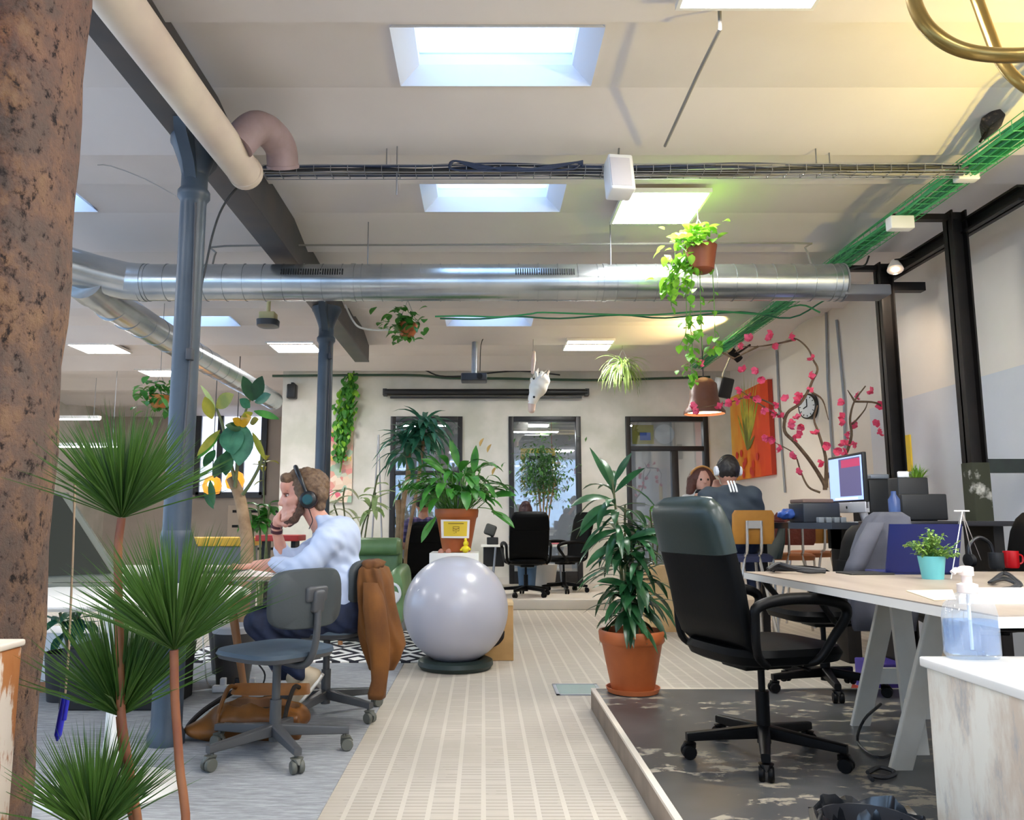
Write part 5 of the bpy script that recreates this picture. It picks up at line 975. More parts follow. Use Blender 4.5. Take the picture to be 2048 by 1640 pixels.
BR = [[(1650, 980), (1647, 965), (1621, 923), (1591, 886), (1569, 862), (1574, 827), (1600, 807), (1617, 780), (1624, 763), (1635, 739), (1626, 719), (1617, 699), (1600, 682), (1584, 675)], [(1591, 679), (1556, 687), (1516, 693), (1485, 693)], [(1652, 975), (1652, 958), (1651, 914), (1637, 866), (1628, 838), (1635, 811)], [(1652, 975), (1654, 954), (1672, 936), (1692, 908), (1703, 870), (1700, 838), (1709, 802), (1731, 772)], [(1701, 850), (1709, 844), (1729, 820), (1736, 802)], [(1709, 803), (1753, 806), (1773, 827), (1773, 851), (1774, 877)], [(1640, 985), (1617, 974), (1602, 945), (1591, 912), (1573, 897), (1530, 876)], [(1571, 845), (1556, 816), (1520, 798), (1494, 794), (1457, 805), (1387, 818)], [(1468, 717), (1430, 702), (1400, 726)], [(1516, 693), (1468, 717)], [(1709, 802), (1695, 780)], [(1624, 785), (1645, 800), (1657, 840)], [(1556, 830), (1530, 815), (1480, 780)], [(1485, 693), (1470, 705)]]
rn = random.Random(81)
for i, b_ in enumerate(BR):
    r0 = .02 if i in (0, 2, 3) else .011; pts = [P(x, y, YB_+.10*math.sin(i*1.3)*j/len(b_)) for j, (x, y) in enumerate(b_)]; n_ = len(pts); MB().tube(pts, [r0*(1-.7*j/(n_-1)) for j in range(n_)], 7, 4).build('branch', mat('branch_brown', '#7a644c', .75, var=('#5c4835', 15)), t)
for i, (x, y) in enumerate(FLO):
    p = P(1380+x/4.555, 640+y/4.555, YB_-.02+rn.uniform(-.05, .03)); mb = MB(); ax = rdir(R(rn.uniform(-40, 60)), rn.uniform(0, 2*PI)); ux, uy, _ = frame_of(ax)
    for k in range(5): a_ = 2*PI*k/5; d = (ux*math.cos(a_)+uy*math.sin(a_)); mb.leaf(p-ax*.012, d*.8+ax*.75, .058*rn.uniform(.8, 1.15), .05, .15, up=ax, n=3, fold=-.15)
    mb.sph(p-ax*.012, .012, 6, 4); mb.build('blossom', mat('blossom_pink', '#e63a63', .6, var=('#f2688a', 6)), t)
c = P(1650, 1000, YB_); mb = MB(); mb.lathe([(.05, -.0), (.1, .02), (.115, .08), (.09, .13), (.085, .16), (.09, .17), (.08, .165)], V((c.x, c.y, 1.06)), 24); mb.build('vase', mat('gold_vase', '#c8a93a', .35, .4, var=('#8c7a34', 8)), t)
# ================================================================ OBJECTS
# --- exercise ball
c = G(911, 1336); c.y += .0; t = T('exercise_ball', 'big silver grey exercise ball resting on a black ring on the tiles', 'ball', (c.x, c.y, 0))
mb = MB(); mb.sph((c.x, c.y, .412), .378, 56, 36); mb.build('ball', mat('ball_silver', '#b0b0bb', .3, .0, coat=.25, spec=.5), t, ang=180)
mb = MB(); mb.lathe([(.19, 0), (.25, .004), (.27, .03), (.265, .06), (.23, .075), (.19, .07), (.17, .05)], (c.x, c.y, 0), 48); mb.build('ring_base', mat('rubber_green', '#22302c', .45), t)
MB().lathe([(.001, -.006), (.012, -.005), (.014, 0)], V((c.x-.25, c.y-.24, .56)), 12, (-.6, -.6, .3)).build('valve', _M['white_plastic'], t)
# --- cardboard box with printed curved arrow
p0, p1 = G(958, 1322), G(1027, 1322); zb = P(1027, 1206, p1.y).z
t = T('cardboard_box', 'tall cardboard box with a black printed curve half behind the exercise ball', 'box', ((p0.x+p1.x)/2, p1.y+.15, 0)); mat('cardboard', '#b8925f', .8, var=('#a37f50', 5))
mb = MB(); mb.box((p0.x-.12, p1.y+.0, .002), (p1.x, p1.y+.3, zb), .004); mb.build('body', _M['cardboard'], t)
mb = MB(); mb.box((p0.x-.12, p1.y-.004, zb-.02), (p1.x+.002, p1.y+.3, zb+.004), .003); mb.build('lid_flap', mat('cardboard_light', '#d3b78c', .8), t)
mb = MB(); cc = P(985, 1250, p1.y); mb.tube([P(1008, 1262, p1.y)-V((0, .001, 0)), P(1004, 1275, p1.y)-V((0, .001, 0)), P(996, 1286, p1.y)-V((0, .001, 0)), P(984, 1295, p1.y)-V((0, .001, 0))], [.006, .016, .012, .004], 6, 4); mb.build('printed_curve', mat('print_black', '#1a1512', .8), t)
# --- rug
m = mat('diamond_rug', '#eceae6', .95); g = NG(m); x, y, z = g.xyz(g.co()); u = g.math('ABSOLUTE', g.math('SUBTRACT', g.math('FRACT', g.math('MULTIPLY', x, 2.6)), .5)); v = g.math('ABSOLUTE', g.math('SUBTRACT', g.math('FRACT', g.math('MULTIPLY', y, 2.0)), .5))
g.col(g.mix(g.math('GREATER_THAN', g.math('FRACT', g.math('MULTIPLY', g.math('ADD', u, v), 3)), .5), lin('#efede9'), lin('#1c1c26')))
a, b = G(600, 1326), G(845, 1326); mb = MB(); mb.box((-2.3, a.y, 0), (b.x+.05, a.y+1.7, .012), .004); one('rug', mb, m, 'black and white diamond patterned rug under the green armchair', 'rug')
# --- green armchair
mat('green_leather', '#7f9f6d', .4, var=('#6b8c5b', 4), bump=(14, .1)); yy = 7.35; p = P(752, 1200, yy); t = T('armchair', 'sage green armchair with a rolled headrest behind the seated man', 'armchair', (p.x, yy, 0)); x0, x1 = P(690, 1100, yy).x, P(800, 1100, yy).x; zt = P(760, 1080, yy).z
mb = MB(); mb.box((x0, yy+.1, .2), (x1, yy+.28, zt-.03), .05); mb.build('backrest', _M['green_leather'], t)
mb = MB(); mb.loft([((x0+.0, yy+.1, zt-.06), (0, .09, 0), (0, 0, .065), 2.4), ((x0+.03, yy+.08, zt-.06), (0, .11, 0), (0, 0, .08), 2.4), ((x1-.03, yy+.08, zt-.06), (0, .11, 0), (0, 0, .08), 2.4), ((x1, yy+.1, zt-.06), (0, .09, 0), (0, 0, .065), 2.4)], 24); mb.build('headrest_roll', _M['green_leather'], t)
mb = MB(); mb.box((x0+.03, yy-.5, .26), (x1-.02, yy+.12, .43), .05); mb.build('seat', _M['green_leather'], t)
for xx in (x0-.04, x1-.04): mb = MB(); mb.loft([((xx+.06, yy-.5, .38), (.06, 0, 0), (0, 0, .22), 3), ((xx+.06, yy-.45, .4), (.075, 0, 0), (0, 0, .235), 3), ((xx+.06, yy+.15, .42), (.075, 0, 0), (0, 0, .235), 3)], 24); mb.build('armrest', _M['green_leather'], t)
for sx in (x0+.05, x1-.05):
    for sy in (yy-.42, yy+.18): MB().cyl((sx, sy, .012), (sx, sy, .26), .02, .028).build('leg', _M['leg_wood'], t)
t = T('headset', 'pale cable headset hanging on the green armchair arm', 'headset', P(790, 1190, 6.78)); MB().tube([P(778, 1165, 6.86), P(795, 1172, 6.83), P(800, 1190, 6.83), P(790, 1205, 6.83), P(782, 1195, 6.85)], .012, 8, 5).build('band', _M['white_plastic'], t); MB().lathe([(.01, -.02), (.045, -.015), (.045, .015), (.01, .02)], P(789, 1194, 6.83), 16, (.3, -1, 0)).build('ear_cup', _M['white_plastic'], t)
# --- bag, bin, power strip
c = G(492, 1478); t = T('shoulder_bag', 'open brown leather bag lying on the carpet under the empty grey chair', 'bag', (c.x, c.y, .006)); mat('bag_leather', '#7d4d18', .5, var=('#5c360e', 6), bump=(20, .3, .006)); mat('bag_dark', '#1c1209', .8)
pr = [('e', (c.x+.04, c.y+.05, .085), (.25, .15, .1), (0, 0, R(6))), ('e', (c.x-.17, c.y-.02, .045), (.12, .085, .045), (0, R(8), R(18))), ('b', (c.x+.08, c.y-.05, .07), (.19, .03, .065), (R(20), 0, R(4)), .02), ('sub', ('e', (c.x+.08, c.y+.04, .165), (.18, .07, .075), (0, 0, R(6))))]
MB().sdf(pr, .009, .03, lambda X: .006*np.sin(X[..., 0]*45+X[..., 2]*30)*np.sin(X[..., 1]*30)).build('body', _M['bag_leather'], t, ang=180)
mb = MB(); mb.loft([((c.x+.08, c.y+.12, .19), (.2, 0, 0), (0, .012, .01), 4), ((c.x+.08, c.y+.15, .23), (.19, 0, 0), (0, .012, .0), 4), ((c.x+.07, c.y+.19, .2), (.18, 0, 0), (0, .012, .01), 4)], 20); mb.build('flap', _M['bag_leather'], t)
mb = MB(); mb.sph((c.x+.08, c.y+.04, .115), (.16, .06, .022), 20, 8); mb.build('lining', _M['bag_dark'], t)
for sx in (-.1, .22): mb = MB(); mb.tube([(c.x+sx, c.y+.18, .2), (c.x+sx, c.y+.02, .235), (c.x+sx-.01, c.y-.09, .14), (c.x+sx-.01, c.y-.105, .06)], .011, 8, 5); mb.build('strap', _M['bag_dark'] if sx > 0 else _M['bag_leather'], t)
MB().cbox((c.x-.05, c.y-.1, .085), (.05, .012, .035)).build('buckle', _M['steel'], t)
mb = MB(); mb.tube([(c.x-.24, c.y+.0, .05), (c.x-.28, c.y+.1, .02), (c.x-.34, c.y+.16, .018), (c.x-.26, c.y+.16, .1), (c.x-.1, c.y+.18, .2)], .013, 8, 5); mb.build('shoulder_strap', _M['bag_dark'], t)
c = G(465, 1372); c.z = .006; t = T('waste_bin', 'dark grey waste bin with white liner under the work table', 'bin', c); mb = MB(); mb.lathe([(.1, 0), (.135, .36), (.128, .36), (.1, .02)], c, 32); mb.build('body', mat('bin_grey', '#4c4744', .5), t); mb = MB(); mb.lathe([(.138, .33), (.145, .365), (.13, .375), (.12, .33)], c, 32, caps=False); mb.build('liner', mat('liner_white', '#dedad8', .4), t)
c = G(475, 1386); t = T('power_strip', 'white power strip on the carpet by the wooden table leg', 'power strip', (c.x, c.y, .006)); mb = MB(); mb.cbox((c.x, c.y, .028), (.3, .05, .042), (0, 0, R(6)), .01); mb.build('body', _M['white_plastic'], t)
for k, (dx, m_) in enumerate(((-.09, 'white_plastic'), (.0, 'cable_black'), (.09, 'white_plastic'))): MB().cbox((c.x+dx, c.y, .065), (.035, .04, .05), (0, 0, R(6)), .006).build('plug', _M[m_], t)
MB().tube([(c.x-.15, c.y-.015, .025), (c.x-.4, c.y-.06, .012), (c.x-.8, c.y-.04, .012), (c.x-1.3, c.y+.1, .012)], .005, 6, 5).build('cord', _M['cable_white'], t)
cable('white cable hanging from the work table down to the carpet', [P(440, 1195, 4.6), P(412, 1215, 4.6), P(406, 1260, 4.6), P(410, 1330, 4.65), G(420, 1372, .012), G(470, 1378, .012)], .005, _M['cable_white'])
cable('black cable trailing below the man\'s seat to the power strip', [G(520, 1385, .03), P(530, 1350, 4.75), P(515, 1325, 4.8), P(505, 1300, 4.85)], .005, _M['cable_black'])
one('storage_box', MB().box((-2.35, 4.6, .006), (-1.75, 5.0, .34), .01), mat('shade_black', '#1a1a1c', .7), 'black storage box under the work table behind the bin', 'box')
t = T('low_cabinet', 'low white cabinet on a wooden plinth at the far left behind the spiky plant', 'cabinet', (-2.6, 4.9, .006)); a = G(120, 1388); mb = MB(); mb.box((a.x-.5, a.y, .07), (P(215, 1388, a.y).x, a.y+.35, .36), .006); mb.build('body', _M['white_plastic'], t); mb = MB(); mb.box((a.x-.49, a.y+.01, .006), (P(215, 1388, a.y).x-.01, a.y+.34, .07)); mb.build('plinth', _M['leg_wood'], t)
# --- things on the left tables
t = T('slanted_screen', 'dark grey slanted screen standing on the round table beside the pillar', 'screen', P(170, 1166, 3.6)); Ys = 3.6
qd = [P(90, 1166, Ys), P(246, 1160, Ys), P(132, 985, Ys+.1), P(60, 985, Ys+.1)]; mb = MB(); mb.poly(qd, (0, .02, 0)); mb.build('frame', mat('screen_frame', '#6d6f65', .8, spec=.2), t, smooth=False)
qi = [P(92, 1152, Ys)-V((0, .002, 0)), P(222, 1147, Ys)-V((0, .002, 0)), P(122, 990, Ys+.098)-V((0, .002, 0)), P(62, 990, Ys+.098)-V((0, .002, 0))]; mb = MB(); mb.poly(qi, (0, .004, 0)); mb.build('panel', mat('screen_panel', '#34352f', .9, spec=.1), t, smooth=False)
MB().box((P(100, 1170, Ys).x, Ys-.02, .756), (P(240, 1170, Ys).x, Ys+.06, .775), .004).build('stand', _M['screen_frame'], t)
t = T('hanging_pen', 'bright blue pen hanging on a thin beaded string by the pillar', 'pen', P(122, 1440, 1.9)); MB().tube([P(150, 960, 1.9), P(146, 1100, 1.9), P(138, 1290, 1.9), P(130, 1392, 1.9)], .0025, 6, 4).build('string', mat('string_tan', '#a38c72', .7), t)
mb = MB(); mb.cyl(P(131, 1390, 1.9), P(116, 1470, 1.9), .008); mb.cyl(P(116, 1470, 1.9), P(114, 1482, 1.9), .008, .002); mb.cyl(P(136, 1392, 1.88), P(128, 1440, 1.88), .005); mb.build('pen', mat('pen_blue', '#1c22b0', .35), t)
t = T('laptop', 'dark laptop on the work table in front of the man', 'laptop', P(465, 1140, 4.5)); a = V((P(440, 1140, 4.45).x, 4.45, .766)); mb = MB(); mb.box((a.x-.16, a.y-.1, .766), (a.x+.09, a.y+.23, .782), .004); mb.build('base', mat('laptop_grey', '#4a4a4d', .35, .4), t)
mb = MB(); mb.poly([(a.x-.16, a.y-.1, .782), (a.x-.16, a.y+.23, .782), (a.x-.25, a.y+.23, .99), (a.x-.25, a.y-.1, .99)], (-.01, 0, 0)); mb.build('lid', _M['laptop_grey'], t, smooth=False)
# --- ceiling and wall gear at the back
Yp = 9.8; t = T('projector', 'black projector hanging on a grey pole before the back wall', 'projector', P(948, 755, Yp)); a = P(948, 756, Yp); mb = MB(); mb.box((a.x-.16, Yp-.12, a.z-.05), (a.x+.16, Yp+.12, a.z+.045), .015); mb.build('body', mat('projector_dark', '#2a2f38', .4), t)
MB().lathe([(.02, 0), (.035, .0), (.035, .03), (.02, .03)], (a.x+.07, Yp-.12, a.z), 20, (0, -1, 0)).build('lens', _M['dark_slot'], t); MB().cyl((a.x+.0, Yp, a.z+.045), (a.x+.01, Yp, 3.3), .036).build('pole', mat('pole_grey', '#9aa0aa', .4, .5), t); MB().cyl((a.x+.01, Yp, 3.27), (a.x+.01, Yp, 3.3), .07).build('ceiling_plate', _M['pole_grey'], t)
cable('thin cable looping from the ceiling to the projector', [P(974, 638, 9.7), P(972, 665, 9.7), P(962, 690, 9.7), P(960, 742, 9.75)], .006, _M['cable_black'])
Yp = 7.9; t = T('projector', 'small dark projector on a yellowish ceiling mount left of the farther column', 'projector', P(536, 645, Yp)); a = P(536, 647, Yp); mb = MB(); mb.loft([((a.x, Yp, a.z-.04), (.08, 0, 0), (0, .08, 0), 3), ((a.x, Yp, a.z-.03), (.105, 0, 0), (0, .11, 0), 3), ((a.x, Yp, a.z+.03), (.11, 0, 0), (0, .11, 0), 3)], 24); mb.build('body', mat('projector_slate', '#4a5058', .35), t); mb = MB(); mb.cbox((a.x, Yp, a.z+.07), (.16, .14, .08), None, .01); mb.cyl((a.x, Yp, a.z+.1), (a.x, Yp, 3.31), .02); mb.build('mount', mat('mount_cream', '#d8cf9a', .5), t)
Yp = 11.9; a, b = P(770, 787, Yp), P(1174, 787, Yp); t = T('projection_screen', 'long black rolled projection screen case above the back windows', 'screen', ((a.x+b.x)/2, Yp, a.z)); MB().cyl((a.x, Yp, a.z+.02), (b.x, Yp, a.z+.02), .05, n=20).build('case', _M['black_plastic'], t); MB().box((a.x+.08, Yp-.02, a.z-.075), (b.x-.08, Yp+.02, a.z-.045)).build('bottom_bar', _M['black_plastic'], t)
for x in (a.x, b.x): MB().box((x-.03, Yp-.04, a.z-.03), (x+.03, YB, a.z+.07)).build('end_bracket', _M['black_plastic'], t)
a = P(584, 783, 11.9); t = T('wall_speaker', 'black loudspeaker on the left end of the back wall', 'speaker', a); MB().box((a.x-.07, 11.84, a.z-.11), (a.x+.07, 11.98, a.z+.11), .02).build('body', _M['black_plastic'], t); MB().box((a.x-.02, 11.9, a.z+.1), (a.x+.02, YB, a.z+.14)).build('bracket', _M['black_plastic'], t)
# white hanging horse head
q9 = pix(9.7); t = T('hanging_ornament', 'white papier mache horse head hanging from the ceiling by a string', 'hanging figure', q9(1078, 780)); pr = chain([q9(1086, 762), q9(1076, 776), q9(1067, 796), q9(1064, 806)], [.085, .105, .06, .05])
MB().sdf(pr, .009, .03).build('horse_head', mat('papier_white', '#f2f0ea', .7), t, ang=180); MB().sdf([('c', q9(1064, 802), q9(1063, 820), .05, .042)], .009, .02).build('muzzle', mat('muzzle_pink', '#dcc2b4', .6), t, ang=180)
MB().sph(q9(1068, 794, -.06), .016, 10, 8).build('eye', _M['dark_slot'], t); mb = MB(); rn = random.Random(3)
for k in range(26): mb.leaf(q9(rn.uniform(1064, 1094), rn.uniform(757, 772), rn.uniform(-.08, .08)), (rn.uniform(-.3, .7), rn.uniform(-.5, .5), 1), rn.uniform(.08, .16), .05, .1, n=3)
mb.build('mane', _M['papier_white'], t); MB().cyl(q9(1092, 762), q9(1098, 740), .028, .004).build('horn', _M['muzzle_pink'], t); MB().tube([q9(1064, 750), q9(1066, 700), q9(1067, 640)], .004, 6).build('string', _M['cable_grey'], t); MB().sdf(chain([q9(1065, 745), q9(1067, 720), q9(1068, 705)], [.02, .028, .02]), .008, .01).build('counterweight', _M['muzzle_pink'], t, ang=180)
# --- right wall things
XW = XR-.03; tl, tr, br, bl = PX(1464, 797, XW), PX(1540, 757, XW), PX(1554, 946, XW), PX(1473, 963, XW)
y0, y1 = tl.y, tr.y; zt_, zb_ = (tl.z+tr.z)/2, (br.z+bl.z)/2
t = T('painting', 'tall orange painting of a spiky yellow plant on the right wall', 'painting', (XW, (y0+y1)/2, (zt_+zb_)/2)); m = mat('canvas_orange', '#e0541c', .6); g = NG(m); x, y, z = g.xyz(g.co()); n1 = g.noise(g.co((1, 3, 1.2)), 1.6, 5)
g.col(g.ramp(g.math('MULTIPLY_ADD', y, .45, g.math('MULTIPLY_ADD', n1, .7, .12)), [(.25, '#e0481c'), (.45, '#f0701e'), (.62, '#f89a26'), (.85, '#fbbd48')]))
mb = MB(); mb.box((XW-.035, y1, zb_), (XR-.006, y0, zt_), .004); mb.build('canvas', m, t)
mb = MB(); rn = random.Random(9); yc_, zc_ = (y0+y1)/2+.1, zb_+(zt_-zb_)*.32
def blade(mb, a_, L, w_, x_): d = V((0, math.sin(a_), math.cos(a_))); s = V((0, math.cos(a_), -math.sin(a_)))*w_; b0 = V((x_, yc_, zc_)); mb.add([b0-s*.4, b0+s*.4, b0+d*L*.5+s, b0+d*L, b0+d*L*.5-s], [(0, 1, 2, 3, 4)])
for k in range(22): blade(mb, R(rn.uniform(-42, 42)), rn.uniform(.6, 1.15), .03, XW-.0365-.0002*k)
mb.build('painted_leaves', mat('paint_yellow', '#d9c84a', .6, var=('#8f9a35', 5)), t, smooth=False)
mb = MB()
for k in range(12): blade(mb, R(rn.uniform(-75, 75)), rn.uniform(.25, .5), .028, XW-.041-.0002*k)
mb.build('painted_stems', mat('paint_olive', '#7a7a2c', .6), t, smooth=False); mb = MB()
for k in range(9): mb.lathe([(.001, 0), (.055, 0), (.055, .0005)], (XW-.0445-.0003*k, yc_+rn.uniform(-.45, .45), zc_-rn.uniform(.0, .35)), 9, (-1, 0, 0))
mb.build('painted_flowers', mat('paint_red', '#e0402c', .6), t, smooth=False)
mb = MB(); mb.box((XW-.036, y1-.004, zb_), (XR-.006, y1, zt_)); mb.build('canvas_edge', mat('canvas_side', '#b5351c', .6), t)
c = P(1620, 813, 9.0); t = T('wall_clock', 'round double faced clock on a short arm on the right wall', 'clock', c); ax = V((-.94, -.34, 0)).normalized(); mb = MB(); mb.lathe([(.135, -.05), (.145, -.04), (.145, .04), (.135, .05), (.128, .05), (.128, .042)], c, 40, tuple(ax)); mb.build('case', mat('clock_case', '#3a3733', .35, .5), t)
mb = MB(); mb.lathe([(.001, .043), (.128, .043), (.128, .042)], c, 40, tuple(ax)); mb.build('face', mat('clock_face', '#d5dade', .3), t); side = ax.cross(V((0, 0, 1))).normalized()
mb = MB(); f = c+ax*.047; mb.cyl(f, f+V((0, 0, .085)), .005); mb.cyl(f, f+side*.055+V((0, 0, -.02)), .006); mb.build('hands', _M['dark_slot'], t); mb = MB()
for k in range(12): d = side*math.sin(k*PI/6)+V((0, 0, 1))*math.cos(k*PI/6); mb.cyl(f+d*.1, f+d*.118, .004, n=6)
mb.build('hour_marks', _M['dark_slot'], t)['kind'] = 'stuff'; MB().cyl(c+V((.03, .02, .0)), V((XR, c.y+.05, c.z)), .015).build('arm', _M['clock_case'], t)
Yl = 9.0; a = P(1409, 828, Yl); t = T('pendant_lamp', 'brown dome pendant lamp glowing warm before the back door', 'lamp', a); rl = P(1450, 828, Yl).x-a.x
MB().lathe([(rl, 0), (rl*.99, .03), (rl*.78, .1), (rl*.68, .2), (rl*.64, .34), (rl*.4, .4), (.03, .42), (.03, .41), (rl*.36, .385), (rl*.6, .33), (rl*.64, .2), (rl*.74, .1), (rl*.95, .03), (rl*.97, .0)], a, 40, caps=False).build('shade', mat('lamp_brown', '#7a5142', .45, var=('#6a4436', 3)), t)
MB().cyl(a+V((0, 0, .41)), V((a.x, Yl, 3.31)), .006).build('cord', _M['cable_black'], t); MB().lathe([(.001, .028), (rl*.93, .03), (rl*.93, .034)], a, 40).build('diffuser', mat('warm_glow', '#ffd9a0', .5, emit=5), t)
t = T('track_spotlight', 'dark spotlight on the right tray aimed at the ceiling', 'spotlight', P(1470, 710, 9.0)); a = P(1470, 710, 9.0); d = V((-.9, -.25, .85)).normalized(); mb = MB(); mb.cyl(a-d*.08, a+d*.08, .045); mb.build('barrel', _M['black_steel'], t); MB().cyl(a, P(1500, 690, 9.2), .012).build('bracket', _M['black_steel'], t)
spot(a+d*.1, G(1395, 650, 3.3), 45, (1, .74, .3), 95, .6)
a = P(1446, 775, 9.2); t = T('wall_speaker', 'black loudspeaker on an arm left of the orange painting', 'speaker', a); MB().cbox(a, (.17, .16, .24), (R(14), R(8), R(20)), .02).build('body', _M['black_plastic'], t); MB().tube([a+V((0, .03, .1)), a+V((.02, .05, .17)), V((2.97, 9.25, 3.09))], .012).build('arm', _M['pole_grey'], t)
a = PX(1806, 908, XR-.012); one('wall_notice', MB().box((XR-.014, a.y-.13, a.z-.16), (XR, a.y+.13, a.z+.16)), _M['notice_yellow'], 'yellow notice on the grey wall behind the black posts', 'notice')
# --- back wall papers and things behind the glass
def sheet(label, px0, py0, px1, py1, Y, m, name='poster', cat='poster', extra=()):
    a, b = P(px0, py0, Y), P(px1, py1, Y); t = T(name, label, cat, ((a.x+b.x)/2, Y, (a.z+b.z)/2)); MB().box((a.x, Y, b.z), (b.x, Y+.008, a.z)).build('sheet', m, t, smooth=False)
    for i, (nm, u0, v0, u1, v1, mm) in enumerate(extra): MB().box((a.x+(b.x-a.x)*u0, Y-.003-.0006*i, a.z+(b.z-a.z)*v1), (a.x+(b.x-a.x)*u1, Y, a.z+(b.z-a.z)*v0)).build(nm, mm, t, smooth=False)
    return t
m = mat('poster_art', '#e2c3a8', .7); g = NG(m); vo = g.new('TexVoronoi'); vo.inputs['Scale'].default_value = 11; g.l.new(g.co(), vo.inputs[0]); hs = g.xyz(vo.outputs['Color'])[0]; g.col(g.ramp(hs, [(.2, '#e7cdb4'), (.45, '#e0a893'), (.6, '#e4637c'), (.75, '#9fc0a8'), (.95, '#efd9c4')]))
t = sheet('colourful poster with a yellow line of lettering beside the farther column', 656, 855, 703, 1005, 11.96, m, extra=[('top_band', 0, .06, .75, .1, _M['notice_yellow'])])
tx = bpy.data.curves.new('lettering', 'FONT'); tx.body = 'WANOM'; tx.size = .1; tx.extrude = .002; to = bpy.data.objects.new('tmp', tx); S.collection.objects.link(to); me_ = bpy.data.meshes.new_from_object(to.evaluated_get(bpy.context.evaluated_depsgraph_get())); bpy.data.objects.remove(to); to = bpy.data.objects.new('lettering', me_); S.collection.objects.link(to); me_.materials.clear(); me_.materials.append(mat('letter_yellow', '#e8e018', .6)); to.parent = t; a = P(656, 922, 11.945); to.location = V((a.x, 11.94, a.z))-V(t['_loc']); to.rotation_euler = (PI/2, 0, 0); to.scale = (.85, 1, 1)
sheet('yellow edged picture seen through the middle window', 1041, 897, 1112, 990, 12.047, _M['notice_yellow'], 'picture', 'picture', [('inner_picture', .13, .1, .9, .92, mat('grey_paper', '#aeb5b4', .7)), ('dark_outline', .2, .16, .3, .9, _M['dark_slot']), ('dark_bar', .2, .16, 1, .24, _M['dark_slot'])])
sheet('yellow green picture with a blue shape above the right door', 1264, 850, 1308, 888, 12.047, mat('picture_lime', '#b5ab4e', .7), 'picture', 'picture', [('blue_shape', .35, .4, .85, .8, mat('shape_blue', '#4a63a8', .7))])
t = T('paper_plate', 'round white plate picture above the right door beside the blue shape', 'picture', P(1329, 868, 12.03)); MB().lathe([(.001, 0), (.15, 0), (.15, .01), (.001, .01)], P(1329, 868, 12.047), 32, (0, 1, 0)).build('disc', _M['clock_face'], t)
sheet('white sheets with small purple print behind the left window', 812, 960, 842, 1012, 12.047, mat('sheet_white', '#e6e2ee', .7, emit=.0), 'paper_sheet', 'paper', [('print', .45, .68, .95, .74, mat('print_purple', '#4a3a86', .7))])
sheet('pale sheet of paper behind the right half of the middle window', 1098, 990, 1118, 1018, 12.047, mat('sheet_cream', '#f0d9c4', .7), 'paper_sheet', 'paper'); one('paper_lantern', MB().sph(P(1104, 972, 12.6), (.09, .09, .1), 14, 10).cyl(P(1104, 962, 12.6), V((P(1104, 962, 12.6).x, 12.6, 3.3)), .004, n=6), mat('lantern_red', '#d8452f', .6), 'small red paper ball seen through the middle window', 'lantern')
sheet('dark hanging coat behind the left window', 783, 935, 800, 1090, 12.047, _M['shade_black'], 'coat', 'coat')
MB(); t = T('easel', 'grey metal easel leaning against the back wall left of the left window', 'easel', P(750, 1060, 11.7)); a = P(757, 870, 11.9)
for i, bt in enumerate(((738, 1100), (768, 1090))): MB().cyl(a, V((P(bt[0], 1140, 11.5).x, 11.5, 0)), .012).build('leg', _M['wire'], t)
# --- back desk
t = T('office_desk', 'white desk before the back wall between the black chairs', 'desk', (.4, 11.35, .12)); a, b = P(962, 1090, 11.1), P(1150, 1090, 11.1); MB().box((a.x, 11.0, a.z-.025), (b.x, 11.48, a.z), .004).build('desk_top', _M['white_top'], t)
for x in (a.x+.15, b.x-.15):
    for y in (11.05, 11.43): MB().cyl((x+(.05 if x < .5 else -.05), y, a.z-.025), (x, y, .12), .015).build('leg', _M['pole_grey'], t)
zd = a.z; t = T('desk_phone', 'black desk phone and speaker on the left end of the back desk', 'phone', P(985, 1075, 11.3)); c = P(985, 1085, 11.35); mb = MB(); mb.box((c.x-.08, 11.28, zd), (c.x+.08, 11.42, zd+.1), .01); mb.build('base', _M['black_plastic'], t); mb = MB(); mb.cbox((c.x-.03, 11.36, zd+.2), (.16, .06, .16), (R(-10), R(20), 0), .03); mb.build('head', mat('phone_grey', '#3b3d3a', .5), t); MB().cyl((c.x, 11.36, zd+.09), (c.x-.02, 11.36, zd+.16), .02).build('neck', _M['black_plastic'], t)
one('pc_box', MB().box((a.x+.03, 11.25, zd-.3), (a.x+.32, 11.6, zd-.03), .012), _M['black_plastic'], 'black box hung under the left end of the back desk', 'box')
one('notebook', MB().cbox(P(1112, 1088, 11.4)+V((0, 0, .012)), (.2, .15, .02), (0, 0, .3)), mat('book_pink', '#c9707c', .6), 'pink notebook on the right end of the back desk', 'notebook')
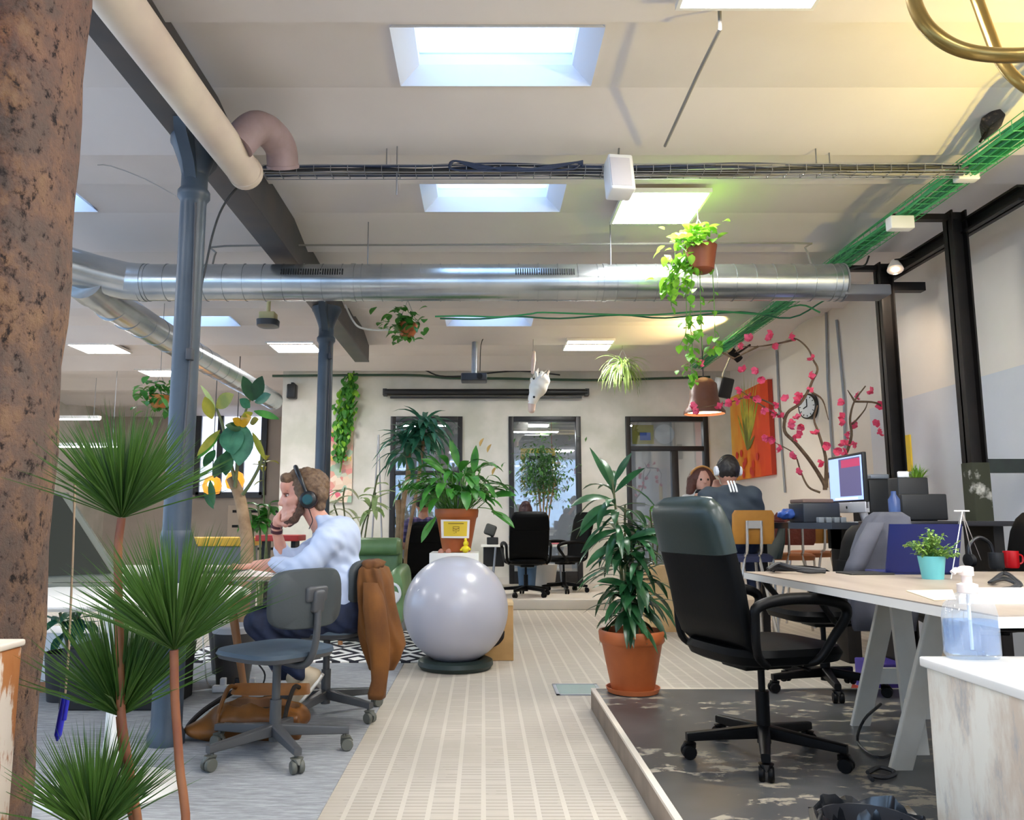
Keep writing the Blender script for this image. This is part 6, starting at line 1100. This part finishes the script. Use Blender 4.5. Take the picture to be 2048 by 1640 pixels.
# --- high table and high chairs at the back right
t = T('high_table', 'dark red brown high table where two people sit', 'table', (2.2, 7.0, 0)); a, b = P(1392, 1040, 6.8), P(1565, 1040, 6.8); zt_ = a.z+.0
MB().box((a.x, 6.75, zt_-.05), (b.x, 7.35, zt_), .006).build('table_top', mat('mahogany', '#4a201a', .35, var=('#5c2a20', 4)), t)
for x in (a.x+.1, b.x-.1): MB().box((x-.03, 7.0, 0), (x+.03, 7.1, zt_-.05)).build('leg', _M['black_steel'], t)
mat('plywood_tan', '#a8742c', .45, var=('#94631f', 5)); mat('cushion_red', '#6a2c1e', .45, bump=(22, .6, .02)); mat('chrome', '#cfcac4', .25, .8); mat('cushion_navy', '#2a2f4c', .8)
def bar_chair(px, py, Y, rz, sz, lab, bm_, sm_, w=.36, bt=.27):
    x = P(px, py, Y).x; t = T('high_chair', lab, 'chair', (x, Y, 0), rz, 'high chairs')
    MB().loft([((0, 0, sz-.04), (.19, 0, 0), (0, .19, 0), 4), ((0, 0, sz), (.2, 0, 0), (0, .2, 0), 4), ((0, 0, sz+.02), (.17, 0, 0), (0, .17, 0), 4)], 24).build('seat', sm_, t, world=False)
    MB().loft([((-.21, 0, sz+.1), (0, w/2*.9, 0), (.012, 0, 0), 5), ((-.22, 0, sz+.14), (0, w/2, 0), (.014, 0, 0), 5), ((-.24, 0, sz+.1+bt-.03), (0, w/2, 0), (.014, 0, 0), 5), ((-.245, 0, sz+.1+bt), (0, w/2*.88, 0), (.012, 0, 0), 5)], 28).build('backrest', bm_, t, world=False)
    for s in (-1, 1):
        MB().tube([(-.255, s*w*.17, sz+bt+.02), (-.235, s*w*.17, sz+.05), (-.18, s*w*.2, sz-.05), (-.2, s*.2, 0)], .012, 8, 4).build('rear_leg', _M['chrome'], t, world=False); MB().cyl((.15, s*.15, sz-.04), (.2, s*.2, 0), .012).build('front_leg', _M['chrome'], t, world=False)
    MB().tube([(.19, -.19, .3), (.19, .19, .3)], .01).build('footrest', _M['chrome'], t, world=False); MB().box((-.262, -.06, sz+bt-.04), (-.25, .06, sz+bt+.02)).build('back_plate', _M['chrome'], t, world=False)
bar_chair(1487, 1100, 6.5, R(92), .765, 'tan plywood high chair the person with white stripes sits on', _M['plywood_tan'], _M['cushion_navy'], .33, .26)
bar_chair(1582, 1100, 7.7, R(80), .72, 'high chair with quilted dark red backrest beside the dark desk', _M['cushion_red'], mat('seat_tan', '#9a5a30', .5), .36, .3); bar_chair(1625, 1100, 8.3, R(110), .72, 'wooden high chair half hidden under the dark desk edge', _M['plywood_tan'], _M['seat_tan']); bar_chair(1406, 1100, 7.62, R(-90), .74, 'high chair under the brown haired person', _M['chair_greyplastic'], _M['cushion_navy'])
t = T('dark_chair', 'dark green shell chair between the tan chair and the red chair', 'chair', (P(1540, 1100, 7.6).x, 7.6, 0)); xx = P(1538, 1100, 7.6).x; MB().loft([((xx, 7.55, .7), (.05, 0, 0), (0, .2, 0), 3), ((xx+.05, 7.55, .85), (.03, 0, 0), (0, .2, 0), 3), ((xx+.08, 7.55, 1.0), (.02, 0, 0), (0, .16, 0), 3)], 20).build('shell', mat('shell_green', '#26332f', .5), t); [MB().cyl((xx, 7.5+.1*k, .7), (xx+.03*k, 7.45+.2*k, 0), .012).build('leg', _M['chrome'], t) for k in (0, 1)]
# --- dark standing desk with its equipment
t = T('standing_desk', 'black standing desk before the right wall carrying an all in one computer', 'desk', (2.9, 6.1, 0)); zs = 1.03
out = [(2.27, 6.55, zs-.045), (2.3, 6.1, zs-.045), (2.5, 5.8, zs-.045), (2.85, 5.7, zs-.045), (3.2, 5.62, zs-.045), (3.22, 6.75, zs-.045), (2.4, 6.75, zs-.045)]; MB().poly(out, (0, 0, .045)).build('desk_top', mat('desk_black', '#1c1b20', .3), t, smooth=False)
for x in (2.75, 3.1): MB().box((x-.05, 6.1, 0), (x+.05, 6.3, zs-.045), .005).build('leg', _M['black_steel'], t)
MB().box((2.7, 6.05, zs-.2), (3.15, 6.35, zs-.045)).build('motor_box', _M['black_steel'], t)
rz = R(-91); c = P(1698, 1030, 6.2); t = T('desktop_computer', 'silver all in one computer with lit screen on the black standing desk', 'computer', (c.x, 6.2, zs), rz)
mb = MB(); mb.box((-.31, -.01, .1), (.31, .02, .52), .006); mb.build('case', _M['black_plastic'], t, world=False); MB().box((-.31, -.012, .075), (.31, .02, .155), .004).build('chin', mat('aluminium', '#d6d5da', .35, .3), t, world=False)
def lit(nm, x0, z0, x1, z1, y, col, e=.75): mb = MB(); mb.box((x0, y, z0), (x1, y+.003, z1)); mb.build(nm, mat('lit_'+col, '#'+col, .4, emit=e), t, world=False, smooth=False)
lit('screen', -.29, .17, .29, .5, -.013, '7f93d8'); lit('window_dark', -.1, .2, .27, .49, -.015, '4a4666', .5); lit('window_red', -.05, .42, .27, .48, -.017, '8a2a4a', .6); lit('dock', -.2, .175, .2, .19, -.015, 'b9c4ee')
MB().lathe([(.001, 0), (.011, 0), (.011, .002), (.001, .002)], (0, -.0135, .115), 14, (0, -1, 0)).build('logo', _M['print_black'], t, world=False); mb = MB(); mb.box((-.1, .0, 0), (.1, .18, .008), .003); mb.tube([(0, .13, .006), (0, .1, .1), (0, .03, .22)], .03, 12, 4); mb.build('stand', _M['aluminium'], t, world=False)
def onto(name, label, cat, px, Y, z, size, m_, rz=0, bev=.008, group=None): c = P(px, 1030, Y); return one(name, MB().cbox((c.x, Y, z+size[2]/2), size, (0, 0, rz), bev), m_, label, cat, group)
onto('printer', 'black printer on the standing desk left of the lit computer', 'printer', 1628, 6.3, zs, (.28, .3, .15), _M['projector_dark']); onto('paper_stack', 'brown magazines stacked on the black printer', 'magazines', 1624, 6.3, zs+.15, (.24, .26, .03), mat('mag_brown', '#7d665c', .7)); one('blue_bag', MB().sdf([('e', tuple(P(1577, 1033, 6.4)+V((0, 0, .02))), (.07, .08, .04)), ('e', tuple(P(1568, 1030, 6.4)), (.05, .05, .03))], .01, .02, fuzz(.008, 70)), mat('bag_blue', '#3c5fae', .35), 'crumpled blue plastic bag at the left end of the standing desk', 'bag')
for k, x in enumerate((1640, 1655, 1671, 1684)): onto('small_speaker', '%s of four small grey boxes in a row below the lit computer' % ('leftmost', 'second from left', 'third from left', 'rightmost')[k], 'box', x, 5.95, zs, (.04, .05, .04), mat('box_grey', '#7e858c', .5), 0, .004, 'small boxes on the standing desk')
t = T('black_printer', 'tall black scanner box at the right of the lit computer', 'scanner', P(1762, 1000, 6.3)); c = P(1762, 1000, 6.4); MB().box((c.x-.14, 6.3, zs), (c.x+.1, 6.6, zs+.34), .012).build('body', _M['black_plastic'], t); MB().box((c.x-.1, 6.34, zs+.34), (c.x+.05, 6.5, zs+.38), .01).build('lid_hinge', _M['pole_grey'], t)
t = T('monitor_desk', 'black desk by the wall behind the blue laptop, carrying a dark monitor', 'desk', (2.95, 5.2, 0)); a, b = P(1740, 1042, 4.98), P(1990, 1036, 4.98); MB().box((a.x, 4.72, a.z-.03), (b.x, 5.14, a.z), .004).build('desk_top', _M['desk_black'], t); [MB().box((x-.03, 4.8, 0), (x+.03, 5.1, a.z-.03)).build('leg', _M['black_steel'], t) for x in (a.x+.1, b.x-.1)]
zm = a.z; c = P(1846, 1010, 4.96); t = T('monitor', 'black monitor seen from behind on the wall side desk', 'monitor', (c.x, 4.96, zm)); MB().box((c.x-.14, 4.94, zm+.005), (c.x+.14, 4.98, zm+.165), .008).build('panel', _M['black_plastic'], t); MB().box((c.x-.08, 4.95, zm), (c.x+.08, 5.0, zm+.012), .004).build('foot', _M['black_plastic'], t)
onto('cable_box', 'black box with a white label right behind the small dark potted grass', 'box', 1820, 5.07, zm, (.19, .13, .27), _M['black_plastic']); onto('white_label', 'small white card standing beside the dark potted grass', 'card', 1812, 5.05, zm+.27, (.07, .02, .04), _M['white_plastic'])
c = P(1838, 985, 5.04); t = T('potted_grass', 'spiky green grass in a small black pot on the dark monitor desk', 'plant', (c.x, 5.06, zm+.17)); MB().lathe([(.032, 0), (.045, .075), (.04, .075)], (c.x, 5.06, zm+.172), 20).build('pot', _M['black_plastic'], t); mb = MB(); rn = random.Random(91)
for k in range(70): mb.leaf((c.x+rn.uniform(-.025, .025), 5.06+rn.uniform(-.025, .025), zm+.24), rdir(R(rn.uniform(35, 88)), rn.uniform(0, 2*PI)), rn.uniform(.07, .13), .01, .3, n=3)
mb.build('grass', _M['leaf_grass'], t)
one('water_bottle', MB().lathe([(.03, 0), (.034, .01), (.034, .13), (.015, .16), (.015, .18)], (P(1790, 1030, 4.9).x, 4.9, zm), 18), mat('bottle_blue', '#3d5488', .25), 'dark blue bottle beside the black monitor', 'bottle')
# --- on and around the trestle desk
t = T('blue_laptop', 'royal blue laptop seen from behind on the trestle desk', 'laptop', P(1840, 1148, 3.62)); a, b = P(1772, 1150, 3.62), P(1912, 1148, 3.62); zt_ = P(1840, 1048, 3.62).z
MB().poly([(a.x, 3.62, ZT+.01), (b.x, 3.6, ZT+.01), (b.x-.002, 3.54, zt_), (a.x+.002, 3.56, zt_)], (0, .008, 0)).build('lid', mat('royal_blue', '#0c1a58', .4, var=('#10206a', 2)), t, smooth=False); MB().box((a.x, 3.62, ZT), (b.x, 3.82, ZT+.012), .003).build('base', _M['royal_blue'], t)
one('cable_pile', (lambda mb: [mb.tube([P(1535+rn.uniform(0, 20), 1140+rn.uniform(-6, 4), 3.72+rn.uniform(-.1, .1)), P(1560, 1130+rn.uniform(-4, 8), 3.7), P(1600+rn.uniform(-10, 10), 1138+rn.uniform(-4, 6), 3.65), P(1650, 1142+rn.uniform(-3, 4), 3.66)], .008, 6, 5) for k in range(9)] and mb)(MB()), _M['cable_black'], 'heap of black straps and cables on the far end of the trestle desk', 'cables')
onto('tablet', 'thin black tablet lying on the trestle desk left of the blue laptop', 'tablet', 1722, 3.66, ZT, (.2, .14, .008), _M['black_plastic'], R(4), .003)
one('paper_sheet', MB().poly([G(1812, 1182, ZT+.001), G(1905, 1180, ZT+.001), G(1912, 1200, ZT+.001), G(1868, 1201, ZT+.001)], (0, 0, .002)), mat('paper_cream', '#f0dfbd', .7), 'cream sheet of paper on the near edge of the trestle desk', 'paper')
t = T('white_laptop', 'closed white laptop on the near end of the trestle desk', 'laptop', G(1990, 1195, ZT)); MB().poly([G(1918, 1208, ZT), G(1930, 1186, ZT), G(2120, 1186, ZT), G(2150, 1208, ZT)], (0, 0, .018)).build('body', _M['white_plastic'], t)
def mug(name, label, px, py, Y, r, h, m_, handle=True):
    c = G(px, py, ZT); t = T(name, label, 'mug', c); MB().lathe([(r*.85, 0), (r, .01), (r, h), (r*.9, h), (r*.88, .01)], c, 24, caps=False).build('cup', m_, t); MB().lathe([(.001, .008), (r*.88, .008), (r*.88, .009)], c, 20).build('bottom', m_, t)
    if handle: MB().tube([c+V((r*.95, 0, h*.8)), c+V((r*1.6, 0, h*.7)), c+V((r*1.6, 0, h*.35)), c+V((r*.95, 0, h*.2))], r*.14, 8, 5).build('handle', m_, t)
    return t
mug('mug', 'red mug on the right side of the trestle desk', 2024, 1136, 3.5, .035, .085, mat('mug_red', '#b3151c', .3)); mug('mug', 'black cup touching the red mug on the trestle desk', 1994, 1138, 3.5, .034, .08, _M['black_plastic'], False)
t = T('desk_headphones', 'black headphones lying on the trestle desk before the black cup', 'headphones', G(1970, 1140, ZT)); c = G(1968, 1135, ZT); MB().tube([c+V((-.07, 0, .03)), c+V((-.07, 0, .1)), c+V((-.02, 0, .15)), c+V((.04, 0, .12)), c+V((.06, 0, .03))], .01, 8, 6).build('headband', _M['hp_black'], t); [MB().lathe([(.01, -.018), (.034, -.012), (.034, .012), (.01, .018)], c+V((s, 0, .036)), 18, (1, .2, 0)).build('ear_cup', _M['hp_black'], t) for s in (-.07, .06)]
one('cable_pile', (lambda mb: [mb.tube([G(1985+rn.uniform(-8, 8), 1165, ZT+.01), G(2010, 1150+rn.uniform(-6, 10), ZT+.03), G(2035+rn.uniform(-8, 12), 1170, ZT+.015), G(2005, 1180+rn.uniform(-4, 3), ZT+.01), G(2060, 1178, ZT+.012)], .005, 6, 5) for k in range(6)] and mb)(MB()), _M['cable_black'], 'tangle of black cables on the desk behind the pump bottle', 'cables')
t = T('wire_stand', 'thin white wire stand on the trestle desk right of the turquoise pot', 'stand', G(1925, 1150, ZT)); tp = P(1922, 1022, 3.4)
for x, y in ((1902, 1158), (1895, 1128), (1948, 1130), (1962, 1120)): MB().cyl(tp+V((rn.uniform(-.01, .01), 0, 0)), G(x, y, ZT), .0022, n=6).build('wire_leg', _M['white_metal'], t)
MB().cyl(tp+V((-.03, 0, .0)), tp+V((.035, 0, .0)), .003).build('top_wire', _M['white_metal'], t)
# grey jacket over the chair by the wall
t = T('grey_jacket', 'grey jacket hung over a chair back behind the blue laptop', 'jacket', P(1765, 1080, 4.2)); def_ = lambda x0, x1, y, Y=4.3, th=.09: ((P(x0, y, Y)+P(x1, y, Y))/2, (P(x1, y, Y)-P(x0, y, Y))/2, V((0, th, 0)), 2.6)
MB().loft([def_(1752, 1800, 1024, th=.05), def_(1738, 1815, 1034), def_(1722, 1822, 1065), def_(1712, 1826, 1100), def_(1704, 1830, 1150), def_(1700, 1830, 1210), def_(1706, 1826, 1260, th=.07)], 48, wob=fold).build('body', mat('jacket_grey', '#5b5c66', .85, var=('#4a4b55', 5)), t, ang=180); MB().loft([def_(1736, 1768, 1045, 4.18, .04), def_(1715, 1752, 1085, 4.16, .045), def_(1696, 1732, 1125, 4.15, .045), def_(1688, 1722, 1148, 4.15, .04)], 24, wob=lambda i, a: 1+.08*math.sin(4*a+i)).build('sleeve', _M['jacket_grey'], t, ang=180)
# sanitizer bottle
c = G(1946, 1316, .71); c.z = .71; m = mat('clear_plastic', '#ffffff', .06); g = NG(m); tr = g.new('BsdfTransparent'); tr.inputs[0].default_value = (.93, .95, .97, 1); gs = g.new('BsdfGlossy'); gs.inputs['Roughness'].default_value = .08; df = g.new('BsdfTranslucent'); df.inputs[0].default_value = (.92, .94, .96, 1)
mx = g.new('MixShader'); mx.inputs[0].default_value = .13; m2 = g.new('MixShader'); m2.inputs[0].default_value = .16; g.l.new(tr.outputs[0], mx.inputs[1]); g.l.new(gs.outputs[0], mx.inputs[2]); g.l.new(mx.outputs[0], m2.inputs[1]); g.l.new(df.outputs[0], m2.inputs[2]); g.l.new(m2.outputs[0], g.n['Material Output'].inputs[0])
lq = mat('blue_gel', '#9fbfee', .1); g = NG(lq); tr = g.new('BsdfTransparent'); tr.inputs[0].default_value = (.78, .87, .98, 1); mx = g.new('MixShader'); mx.inputs[0].default_value = .22; g.l.new(tr.outputs[0], mx.inputs[1]); g.l.new(g.b.outputs[0], mx.inputs[2]); g.l.new(mx.outputs[0], g.n['Material Output'].inputs[0])
t = T('pump_bottle', 'clear pump bottle of pale blue gel on the chipped white cabinet', 'bottle', c)
def ov(z, a_, b_): return (c+V((0, 0, z)), V((a_, 0, 0)), V((0, b_, 0)), 2.8)
MB().loft([ov(.001, .058, .036), ov(.01, .064, .042), ov(.1, .064, .042), ov(.13, .058, .038), ov(.152, .038, .028), ov(.16, .022, .02)], 40).build('bottle', m, t, ang=180); MB().loft([ov(.012, .06, .038), ov(.03, .061, .039), ov(.092, .061, .039), ov(.093, .06, .038)], 40).build('gel', lq, t, ang=60)
mb = MB(); mb.lathe([(.022, .158), (.024, .16), (.024, .18), (.012, .184), (.012, .2), (.017, .202), (.017, .222), (.01, .225)], c, 20); mb.tube([c+V((0, 0, .214)), c+V((-.03, -.005, .215)), c+V((-.038, -.006, .208))], .007, 8); mb.build('pump', mat('pump_cream', '#ead9cf', .4), t); MB().cyl(c+V((0, 0, .02)), c+V((0, 0, .16)), .004).build('dip_tube', _M['white_plastic'], t)
# floor grille, sack, purple box, bin, cables
a, b, c_, d_ = G(1104, 1369), G(1184, 1369), G(1196, 1391), G(1112, 1391); t = T('floor_grille', 'small glass and metal floor hatch at the platform corner', 'hatch', G(1148, 1380)); x0, x1, y0, y1 = a.x, b.x+.03, c_.y, a.y; mb = MB(); mb.box((x0, y0, 0), (x1, y0+.02, .006)); mb.box((x0, y1-.02, 0), (x1, y1, .006)); mb.box((x0, y0, 0), (x0+.02, y1, .006)); mb.box((x1-.02, y0, 0), (x1, y1, .006)); mb.build('frame', _M['pole_grey'], t, smooth=False); MB().box((x0+.02, y0+.02, 0), (x1-.02, y1-.02, .004)).build('plate', mat('hatch_glass', '#9fb3ae', .25), t, smooth=False)
p = G(1338, 1264); t = T('kraft_sack', 'crumpled kraft paper sack on the tiles behind the big black chair', 'sack', (p.x, p.y+.12, 0)); w_ = P(1378, 1264, p.y).x-p.x; hz = P(1338, 1132, p.y).z; rn = random.Random(6)
MB().loft([((p.x, p.y+.13, 0), (w_, 0, 0), (0, .13, 0), 6), ((p.x, p.y+.13, hz*.3), (w_*1.02, 0, 0), (0, .14, 0), 6), ((p.x-.01, p.y+.13, hz*.55), (w_*.95, 0, 0), (0, .12, 0), 6), ((p.x, p.y+.13, hz*.75), (w_*1.0, 0, 0), (0, .13, 0), 6), ((p.x+.01, p.y+.13, hz*.96), (w_*.93, 0, 0), (0, .1, 0), 6), ((p.x+.01, p.y+.12, hz), (w_*.9, 0, 0), (0, .07, 0), 6)], 48, wob=lambda i, a: 1+.05*math.sin(7*a+i*2)+.03*math.sin(13*a-i)).build('paper_sack', mat('kraft', '#dcbf90', .85, var=('#c4a070', 4), bump=(9, .8, .02)), t, ang=25)
c = G(1690, 1356, .0); one('purple_box', MB().box((c.x-.16, 4.8, 0), (c.x+.3, 5.05, .22), .008), mat('purple', '#4a3a9a', .5), 'purple box on the floor behind the dark swivel chair', 'box'); one('flat_box', MB().cbox((c.x-.16, 4.78, .05), (.24, .16, .03), (R(12), R(14), R(20)), .004), mat('red_print', '#d9503f', .5), 'flat red printed box leaning beside the purple box', 'box')
c = V((P(1752, 1600, 2.0).x-.02, 2.0, .11)); t = T('waste_basket', 'waste basket lined with a shiny black bag at the bottom edge', 'bin', c); MB().lathe([(.09, 0), (.115, .24), (.11, .24), (.088, .01)], c, 32).build('basket', mat('basket_dark', '#2c2c30', .5), t)
n_ = 48; mb = MB(); rn = random.Random(12); rows = []
for i, (r, z) in enumerate(((.085, .08), (.105, .2), (.118, .255), (.126, .24), (.128, .2), (.13, .16))):
    for k in range(n_): a_ = 2*PI*k/n_; f = 1+.035*math.sin(9*a_+i)+.03*rn.uniform(-1, 1); mb.v.append((c.x+math.cos(a_)*r*f, c.y+math.sin(a_)*r*f, c.z+z+.012*math.sin(5*a_+i*2)+rn.uniform(-.006, .006)))
for i in range(5):
    for k in range(n_): mb.f.append((i*n_+k, i*n_+(k+1) % n_, (i+1)*n_+(k+1) % n_, (i+1)*n_+k)); mb.mi.append(0)
mb.f.append(tuple(range(n_))); mb.mi.append(0); mb.build('liner_bag', mat('bag_shiny', '#16181c', .18, coat=.4), t, ang=35)
cable('black cable looping on the platform between the trestle legs', [P(1762, 1408, 3.5), P(1728, 1440, 3.45), G(1715, 1482, .125), G(1740, 1508, .118), G(1765, 1515, .118), G(1790, 1505, .118)], .006, _M['cable_black']); cable('black cable coil at the foot of the near trestle', [G(1735, 1545, .118), G(1760, 1535, .12), G(1790, 1545, .118), G(1770, 1555, .118), G(1740, 1552, .12), G(1745, 1560, .118)], .008, _M['cable_black'])
# left background furniture and warm lamps
t = T('sideboard', 'low sideboard with a yellow top in the far left background', 'sideboard', P(455, 1085, 9.3)); a, b = P(350, 1075, 9.3), P(505, 1092, 9.3); MB().box((a.x, 9.2, b.z), (b.x, 9.7, a.z), .01).build('top', mat('yellow_top', '#d9a92c', .5), t); MB().box((a.x+.04, 9.24, 0), (b.x-.04, 9.66, b.z), .006).build('body', mat('body_grey', '#6d7078', .6), t)
t = T('bench', 'red topped bench in the background left of the man\'s forearm', 'bench', P(550, 1078, 9.0)); a, b = P(515, 1070, 9.0), P(600, 1082, 9.0); MB().box((a.x, 8.9, b.z), (b.x, 9.3, a.z), .01).build('top', mat('bench_red', '#b8302c', .5), t); [MB().box((x, 9.0, 0), (x+.05, 9.2, b.z)).build('leg', _M['black_steel'], t) for x in (a.x+.05, b.x-.1)]
for px, py, lab in ((470, 962, 'glowing orange glass lamp hanging behind the rubber plant leaves'), (424, 972, 'small glowing orange lamp hanging left of the rubber plant trunk')):
    a = P(px, py, 10.9); t = T('glass_lamp', lab, 'lamp', a, 0, 'orange glass lamps'); MB().lathe([(.02, -.12), (.1, -.1), (.13, 0), (.1, .1), (.03, .14)], a, 24).build('shade', mat('amber_glass', '#c8701e', .3, emit=.7), t); MB().cyl(a+V((0, 0, .14)), V((a.x, 10.9, 3.3)), .006).build('cord', _M['cable_black'], t); MB().sph(a+V((.02, -.115, .02)), .045, 12, 8).build('bulb', mat('bulb_glow', '#ffd080', .3, emit=5), t)
a, b = P(470, 930, 14), P(410, 1000, 14); t = T('wall_shelf', 'pale shelf unit with dark slots against the far left wall', 'shelf', (-3.9, 16.5, 0)); MB().box((-5.2, 16.4, 0), (-3.3, 16.9, 1.35), .01).build('body', mat('shelf_beige', '#b5a594', .7), t); [MB().box((-5.1, 16.385, z), (-3.4, 16.41, z+.05)).build('slot', _M['dark_slot'], t) for z in (.45, .9, 1.2)]
print('objects', len(bpy.data.objects))
